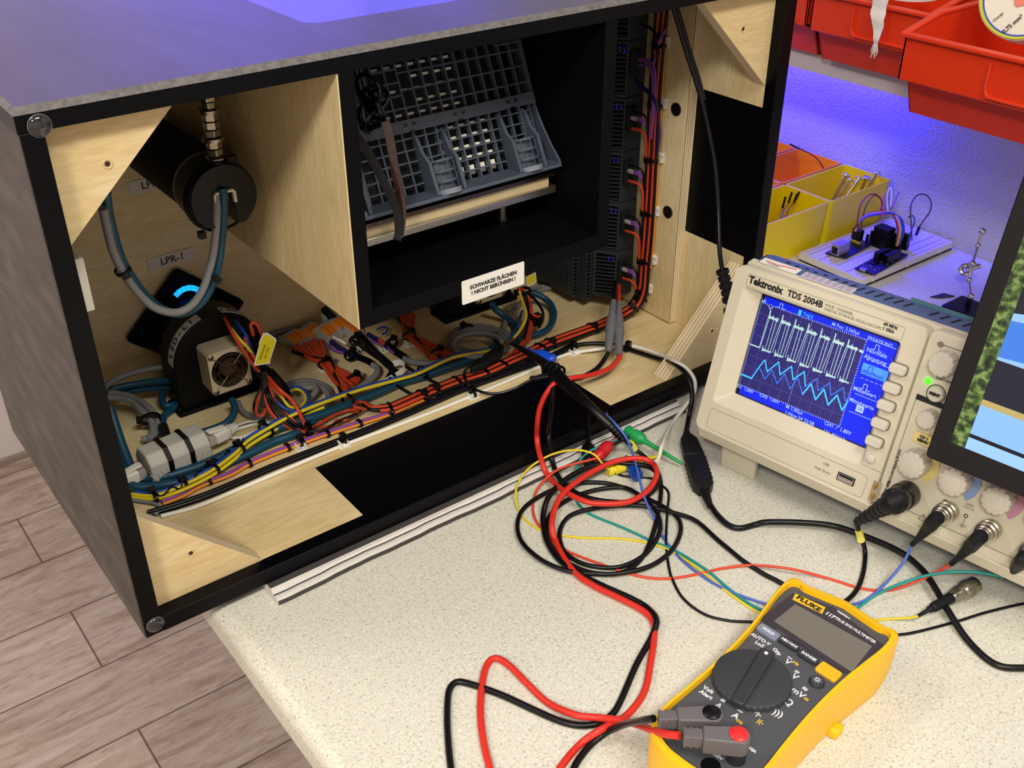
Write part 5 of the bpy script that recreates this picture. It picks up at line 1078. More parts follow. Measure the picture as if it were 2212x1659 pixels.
# usb extension
us=thing('usb_connector','black USB plug joined to a ribbed USB socket lying on the bench','usb connector',onz(1510,1000,TB))
a=onz(1482,938,-.0045); b=onz(1500,990,-.0045); c=onz(1522,1062,-.0045); e_=onz(1534,1094,-.0045)
def seg(mb,p,q,prof,th,m=0):
    d=(q-p); s=Vector((-d.y,d.x,0)).normalized(); M=Matrix(((d.x,s.x,0,p.x),(d.y,s.y,0,p.y),(d.z,0,1,p.z),(0,0,0,1)))
    pol=[(t,w) for t,w in prof]+[(t,-w) for t,w in prof[::-1]]; mb.prism(pol,-th,th,'z',m,M)
mb=MB(); seg(mb,a,b,[(0,.0028),(.12,.0032),(.30,.0075),(.98,.0088)],.0045); mb.cyl(a,a+(b-a)*.14,.0036,n=14); mb.build('plug',[M_RUB],us,bevel=.001)
mb=MB(); seg(mb,b,b+(c-b)*.03,[(0,.0068),(1,.0068)],.0030); mb.build('metal_shell',[M_CHROME],us)
mb=MB(); pr=[]
for i in range(13):
    t=.04+i*.06; pr.append((t,.0088+(.0006 if i%2 else -.0004)))
pr+= [(.86,.0084),(1,.0045)]
seg(mb,b,c,pr,.0048); mb.prism([(.16,-.0048),(.62,-.0048),(.62,.0048),(.16,.0048)],.0047,.0052,'z',0,Matrix((((c-b).x,-(c-b).normalized().y,0,b.x),((c-b).y,(c-b).normalized().x,0,b.y),(0,0,1,b.z),(0,0,0,1))))
mb.build('socket',[M_RUB],us,bevel=.0006)
mb=MB(); 
for i in range(4): p=c+(e_-c)*(i*.22); mb.cyl(p,p+(e_-c)*.14,.0042-.0004*i,n=16)
mb.cyl(c-(e_-c)*.2,e_,.0028,n=14); mb.build('strain_relief',[M_RUB],us)
cable('usb_cable','black USB cable running behind the multimeter and off to the right',path([(1535,1092,-.0045),(1549,1112,-.0060),(1573,1134),(1599,1141),(1633,1133),(1657,1128,-.004),(1729,1129,-.003),(1799,1136,-.003),(1861,1156,-.002),(1938,1189,-.002),(1984,1223,-.002),(2015,1262,-.001),(2046,1316,-.003),(2092,1385),(2150,1435),(2212,1443),(2300,1436)],-.0074),.0025,M_BLKW,n=12)
# loose bnc plug
def bnc(label,tip,head,cap,m_boot=M_RUB,metal=True,r=.0065,base=None):
    """tip = cable end, head = open end"""
    d=(head-tip); L=d.length; t=thing('coax_plug',label,'coax plug',base or tip)
    MB().lathe([(.0012,0),(.0016,.18*L),(.0026,.20*L),(.0024,.24*L),(.0036,.26*L),(.0042,.56*L),(.0040,.60*L)],tip,d,18).build('boot',[m_boot],t)
    m=M_NICK if metal else M_BPL
    mb=MB(); mb.lathe([(r*.62,.56*L),(r*.78,.60*L),(r*.78,.66*L),(r*.9,.68*L),(r*.9,.74*L),(r*.8,.75*L),(r,.78*L),(r,.985*L),(r*.86,L),(r*.7,L),(r*.7,.9*L),(.001,.9*L)],tip,d,28)
    for i in range(22):
        a=2*math.pi*i/22; tt=d.normalized().orthogonal().normalized(); bb=d.normalized().cross(tt); c=tip+d*.835+(tt*math.cos(a)+bb*math.sin(a))*r; mb.cyl(c-d*.04,c+d*.04,.0004,n=5)
    mb.build('coupling_ring',[m],t)
    return t
bnc('loose metal coax plug lying on the bench on the yellow wire',onz(1982,1331,-.0025),onz(2108,1262,-.0010),None)
# ================= oscilloscope =================
SY,ST=-1.4032,.2713
SR=Vector((math.cos(SY),math.sin(SY),0)); _n=Vector((math.sin(SY),-math.cos(SY),0)); SU=Vector((0,0,1))*math.cos(ST)-_n*math.sin(ST); SN=SR.cross(SU)
SO=Vector((.5002,-.0949,.1519))
SM=Matrix(((SR.x,SU.x,SN.x,SO.x),(SR.y,SU.y,SN.y,SO.y),(SR.z,SU.z,SN.z,SO.z),(0,0,0,1)))  # local: x right, y up, z out of the front
def sl(px,py,off=0):
    """pixel -> (x,y) on the front plane of the scope, off metres proud of it"""
    d=pray(px,py); q=SO+SN*off; k=((q-CPOS)@SN if False else (q-CPOS).dot(SN))/d.dot(SN); P=CPOS+d*k-SO; return (P.dot(SR),P.dot(SU))
osc=thing('oscilloscope','cream and blue-grey bench oscilloscope with a bright blue screen showing waveforms','oscilloscope',M=SM)
def S(nm,mb,mats,bevel=0,label=None,smooth=40,parent=None):
    o=mb.build(nm,mats,parent or osc,world=False,bevel=bevel,smooth=smooth)
    if label: o['label']=label
    return o
XL,XR_,YT,YB_=-.0260,.3000,.0200,-.1300; XD=.1375
# left half of the front, with an opening for the screen
def frame(mb,outer,inner,z,m=0):
    n=len(outer); mb.add([(x,y,z) for x,y in outer]+[(x,y,z) for x,y in inner],[(i,(i+1)%n,n+(i+1)%n,n+i) for i in range(n)],m)
O=rrect(XL,YB_+.003,XD,YT,.007,5); 
hx0,hx1,hy0,hy1=-.0155,.1215,-.0985,.0040
I1=rrect(hx0,hy0,hx1,hy1,.004,5); I2=rrect(-.0020,-.0872,.1172,.0012,.0008,5)
mb=MB(); n=len(O)
def ringz(o,z): return [(x,y,z) for x,y in o]
mb.rings([ringz(O,-.016),ringz(O,-.002),ringz([(x*.994+.0003,y*.99-.0006) for x,y in O],-.0002),ringz(I1,0),ringz(I2,-.0085),ringz(I2,-.012)],0,False)
S('display_bezel',mb,[M_CREAM],smooth=25)
mb=MB(); mb.rings([ringz(rrect(XD+.0008,YB_+.001,XR_,YT+.001,.006,5),z) for z in (-.016,-.002)]+[ringz(rrect(XD+.0016,YB_+.0018,XR_-.0008,YT,.006,5),-.0004)],0)
S('control_panel',mb,[M_CREAM],.0008)
# lower lip, centre crease, body
mb=MB(); mb.prism([(-.124,.002),(YB_-.0045,-.004),(YB_-.0055,-.016),(-.122,-.016)],XL+.004,XR_,'x',0,Matrix(((1,0,0,0),(0,1,0,0),(0,0,1,0),(0,0,0,1)))); S('lower_lip',mb,[M_CREAM],.0015)
mb=MB(); mb.prism([(YT,-.0155),(YT+.0035,-.022),(YT+.0075,-.036),(YT+.006,-.048),(-.012,-.122),(-.118,-.122),(-.126,-.050),(YB_+.002,-.0155)],XL+.004,XR_-.002,'x'); S('rear_case',mb,[M_BGREY],.004)
mb=MB(); mb.prism([(YT-.006,-.0150),(YT+.0005,-.0150),(YT+.0036,-.0235),(YT+.001,-.0235)],XL+.001,XR_,'x'); S('top_trim',mb,[M_CREAM],.001)
# vents, label plates on the sloping top
def topM(x,t):
    """frame on the sloped top at x, t = distance back from the trim"""
    a=Vector((0,YT+.0035,-.0225)); d=Vector((0,.004,-.014)).normalized(); p=Vector((x,0,0))+a+d*t; nrm=Vector((0,-d.z,d.y)); 
    return Matrix(((1,0,0,p.x),(0,d.y,nrm.y,p.y),(0,d.z,nrm.z,p.z),(0,0,0,1)))
DS=mat('vent_slot_dark',(16,24,40),.7)
mb=MB()
for i in range(9): mb.cbox((0,0,.0002),(.0016,.0095,.0006),0,topM(.045+i*.0078,.0068)@Matrix.Rotation(R_(-22),4,'Z'))
for i in range(14): mb.cbox((0,0,.0002),(.0018,.0095,.0006),0,topM(.128+i*.0085,.0065)@Matrix.Rotation(R_(-22),4,'Z'))
for i in range(5): mb.cbox((0,0,.0002),(.003,.0016,.0006),0,topM(.002+i*.0085,.0105-(i%2)*.001))
S('vent_slots',mb,[DS])
mb=MB(); mb.prism([(.0,.0148),(.0,.0152),(.0028,.0165),(.0028,.0135)],.11,XR_-.004,'x',0,Matrix(((1,0,0,0),(0,1,0,.0242),(0,0,-1,-.0215),(0,0,0,1)))); 
mb.cbox((.20,YT+.0085,-.038),(.19,.0035,.0025)); S('top_ridge',mb,[mat('teal_grey_plastic',(66,110,124),.5)],.0006)
mb=MB(); mb.cbox((0,0,.0003),(.034,.0105,.0004),0,topM(.0,.0010)@Matrix.Rotation(0,4,'Z'))
mb.tube([topM(0,0)@Vector(p) for p in((-.013,.001,.0007),(-.002,-.0005,.0007),(.004,.0015,.0007),(.014,.003,.0007))],.0004,5,1); mb.text('KALIBRIERT',.0022,topM(-.004,.0)@Matrix.Translation((0,-.0025,.0006)),2)
S('calibration_sticker',mb,[M_PAPER,mat('red_line',(206,60,70),.5),M_GREYINK])
mb=MB(); mb.cbox((0,0,.0003),(.045,.0105,.0004),0,topM(.044,.0000))
for j in range(4): 
    for i in range(7): mb.cbox((-.018+i*.006,.0035-j*.0022,.0006),(.0045,.0007,.0001),1,topM(.044,0))
S('information_sticker',mb,[mat('lilac_label',(196,190,214),.5),M_GREYINK])
# screen
def em(nm,c,s): return mat(nm,c,.25,emit=s)
MS=[em('screen_blue',(6,30,206),.9),em('screen_navy',(40,36,104),.55),em('screen_white_text',(150,176,240),.8),em('screen_pale_trace',(160,192,192),.72),em('screen_cyan_trace',(58,168,246),1),em('screen_menu_highlight',(64,132,240),.9),em('screen_dim_blue_trace',(50,104,214),.9)]
mb=MB(); mb.box((-.0020,-.0872,-.0125),(.1172,.0012,-.0100),0)
S('screen_glass',mb,[mat('screen_edge_black',(10,10,12),.3)])
zs=-.0098
def zpx(zx,zy): return sl(1560+zx/4.366,600+zy/4.366,zs)
mb=MB()
def quad(pts,z,m): mb.add([(x,y,z) for x,y in pts],[tuple(range(len(pts)))],m)
quad([(.0012,-.0862),(.1160,-.0862),(.1160,-.0002),(.0012,-.0002)],zs,0)
G=[zpx(365,232),zpx(1358,580),zpx(1112,1400),zpx(165,1008)]
gx0=(G[0][0]+G[3][0])/2; gx1=(G[1][0]+G[2][0])/2; gy1=(G[0][1]+G[1][1])/2; gy0=(G[2][1]+G[3][1])/2
quad([(gx0,gy0),(gx1,gy0),(gx1,gy1),(gx0,gy1)],zs+.00005,1)
def rect(x,y,w,h,m,z=zs+.0001): quad([(x-w/2,y-h/2),(x+w/2,y-h/2),(x+w/2,y+h/2),(x-w/2,y+h/2)],z,m)
GW,GH=gx1-gx0,gy1-gy0
for i in range(51):
    x=gx0+GW*i/50
    for y in(gy0,gy1): rect(x,y,.0005,.0013,2)
for j in range(41):
    y=gy0+GH*j/40
    for x in(gx0,gx1): rect(x,y,.0013,.0005,2)
for i in range(1,10):
    for j in range(40): rect(gx0+GW*i/10,gy0+GH*j/40,.00035 if i!=5 else .0009,.0003 if i!=5 else .0004,2)
for j in range(1,8):
    for i in range(50): rect(gx0+GW*i/50,gy0+GH*j/8,.0003,.00035 if j!=4 else .0008,2)
def stroke(pts,w,m,z=zs+.00015):
    for a,b in zip(pts,pts[1:]):
        a=Vector((*a,0));b=Vector((*b,0)); d=b-a
        if d.length<1e-6: continue
        s=Vector((-d.y,d.x,0)).normalized()*w/2; e=d.normalized()*w*.3
        quad([tuple((a-e-s)[:2]),tuple((b+e-s)[:2]),tuple((b+e+s)[:2]),tuple((a-e+s)[:2])],z,m)
# channel one: seven doubled pulses
hi0,lo0=zpx(480,385),zpx(460,705); hi6,lo6=zpx(1215,655),zpx(1175,985)
hy=(hi0[1]+hi6[1])/2; ly=(lo0[1]+lo6[1])/2; px0=zpx(440,370)[0]; px6=zpx(1180,640)[0]; PP=(px6-px0)/6
b0=zpx(265,625); stroke([(gx0,b0[1]),(px0-.0008,b0[1])],.0011,3)
random.seed(11)
for k in range(8):
    x=px0+k*PP
    if k==7:
        stroke([(x-.0008,hy),(gx1,hy)],.002,3); break
    stroke([(x-(.0008 if k==0 else .0022),b0[1] if k==0 else ly),(x-.0003,hy)],.00045,3)
    stroke([(x,ly+.001),(x+.0008,hy)],.0004,3); stroke([(x+.0075,hy),(x+.0072,ly)],.0005,3); stroke([(x+.0048,hy),(x+.0046,ly)],.0004,3)
    for i in range(18):
        xx=x+i*.0005; a=(.0042 if i<2 else .0015)*math.exp(-i*.10)+.0006; b=.0006+.0012*random.random(); quad([(xx-.00028,hy-b*.8),(xx+.00028,hy-b*.8),(xx+.00028,hy+b+(a if i in(0,1,7) else 0)),(xx-.00028,hy+b+(a if i in(0,1,7) else 0))],zs+.00012,3)
    for i in range(16):
        xx=x+.0022+i*.0005; b=.0012*math.exp(-i*.08)*(.5+random.random()); quad([(xx-.00028,ly-b-.0003),(xx+.00028,ly-b-.0003),(xx+.00028,ly+b*(2.2 if i%5==0 else 1)),(xx-.00028,ly+b*(2.2 if i%5==0 else 1))],zs+.00012,3)
# channel two: zigzag envelope
c0=zpx(190,912); c1=zpx(280,945); stroke([(gx0,c0[1]),(c1[0],c0[1])],.0014,4)
up=[zpx(*p) for p in((280,945),(350,840),(405,775),(425,885),(535,795),(545,915),(655,835),(668,960),(775,885),(785,1025),(895,950),(905,1065),(1015,990),(1025,1110),(1145,1035),(1160,1160),(1195,1140))]
dn=[zpx(*p) for p in((350,845),(405,955),(470,870),(520,1000),(590,905),(640,1050),(715,940),(757,1100),(840,1000),(880,1150),(960,1050),(1000,1200),(1085,1105),(1130,1250),(1185,1165))]
stroke(up[:10],.0010,4); stroke(up[9:],.0008,6); stroke(dn[:8],.0008,6); stroke(dn[7:],.0012,4)
def st(s,zx,zy,size,m=2,w=None): 
    x,y=zpx(zx,zy); mb.text(s,size*.9,Matrix.Translation((x,y,zs+.00015)),m,bold=.00003,ex=.00002,sx=.92)
for s,zx,zy,sz in (('Tek',382,212,.0056),('M Pos: 3.360µs',1165,480,.0046),('CH1  1.00V',205,1045,.0046),('CH2  1.00V',445,1140,.0046),('M 1.00µs',680,1245,.0050),('1-Nov-24 22:58',728,1325,.0050),('CH1  ∕  1.80V',1090,1420,.0050),('131.401kHz',1058,1490,.0050),('ERFASSUNG',1490,605,.0046),('Normale',1460,710,.0056),('Abtastung',1445,775,.0054),('Mittelwert',1345,1080,.0054),('Mittelwerte',1315,1190,.0052),('1▸',245,612,.0035),('2▸',165,908,.0035)):
    st(s.replace('▸','>'),zx,zy,sz)
st('Trig\'d',810,355,.0045,4)
x,y=zpx(733,330); rect(x,y,.0028,.0045,4)
def hl(p,q,w=.0004,dash=0):
    a=Vector(zpx(*p));b=Vector(zpx(*q)); 
    if dash:
        for i in range(dash): u=a.lerp(b,(i+.15)/dash); v=a.lerp(b,(i+.65)/dash); stroke([(u.x,a.y),(v.x,a.y)],w,2)
    else: stroke([(a.x,a.y),(b.x,a.y)],w,2)
for cx_,cy_ in((1468,665),(1355,1035)): 
    x,y=zpx(cx_,cy_); stroke([(x-.0045,y-.002),(x-.002,y-.002),(x-.002,y+.0022),(x+.001,y+.0022),(x+.001,y-.002),(x+.004,y-.002)],.0005,2)
mnx=zpx(1345,800)[0]; mx1=.1158
for (zx,zy,d) in((1440,600,0),(1430,795,5),(1380,970,5),(1330,1120,0),(1280,1290,0)):
    y=zpx(zx,zy)[1]
    if d:
        for i in range(d): stroke([(mnx+(mx1-mnx)*(i+.15)/d,y),(mnx+(mx1-mnx)*(i+.7)/d,y)],.0004,2)
    else: stroke([(mnx,y),(mx1,y)],.0004,2)
ya=zpx(1420,830)[1]; yb=zpx(1400,935)[1]; quad([(mnx-.001,yb),(mx1,yb),(mx1,ya),(mnx-.001,ya)],zs+.0001,5)
x,y=zpx(1405,870); stroke([(x-.0045,y-.0018),(x-.002,y-.0018),(x-.002,y+.0022),(x+.001,y+.0022),(x+.001,y-.0018),(x+.004,y-.0018)],.0005,0,zs+.0002); st('Spitzenwert',1400,905,.0052,0)
x,y=zpx(1298,1238); rect(x,y,.0062,.0055,2); st('16',1298,1238,.0048,0)
x,y=zpx(455,285); stroke([(x-.002,y+.0012),(x,y-.001),(x+.002,y+.0012)],.0006,2)
x,y=zpx(560,270); stroke([(x-.004,y-.0015),(x-.0015,y-.0015),(x-.0015,y+.002),(x+.001,y+.002),(x+.001,y-.0015),(x+.004,y-.0015)],.0005,2)
S('screen_display',mb,MS,label='bright blue screen with two waveforms and a menu')
# printing on the front
pr=MB()
def pt(s,px,py,size,m=0,rot=0,bold=.0001,sx=1,align='CENTER'): 
    x,y=sl(px,py); pr.text(s,size,Matrix.Translation((x,y,.0001))@Matrix.Rotation(R_(rot),4,'Z'),m,align,bold=bold,sx=sx)
pt('Tektronix',1654,616,.0084,0,0,.00035,.90); pt('TDS 2004B',1739,646,.0072,0,0,.0002,.92)
x,y=sl(1783,658); pr.text('FOUR  CHANNEL',.0030,Matrix.Translation((x,y,.0001)),1,'LEFT'); x,y=sl(1781,665); pr.text('DIGITAL STORAGE OSCILLOSCOPE',.0030,Matrix.Translation((x,y-.0006,.0001)),1,'LEFT')
pt('60 MHz',1924,704,.0034,0,0,.00012); pt('1 GS/s',1919,713,.0034,0,0,.00012)
x0,y0=sl(1607,592);x1,y1=sl(1945,712); 
def thin(pts,w=.00025,m=1):
    for a,b in zip(pts,pts[1:]):
        a=Vector((*a,0));b=Vector((*b,0)); d=b-a; s=Vector((-d.y,d.x,0)).normalized()*w/2
        pr.add([(*((a-s)[:2]),.0002),(*((b-s)[:2]),.0002),(*((b+s)[:2]),.0002),(*((a+s)[:2]),.0002)],[(0,1,2,3)],m)
def loop(o,m=1,w=.00025): thin(o+[o[0]],w,m)
loop(rrect(-.0135,.0050,.1205,.0150,.001,2)); loop(rrect(-.0150,-.1225,.1290,-.1040,.003,3))
x,y=sl(1785,1003); pr.text('USB',.0030,Matrix.Translation((x,y,.0001)),1); x,y=sl(1777,1015); pr.text('Flash Drive',.0030,Matrix.Translation((x,y-.0004,.0001)),1)
for s,p in (('CH 1',(1962,1050)),('CH 2',(2050,1087)),('CH 3',(2142,1130)),('CH 4',(2232,1170))): pt(s,p[0],p[1],.0042,0,0,.00015)
pt('SPEICHERN',2040,822,.0024,1); pt('TASTKOPFÜBERPRÜFUNG',1932,1010,.0026,0,90,.00005); pt('TASTKOPF ABGL',1913,1062,.0026,0,90)
x,y=sl(2090,1105); pr.text('300V\nCAT II',.0026,Matrix.Translation((x,y+.004,.0001)),1); pr.torus((x,y-.0035,.0001),.0012,.0003,(0,0,1),16,4,0); thin([(x,y-.005),(x,y-.011)],.0003,0)
for i,wd in enumerate((.0026,.0018,.001)): thin([(x-wd,y-.011-i*.001),(x+wd,y-.011-i*.001)],.0003,0)
x,y=sl(1993,1118); thin([(x-.0028,y-.0022),(x+.0028,y-.0022),(x,y+.0028),(x-.0028,y-.0022)],.0004,0); pr.text('!',.0036,Matrix.Translation((x,y,.0001)),0)
x,y=sl(1965,1100); thin([(x-.004,y-.0015),(.175,y-.0015)],.0003,0); x2,_=sl(2010,1132); thin([(x2,y-.0015),(XR_-.006,y-.0015)],.0003,0)
x0,_=sl(2003,868); xk=.1440; thin([(xk,-.0325),(xk,-.082)],.0003,0); pr.box((xk-.0002,-.0325,.0001),(XR_-.01,-.0285,.0004),0)
for i,by in enumerate((-.0157,-.0308,-.0452,-.0601,-.0751)):
    thin([(.1175,by+.0052),(.1200,by+.0018)],.0003,1)
thin([(.1215,-.0965),(.138,-.0965)],.0003,1); thin([(.145,.0125),(XR_-.006,.0125)],.0003,1)
x,y=sl(2032,744); pr.cyl((x,y,0),(x,y,.0004),.0022,n=18,m=1); thin([(x,y),(x+.03,y)],.0003,1)
S('front_printing',pr,[M_INK,M_GREYINK])
for by in (-.0157,-.0308,-.0452,-.0601,-.0751):
    mb=MB(); mb.prism(rrect(.1190,by-.0038,.1318,by+.0038,.0024,5),-.002,.0050,'z'); b_=S('menu_button',mb,[M_KNOB],.0010); mb=MB(); mb.prism(rrect(.1184,by-.0044,.1324,by+.0044,.0028,5),-.002,.00025,'z'); S('button_gap',mb,[mat('button_gap_dark',(88,80,66),.7)],parent=b_)
mb=MB(); mb.lathe([(.0036,0),(.0036,.0025),(.0026,.0034),(.0004,.0036)],(.1265,-.0893,-.0005),(0,0,1),22); S('round_button',mb,[M_KNOB])
def knob(x,y,r,h,sector=None):
    mb=MB(); n=96; rs=[]
    for z,k,fl_ in((0,1.0,1),(h*.72,.97,1),(h*.93,.93,1),(h,.80,0)):
        rs.append([(x+(r*k-(r*.07*fl_ if (i%8)<2 else 0))*math.cos(2*math.pi*i/n),y+(r*k-(r*.07*fl_ if (i%8)<2 else 0))*math.sin(2*math.pi*i/n),z) for i in range(n)])
    mb.rings(rs); mb.torus((x,y,h),r*.62,.0002,(0,0,1),30,4,0); o=S('knob',mb,[M_KNOB],smooth=35)
    if sector:
        mb=MB(); pts=[(x,y)]+[(x+r*1.5*math.cos(R_(a)),y+r*1.5*math.sin(R_(a))) for a in range(-55,36,8)]
        mb.prism(pts,.0001,.0004,'z',0); S('channel_colour_patch',mb,[sector])
ROW=-.0772
for i,(cx_,c) in enumerate(((.1600,(222,206,130)),(.1912,(138,158,206)),(.2224,(190,134,160)),(.2536,(120,176,150)))):
    knob(cx_,ROW,.0108,.014,mat('patch_%s'%['yellow','blue','rose','green'][i],c,.5))
knob(.1565,.0008,.0098,.013); 
for i in range(4): knob(.1585+.0312*i,-.0420,.0072,.011)
for i,(cx_,c) in enumerate(((.1595,(226,208,130)),(.1907,(150,168,210)),(.2219,(196,144,166)),(.2531,(130,180,156)))):
    mb=MB(); mb.prism(rrect(cx_-.0075,-.0625,cx_+.0075,-.0545,.002,4),0,.003,'z',0); mb.text('CH %d\nMENU'%(i+1),.0030,Matrix.Translation((cx_,-.0585,.0031)),1,bold=.0002); S('channel_button',mb,[mat('key_%d'%i,c,.45),M_INK],0)
x,y=sl(2005,823); mb=MB(); mb.sphere((x,y,.0004),.0024,14); o=S('power_light',mb,[mat('green_light',(70,255,30),.3,emit=2.5)]); o['label']='lit green light'
x,y=sl(2022,851); mb=MB(); mb.lathe([(.0060,0),(.0060,.002),(.0052,.003),(.0004,.0033)],(x,y,-.0002),(0,0,1),26); mb.text('PRINT',.0028,Matrix.Translation((x,y,.0032)),1,bold=.0003); mb.torus((x,y,.0002),.0068,.0003,(0,0,1),30,4,1); S('print_button',mb,[M_KNOB,M_INK])
mb=MB(); mb.box((.1058,-.1165,-.0015),(.1202,-.1098,.0005),0); mb.box((.1066,-.1160,.0004),(.1194,-.1103,.0007),1); mb.box((.1072,-.1125,.0006),(.1188,-.1108,.0010),0); S('usb_port',mb,[M_BPL,M_CHROME])
for i,c in enumerate(((1893,1050),(1887,1072))):
    x,y=sl(*c); mb=MB(); mb.box((x-.0012,y-.0012,0),(x+.0012,y+.0028,.0030)); mb.cbox((x+.0005,y,.0035),(.0012,.0045,.0016)); S('calibration_contact',mb,[M_BRASS],.0004)
x,y=sl(1890,1062); mb=MB(); mb.box((x-.0034,y-.0085,.00005),(x+.0036,y+.0085,.0004)); S('contact_recess',mb,[mat('recess_cream',(170,160,136),.6)])
BN=[(.1610,-.1030),(.1922,-.1030),(.2234,-.1025),(.2546,-.1030)]
for i,(x,y) in enumerate(BN):
    mb=MB(); mb.lathe([(.0078,0),(.0078,.0012),(.0070,.0018),(.0048,.002),(.0048,.012)],(x,y,0),(0,0,1),28); 
    for a in(0,180): mb.cyl((x,y,.007),(x+.0066*math.cos(R_(a)),y+.0066*math.sin(R_(a)),.007),.0009,n=8)
    S('input_socket',mb,[M_NICK])
# feet: front pair flipped out down to the bench
for k,x in enumerate((-.006,.265)):
    # foot runs from the case bottom to the bench
    top=SM@Vector((x,-.122,-.020)); 
    mb=MB(); A=[(x,-.1225,-.014),(x+.034,-.1225,-.014),(x+.034,-.1225,-.020),(x,-.1225,-.020)]
    zt=TB
    def down(p,dz): 
        w_=SM@Vector(p); d=(SM.to_3x3()@Vector((0,-1,-.36))).normalized(); kk=(zt-w_.z)/d.z; return SM.inverted()@(w_+d*kk)
    B=[down(p,0) for p in A]
    mb.add([Vector(p) for p in A]+B,[(3,2,1,0),(4,5,6,7),(0,1,5,4),(1,2,6,5),(2,3,7,6),(3,0,4,7)]); S('front_foot',mb,[mat('foot_cream',(206,200,180),.5)],.0008)
mb=MB(); mb.box((.004,-.1285,-.016),(.022,-.1245,-.006)); S('foot_pad',mb,[mat('dark_maroon_rubber',(52,22,24),.6)],.0006)
mb=MB()
for x in(.0,.25):
    w_=SM@Vector((x,-.118,-.112)); 
    c=Vector((w_.x,w_.y,0)); iM=SM.inverted(); vs=[iM@Vector((c.x+a,c.y+b,z)) for z in(TB,w_.z+.004) for a,b in((-.008,-.008),(.008,-.008),(.008,.008),(-.008,.008))]
    mb.add(vs,[(3,2,1,0),(4,5,6,7),(0,1,5,4),(1,2,6,5),(2,3,7,6),(3,0,4,7)])
S('rear_foot',mb,[M_BGREY],.001)
# plugs on the inputs
def W3(x,y,z): return SM@Vector((x,y,z))
lbl=['','metal coax plug with a blue wire on the second channel','metal coax plug with an orange-red wire on the third channel','metal coax plug with a turquoise wire on the fourth channel']
ends=[None,(1970,1176,.0245),(2055,1218,.0165),(2174,1248,.013)]
for i in (1,2,3):
    h=W3(*BN[i],.0025); k=W3(*BN[i],.022); 
    tip=onz(*ends[i][:2],ends[i][2]); 
    t=thing('coax_plug',lbl[i],'coax plug',k)
    d=(k-h); MB().lathe([(.0082,0),(.0082,.0045),(.0072,.005),(.0078,.006),(.0078,.010),(.0066,.0105),(.0066,.0150),(.0058,.0155),(.0058,.0185),(.0045,.0195)],h,d,28).build('coupling_ring',[M_NICK],t)
    q=smooth([k-d*.1,k+d*.25,k.lerp(tip,.35),k.lerp(tip,.7)-Vector((0,0,.001)),tip]); N=len(q)
    MB().tube(q,[(.0052 if j/N<.42 else .0046-.002*((j/N-.42)/.3) if j/N<.72 else .0020) for j in range(N)],16).build('boot',[M_RUB],t)
h=W3(*BN[0],.0025); k=W3(*BN[0],.030); tip=onz(1850,1128,.021)
t=thing('coax_plug','large black coax plug of the oscilloscope probe on the first channel','coax plug',k); d=k-h
MB().lathe([(.0105,0),(.0105,.012),(.0094,.0128),(.0094,.0142),(.0100,.015),(.0098,.026),(.0086,.0275)],h,d,32).build('coupling_ring',[mat('black_ribbed_plastic',(18,18,22),.28)],t,bevel=.0003)
q=smooth([k-d*.1,k+d*.1,k.lerp(tip,.4),k.lerp(tip,.8),tip]); N=len(q)
MB().tube(q,[.0082-.0056*(j/(N-1)) for j in range(N)],18).build('boot',[M_RUB],t)
mb=MB()
for j in range(int(N*.3),N-1,2): mb.torus(q[j],.0082-.0056*(j/(N-1))+.0001,.0005,q[j+1]-q[j],18,5)
mb.build('boot_ribs',[M_RUB],t)
# ================= monitor =================
MO=.05
def ml(px,py): return sl(px,py,MO)
c0=ml(1998,986)
MMx=SM@Matrix.Translation((c0[0],c0[1],MO))
mon=thing('monitor','black framed flat monitor at the right edge showing trees and a blue car','monitor',M=MMx)
def m2(px,py): x,y=ml(px,py); return (x-c0[0],y-c0[1])
tl=m2(2187,285); MWd,MHt=.36,.235
mb=MB(); mb.prism(rrect(0,0,MWd,MHt,.003,4),-.012,0,'z'); mb.build('case',[mat('monitor_black',(12,12,15),.3)],mon,world=False,bevel=.0008)
mb=MB(); sx0,sy0=.0125,.0165
def mq(pts,z,m): mb.add([(max(sx0,min(x,MWd-.006)),max(sy0,min(y,MHt-.006)),z) for x,y in pts],[tuple(range(len(pts)))],m)
mq([(sx0,sy0),(MWd-.006,sy0),(MWd-.006,MHt-.006),(sx0,MHt-.006)],.0001,0)
x1,x2=m2(2050,952)[0],m2(2086,962)[0]; x3=m2(2096,935)[0]
xt1,xt2=x1,x2; 
mq([(xt1,sy0),(xt2,sy0),(xt2,.215),(xt1,.215)],.0002,1)
def band(y0,y1,m,xa=None,xb=MWd-.006,z=.0002): mq([(xa or x3,y0),(xb,y0),(xb,y1),(xa or x3,y1)],z,m)
yy=lambda px,py: m2(px,py)[1]
xa=x3
g=[yy(2121,861),yy(2119,875),yy(2096,936),yy(2094,944)]
band(sy0,g[3],2,xa); band(g[3],g[2],0,xa); band(g[2],g[1],3,xa); band(g[1],g[0],4,xa)
car0=g[0]; band(car0,car0+.028,5,xa); band(car0+.028,car0+.095,6,xa)
mq([(xa,car0+.03),(xa+.05,car0+.034),(xa+.10,car0+.05),(xa+.06,car0+.062),(xa,car0+.055)],.0003,7)
mq([(xa,car0+.060),(xa+.03,car0+.066),(xa+.08,car0+.085),(xa,car0+.078)],.0003,5)
mq([(xa,car0+.078),(xa+.12,car0+.088),(xa+.12,car0+.096),(xa,car0+.092)],.0003,4)
mb.build('screen_image',[em('image_black',(10,12,22),.3),None,em('image_sky_low',(126,168,238),.68),em('image_light_blue',(112,158,238),.7),em('image_tan',(156,142,92),.6),em('image_dark_car',(22,26,40),.5),em('image_sky_blue',(120,160,220),.75),em('image_car_blue',(52,104,190),.7)],mon,world=False)
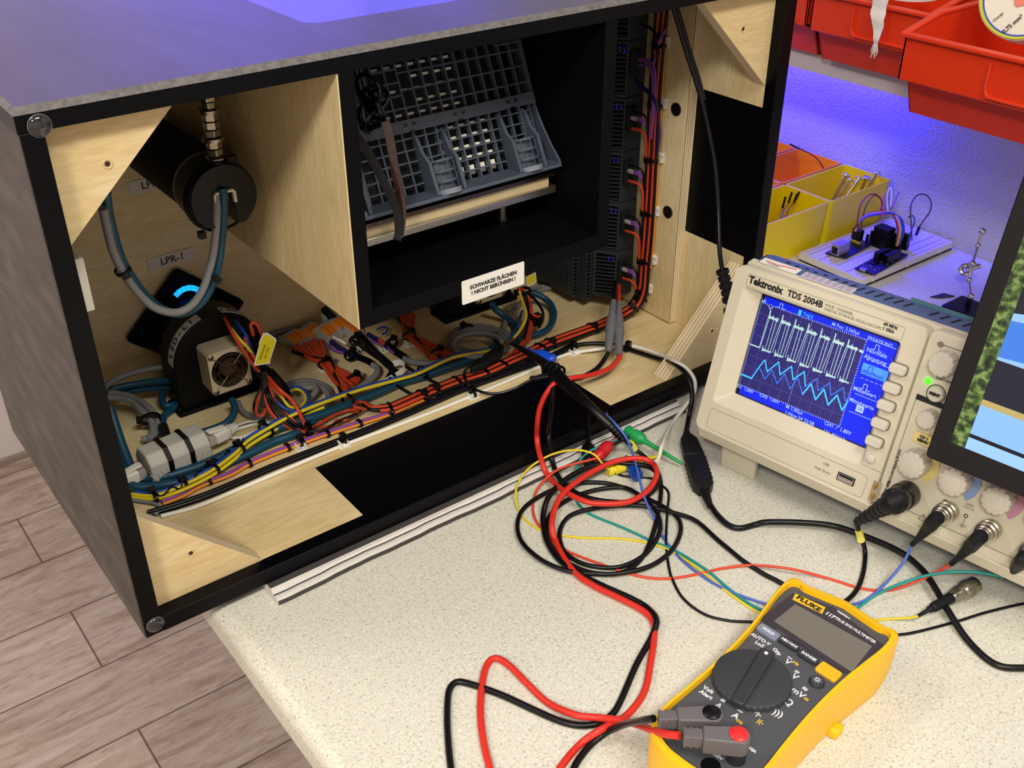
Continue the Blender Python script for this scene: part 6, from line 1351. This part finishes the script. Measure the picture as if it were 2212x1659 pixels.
def foliage():
    m,t,p=nt('image_foliage'); n=mapped_noise(t,190,(1,1,1),5); r=ramp(t,n.outputs['Fac'],[(.38,(24,40,24)),(.5,(82,112,48)),(.62,(160,186,104))]); p.inputs['Base Color'].default_value=(0,0,0,1); t.links.new(r.outputs[0],p.inputs['Emission Color']); p.inputs['Emission Strength'].default_value=.85; return m
o=[x for x in mon.children if x.name.startswith('screen_image')][0]; o.data.materials[1]=foliage(); o['label']='lit screen image with trees and a blue car'
# stand behind, down to the bench
iM=MMx.inverted(); w0=MMx@Vector((.22,.10,-.012)); mb=MB()
base=Vector((w0.x+.03,w0.y,TB))
mb.box((base.x-.05,base.y-.07,TB+.0003),(base.x+.05,base.y+.07,TB+.008)); a=Vector((base.x,base.y,TB)); 
mb.tube([base+Vector((0,0,.006)),base+Vector((0,0,.06)),w0+Vector((.01,0,0)),w0],.010,12); mb.v=[iM@v for v in mb.v]; mb.build('stand',[mat('monitor_black',(12,12,15))],mon,world=False,bevel=.002)
# ================= shelf with red bins =================
SX,SZ0,SZ1=.90,.203,.2255
sh=MB(); sh.box((SX,-.75,SZ0),(WX-.0005,1.30,SZ1)); sh.build('wall_shelf',[mat('shelf_white_laminate',(196,188,184),.5)],label='long white laminate shelf on the right wall carrying red bins',cat='shelf',bevel=.001)
M_BR=mat('red_bin_plastic',(216,54,18),.38); M_BR2=M_BR
def rbin(name,label,y0,y1,x0,x1,z0,h,lip=.03):
    """open fronted storage bin; front faces -x; y0<y1"""
    t=thing(name,label,'storage bin',((x0+x1)/2,(y0+y1)/2,z0))
    th=.003
    # side profile in xz
    xm=x0+.045
    side=[(x0+.030,z0+.0),(x1,z0),(x1,z0+h),(x0+.05,z0+h),(x0,z0+h*.86),(x0,z0+h*.42),(x0+.018,z0+h*.36)]
    mb=MB()
    for ya,yb in((y0,y0+th),(y1-th,y1)): mb.prism(side,ya,yb,'y')
    mb.box((x0+.03,y0,z0),(x1,y1,z0+th)); mb.box((x1-th,y0,z0),(x1,y1,z0+h))
    mb.prism([(x0,z0+h*.42),(x0,z0+h*.86),(x0+th,z0+h*.86),(x0+th,z0+h*.42)],y0,y1,'y')
    mb.prism([(x0,z0+h*.42),(x0+.018,z0+h*.36),(x0+.030,z0),(x0+.030+th,z0),(x0+.02,z0+h*.40),(x0+th,z0+h*.46)],y0,y1,'y')
    mb.build('tray',[M_BR],t,bevel=.0007)
    mb=MB(); mb.box((x0-.0045,y0-.002,z0+h*.86),(x0+.0045,y1+.002,z0+h*.86+.004))
    for ya,yb in((y0-.003,y0+.004),(y1-.004,y1+.003)): 
        mb.prism([(x0-.004,z0+h*.86),(x0+.05,z0+h),(x1,z0+h),(x1,z0+h+.004),(x0+.048,z0+h+.004),(x0-.004,z0+h*.86+.004)],ya,yb,'y')
    mb.build('rim',[M_BR],t,bevel=.001)
    # raised card frame on the front
    mb=MB(); ya,yb=y0+.012,y0+(y1-y0)*.62 
    zb=z0+h*.47
    mb.tube(smooth([(x0-.0012,yb,z0+h*.80),(x0-.0012,yb,zb+.006),(x0-.0012,yb-.004,zb+.001),(x0-.0012,yb-.012,zb),(x0-.0012,ya,zb)],.003),.0016,8)
    mb.build('card_holder',[M_BR],t)
    return t
rbin('storage_bin','red plastic storage bin jutting out over the shelf front, nearest the monitor',-.245,-.012,.765,1.035,SZ1+.0005,.088)
rbin('storage_bin','middle red storage bin with a white tape tail over its front',.020,.165,.855,1.04,SZ1+.0005,.085)
rbin('storage_bin','red storage bin with a white name card, next to the box',.175,.345,.862,1.04,SZ1+.0005,.085)
# card with lettering
mb=MB(); cx=.8600; Mc=Matrix.Translation((cx,.262,.2925))@Matrix.Rotation(R_(-90),4,'Z')@Matrix.Rotation(R_(90),4,'X')
mb.prism(rrect(-.046,-.014,.036,.020,.003,3),0,.0006,'z',0,Mc); mb.text('der',.013,Mc@Matrix.Translation((.020,.004,.0007)),1,bold=.0001); mb.build('name_card',[M_PAPER,M_GREYINK],label='white name card ending in the letters der on the red bin next to the box',cat='card')
# tape tail
pts=[onx(1925,-30,.850),onx(1905,-5,.8485),onx(1897,25,.8475),onx(1896,55,.847),onx(1894,80,.8475),onx(1892,92,.848)]
mb=MB(); q=smooth(pts,.004); N=len(q); rs=[]
for i,p in enumerate(q):
    t=i/(N-1); wd=.0085*(1 if t<.55 else 1-.75*(t-.55)/.45)
    rs.append([p+Vector((a*.0008+.0006*math.sin(i*1.1),b*wd*(1+.06*math.sin(i*1.7)),0)) for a,b in((-.6,-1),(-1,-.3),(-1,.3),(-.6,1),(.6,1),(.6,-1))])
mb.rings(rs); e=q[-1]
for k in range(7): mb.tube([e+Vector((0,(k-3)*.0006,0)),e+Vector((.0005*math.sin(k*2),(k-3)*.0014,-.010-.003*(k%3)))],.0004,4)
mb.build('tape_tail',mat('crumpled_white_tape',(232,226,218),.7,bump=.6,bscale=300),label='crumpled white tape with a frayed end hanging over the middle red bin',cat='tape',smooth=60)
mb=MB(); c=onx(1965,-18,.90); mb.lathe([(.030,0),(.030,.004),(.022,.0045),(.022,.020),(.030,.0205),(.030,.0245)],(c.x,c.y,c.z-.004),(0,0,1),40); mb.build('tape_roll',mat('white_roll',(214,206,204),.4),label='white tape roll standing in the middle red bin',cat='roll')
# wire spool in the front bin
sp_=thing('wire_spool','cream wire spool with yellow and blue rim and salmon label in the nearest red bin','spool',onx(2190,30,.83))
c=onx(2212,-8,.835); ax=Vector((-.92,-.25,.30)).normalized()
MB().lathe([(.001,0),(.0375,0),(.0375,.003),(.016,.003),(.016,.030),(.0375,.030),(.0375,.033),(.001,.033)],c-ax*.033,ax,48).build('reel',[mat('spool_cream',(226,222,204),.5)],sp_)
mb=MB(); mb.torus(c,.0358,.0013,ax,60,6,0); mb.torus(c,.0335,.0008,ax,60,6,1); mb.build('coloured_rim',[mat('spool_yellow_rim',(198,206,60),.4),mat('spool_blue_rim',(60,84,180),.4)],sp_)
rt=Vector((0,0,1)).cross(ax).normalized(); upv=ax.cross(rt); Mx=Matrix(((rt.x,upv.x,ax.x,c.x),(rt.y,upv.y,ax.y,c.y),(rt.z,upv.z,ax.z,c.z),(0,0,0,1)))
mb=MB(); mb.prism(rrect(-.020,-.016,.026,.016,.003,3),.0004,.0009,'z',0,Mx@Matrix.Rotation(R_(20),4,'Z')@Matrix.Translation((.012,.008,0))); mb.text('0,75 mm²',.0052,Mx@Matrix.Translation((-.002,-.024,.001))@Matrix.Rotation(R_(55),4,'Z'),1,bold=.0001); mb.text('Charge',.0036,Mx@Matrix.Translation((-.016,-.020,.001))@Matrix.Rotation(R_(55),4,'Z'),1); mb.build('spool_label',[mat('salmon_label',(222,128,104),.5),M_INK],sp_)
# ================= bins on the bench =================
M_YB=mat('yellow_bin_plastic',(248,222,6),.4); M_OB=mat('orange_bin_plastic',(252,152,12),.4)
def tray(label,x0,x1,y0,y1,h,m,nm='parts_tray',r=.006):
    mb=MB(); N=5; th=.0018
    o=rrect(x0+.003,y0+.003,x1-.003,y1-.003,r,N); ot=rrect(x0,y0,x1,y1,r,N); it=rrect(x0+th,y0+th,x1-th,y1-th,r*.8,N); ib=rrect(x0+.003+th,y0+.003+th,x1-.003-th,y1-.003-th,r*.8,N)
    mb.rings([[(x,y,TB) for x,y in o],[(x,y,TB+h) for x,y in ot],[(x,y,TB+h) for x,y in it],[(x,y,TB+.002) for x,y in ib]])
    return mb.build(nm,m,label=label,cat='tray',bevel=.0005,smooth=35)
YB0,YB1=.149,.222; HB=.060
tray('yellow parts tray holding short black-tipped jumper leads',.796,.9245,YB0,YB1,HB,M_YB)
tray('yellow parts tray holding shiny bolts, beside the rough wall',.9255,1.046,YB0,YB1,HB,M_YB)
tray('orange parts tray behind the yellow tray with jumper leads',.79,.9245,.226,.300,HB,M_OB)
tray('orange parts tray behind the bolts, beside the rough wall',.9255,1.046,.226,.300,HB,M_OB)
tray('rearmost orange parts tray behind the other orange trays',.79,1.046,.304,.378,HB,M_OB)
# bolts
names=['leftmost','second from the left','third from the left','fourth from the left','rightmost, standing tallest']
tops=[(1829,376),(1838,386),(1857,383),(1873,382),(1896,371)]; bots=[(1798,432),(1808,432),(1822,432),(1856,418),(1873,408)]
for k in range(5):
    y=.192-.006*k+(.0 if k<4 else -.004); t_=ony(*tops[k],y); b_=ony(*bots[k],y+.006); d=(b_-t_).normalized(); b_=t_+d*.060
    if b_.z<TB+.004: b_=t_+d*((t_.z-TB-.004)/-d.z)
    o=thing('bolt','shiny bolt in the yellow tray, '+names[k],'bolt',t_,group=None)
    MB().lathe([(.0005,-.0004),(.0048,0),(.0052,.0006),(.0052,.0022),(.0042,.0028),(.0024,.0030)],t_,d,20).build('bolt_head',[M_CHROME],o)
    MB().cyl(t_+d*.002,b_,.0021,n=12).build('shank',[M_CHROME],o)
def jumper(l,a,b,m=M_BPL,wire=M_PUR,end=None):
    o=thing('jumper_lead',l,'jumper lead',a); MB().cyl(a,b,.0014,n=4).build('crimp_housing',[M_BPL],o)
    MB().tube(smooth([b,b.lerp(end,.5)+Vector((0,.002,0)),end]),.0007,6).build('lead',[wire],o); return o
for k,(tp,bt,en,wm) in enumerate((((1697,425),(1690,450),(1686,472),M_GRY),((1711,415),(1703,438),(1688,475),M_PUR),((1722,418),(1714,440),(1692,476),M_GRY),((1727,414),(1718,432),(1696,476),M_TRED))):
    y=.185; jumper('black-tipped jumper lead in the left yellow tray, %s from the left'%['first','second','third','fourth'][k],ony(*tp,y),ony(*bt,y),wire=wm,end=ony(*en,y-.004))
a=ony(1707,312,.26);b=ony(1726,321,.258); o=thing('jumper_lead','dark red jumper lead arching out of the orange tray, black end in the air','jumper lead',b)
MB().cyl(a,b,.0016,n=4).build('crimp_housing',[M_BPL],o); MB().tube(smooth([b,ony(1750,332,.256),ony(1768,346,.252),ony(1779,364,.25),ony(1783,385,.25)]),.0008,6).build('lead',[mat('dark_red_wire',(120,28,34),.4)],o)
cable('jumper_wire','thin yellow wire arching from the orange tray to the wall',[ony(1750,392,.25),ony(1770,374,.25),ony(1795,363,.255),ony(1820,358,.26),ony(1836,362,.262)],.0007,mat('dull_yellow_wire',(206,176,60),.4),'wire')
# ================= breadboard =================
def bz(px,py,z=0): return onz(px,py,z)
A=bz(1722,553);  # left end of the far edge
e1=Vector((1.046,.050,0)); dirx=Vector((1,-.02,0)).normalized()
BBM=Matrix.Translation((.868,.048,TB))@Matrix.Rotation(R_(-.5),4,'Z')
def bl(px,py,h=.0105): q=BBM.inverted()@onz(px,py,TB+h); return q
bb=thing('breadboard','white solderless breadboard on a black base behind the oscilloscope','breadboard',M=BBM)
BL,BWd=.176,.094
mb=MB(); mb.box((0,0,.0),(BL,BWd,.0022)); mb.build('base_plate',[M_BPL],bb,world=False,bevel=.0006)
mb=MB(); mb.box((0,0.001,.0022),(BL,BWd,.0105),0)
for y in(.006,.0135,.043,.0505,.083,.090): mb.box((.004,y-.0003,.0105),(BL-.004,y+.0003,.0107),1 if int(y*1000)%2 else 2)
for y in(.0255,.066): mb.box((.002,y-.0014,.0105),(BL-.002,y+.0014,.0106),3)
for i in range(30):
    for y in(.0165,.0345,.057,.075): mb.cbox((.008+i*.0054,y,.01055),(.0013,.0006,.0002),4)
for i in range(3): mb.cyl((.02+i*.065,-.0004,.0045),(.02+i*.065,.004,.0045),.0022,n=12)
mb.build('board',[mat('breadboard_white',(222,216,212),.4),mat('rail_blue',(70,80,170),.5),mat('rail_red',(196,120,120),.5),mat('groove_grey',(176,170,168),.6),mat('hole_grey',(120,116,116),.6)],bb,world=False,bevel=.0004)
# boards plugged in
M_PCB=mat('dark_navy_board',(26,24,46),.45)
def onbb(px,py,z): return onz(px,py,TB+z)
HT=.0125
eth=thing('network_module','small circuit board with a metal network socket on the breadboard','circuit board',onbb(1840,540,HT))
p=[onbb(1783,545,HT+.002),onbb(1828,556,HT+.002),onbb(1888,524,HT+.002),onbb(1846,514,HT+.002)]
mb=MB(); mb.prism([(q.x,q.y) for q in p],TB+HT,TB+HT+.0016,'z'); mb.build('board',[M_PCB],eth,bevel=.0003)
a=onbb(1793,547,HT+.002);b=onbb(1817,551,HT+.002); dx=(b-a); ln_=Vector((-dx.y,dx.x,0)).normalized()*-1
ln_=Vector((dx.y,-dx.x,0)).normalized(); ln_= ln_ if ln_.x>0 else -ln_
far=Vector((1,0,0))
mb=MB(); z0=TB+HT+.0016; ya,yb=b.y,a.y; xa=min(a.x,b.x)
mb.box((xa,ya,z0),(xa+.021,yb,z0+.0135),0); mb.box((xa-.0004,ya+.0016,z0+.0015),(xa+.0004,yb-.0016,z0+.0105),1); mb.build('network_socket',[mat('socket_metal',(176,170,186),.35,.7),M_BPL],eth,bevel=.0004)
hd=onbb(1853,510,HT+.010); mb=MB()
mb.box((hd.x-.004,hd.y-.0065,z0+.004),(hd.x+.002,hd.y+.0065,z0+.018),0); mb.box((hd.x-.0035,hd.y-.006,z0),(hd.x+.0015,hd.y+.006,z0+.004),1); mb.build('pin_header',[M_BPL,mat('dull_yellow_plastic',(190,180,70),.5)],eth,bevel=.0004)
mc=thing('microcontroller_board','purple microcontroller board with a USB socket on the breadboard','circuit board',onbb(1890,590,HT))
p=[onbb(1846,578,HT+.002),onbb(1890,592,HT+.002),onbb(1962,549,HT+.002),onbb(1922,536,HT+.002)]
mb=MB(); mb.prism([(q.x,q.y) for q in p],TB+HT,TB+HT+.0016,'z',0)
c=onbb(1888,568,HT+.002); mb.cbox((c.x,c.y,TB+HT+.002),(.010,.010,.0010),1,); random.seed(5)
for i in range(26):
    u,v=random.random(),random.random(); q=p[0].lerp(p[1],.1+.8*u).lerp(p[3].lerp(p[2],.1+.8*u),.05+.6*v); mb.cbox((q.x,q.y,TB+HT+.0019),(.0018,.0012,.0008),2)
mb.build('board',[M_PCB,M_BPL,mat('solder_grey',(150,150,160),.4,.5)],mc,bevel=.0002)
c=onbb(1866,582,HT+.003); MB().cbox((c.x,c.y,TB+HT+.0030),(.006,.0078,.0028)).build('usb_socket',[M_CHROME],mc,bevel=.0004)
c1=onbb(1925,556,HT+.006); mb=MB(); mb.box((c1.x-.012,c1.y-.0035,TB+HT+.0016),(c1.x+.014,c1.y+.0030,TB+HT+.012)); mb.box((c1.x-.014,c1.y+.008,TB+HT+.0016),(c1.x+.006,c1.y+.0145,TB+HT+.012)); mb.build('socket_strip',[M_BPL],mc,bevel=.0005)
rl=thing('plug_cluster','cluster of black jumper housings standing on the breadboard under the ribbon wires','connector cluster',onbb(1915,510,.0105))
for i,(px,py,w_,d_,h_) in enumerate(((1908,512,.016,.020,.026),(1918,520,.014,.012,.020),(1950,520,.006,.016,.020),(1938,530,.005,.010,.012),(1882,512,.003,.003,.016),(1873,518,.003,.003,.014))):
    c=onbb(px,py,.0105+h_*.5); mb=MB(); mb.box((c.x-w_/2,c.y-d_/2,TB+.0107),(c.x+w_/2,c.y+d_/2,TB+.0107+h_)); mb.build('jumper_housing',[M_BPL],rl,bevel=.0006)
# ribbon jumpers, rainbow
RC=[(96,60,40),(196,60,50),(226,130,50),(216,200,150),(70,140,80),(30,80,190),(26,52,130),(120,70,140)]
for i,c in enumerate(RC):
    m=mat('jumper_colour_%d'%i,c,.45); f=i-3.5; nmz=['brown','red','orange','cream','green','blue','navy','violet'][i]
    def B(px,py,h): return onbb(px,py,h)
    cable('jumper_wire','%s jumper wire in the rainbow ribbon arching over the breadboard'%nmz,[B(1848+f*1.4,500,.032),B(1856+f*.6,480,.040),B(1872,466+f*1.0,.045),B(1900,460+f*1.1,.047),B(1925+f*1.2,458+f*1.2,.047),B(1940+f*2.0,472,.044),B(1946+f*2.2,495,.036),B(1943+f*1.6,515,.028),B(1937+f*.6,532,.020)],.0009,m,'wire')
for l,pp,m in (('dark violet jumper wire making a large upright loop above the breadboard',[(1970,520,.02),(1968,480,.04),(1967,448,.055),(1975,428,.062),(1990,419,.065),(2004,424,.064),(2012,440,.058),(2008,458,.05),(1996,475,.04),(1986,490,.032)],mat('dark_violet_wire',(58,34,66),.4)),
 ('dark red jumper wire looping up in front of the yellow tray',[(1852,500,.032),(1853,470,.045),(1860,440,.056),(1876,422,.062),(1893,420,.062),(1905,435,.056),(1902,458,.047)],mat('dark_red_wire',(120,28,34))),
 ('brown jumper wire looping up beside the dark red one',[(1860,500,.032),(1864,468,.044),(1874,438,.056),(1890,422,.061),(1903,432,.056),(1906,452,.05)],mat('brown_wire',(92,60,40),.4)),
 ('pale jumper wire looping thinly above the ribbon',[(1918,455,.048),(1916,425,.058),(1922,405,.064),(1926,412,.062),(1924,445,.05)],M_WHT),
 ('violet jumper wire sticking up from the ribbon',[(1926,450,.048),(1934,432,.055),(1942,414,.062)],M_PUR),
 ('red jumper wire sticking up from the ribbon',[(1906,470,.045),(1908,440,.055),(1908,420,.061)],M_TRED),
 ('petrol jumper wire curling round the right end of the ribbon',[(1958,530,.02),(1966,505,.032),(1975,480,.04),(1972,466,.044),(1962,470,.043)],M_TEAL)):
    cable('jumper_wire',l,[onbb(*p) for p in pp],.0008,m,'wire')
a=onbb(1986,490,.032);b=onbb(1979,508,.024); MB().cyl(a,b,.0017,n=4).build('crimp_housing',M_BPL,label='black crimp end on the large violet loop',cat='crimp housing')
# shiny helping-hand arm behind the monitor
arm=thing('helping_hand','chrome jointed holding arm peeking out from behind the monitor','holder',onz(2095,600,TB))
mb=MB(); P=[onz(2096,640,TB+.02),onz(2093,605,TB+.03),onz(2100,570,TB+.045),onz(2112,530,TB+.06),onz(2122,500,TB+.075)]
for i in range(len(P)-1): mb.cyl(P[i],P[i+1],.0016,n=10)
for i,p in enumerate(P): mb.sphere(p,.0042 if i%2==0 else .0034,14)
mb.build('jointed_rod',[M_CHROME],arm)
mb=MB(); c=onz(2086,583,TB+.03); mb.torus(c,.0052,.0026,(-.5,-.5,.6),24,8); mb.cyl(c,c+Vector((.014,-.008,.004)),.003,n=10); mb.build('clamp_ring',[M_CHROME],arm)
mb=MB(); mb.box((P[0].x-.02,P[0].y-.02,TB),(P[0].x+.02,P[0].y+.02,TB+.008)); mb.cyl((P[0].x,P[0].y,TB+.006),P[0],.003,n=12); mb.build('base',[M_BPL],arm,bevel=.002)
mb=MB(); c=onz(2030,642,TB); mb.prism([(c.x-.010,c.y+.006),(c.x+.010,c.y+.002),(c.x+.014,c.y-.010),(c.x-.002,c.y-.003)],TB,TB+.0015,'z'); mb.build('plastic_scrap',mat('dark_scrap',(50,44,66),.5),label='small dark flat scrap lying on the bench behind the oscilloscope',cat='scrap')
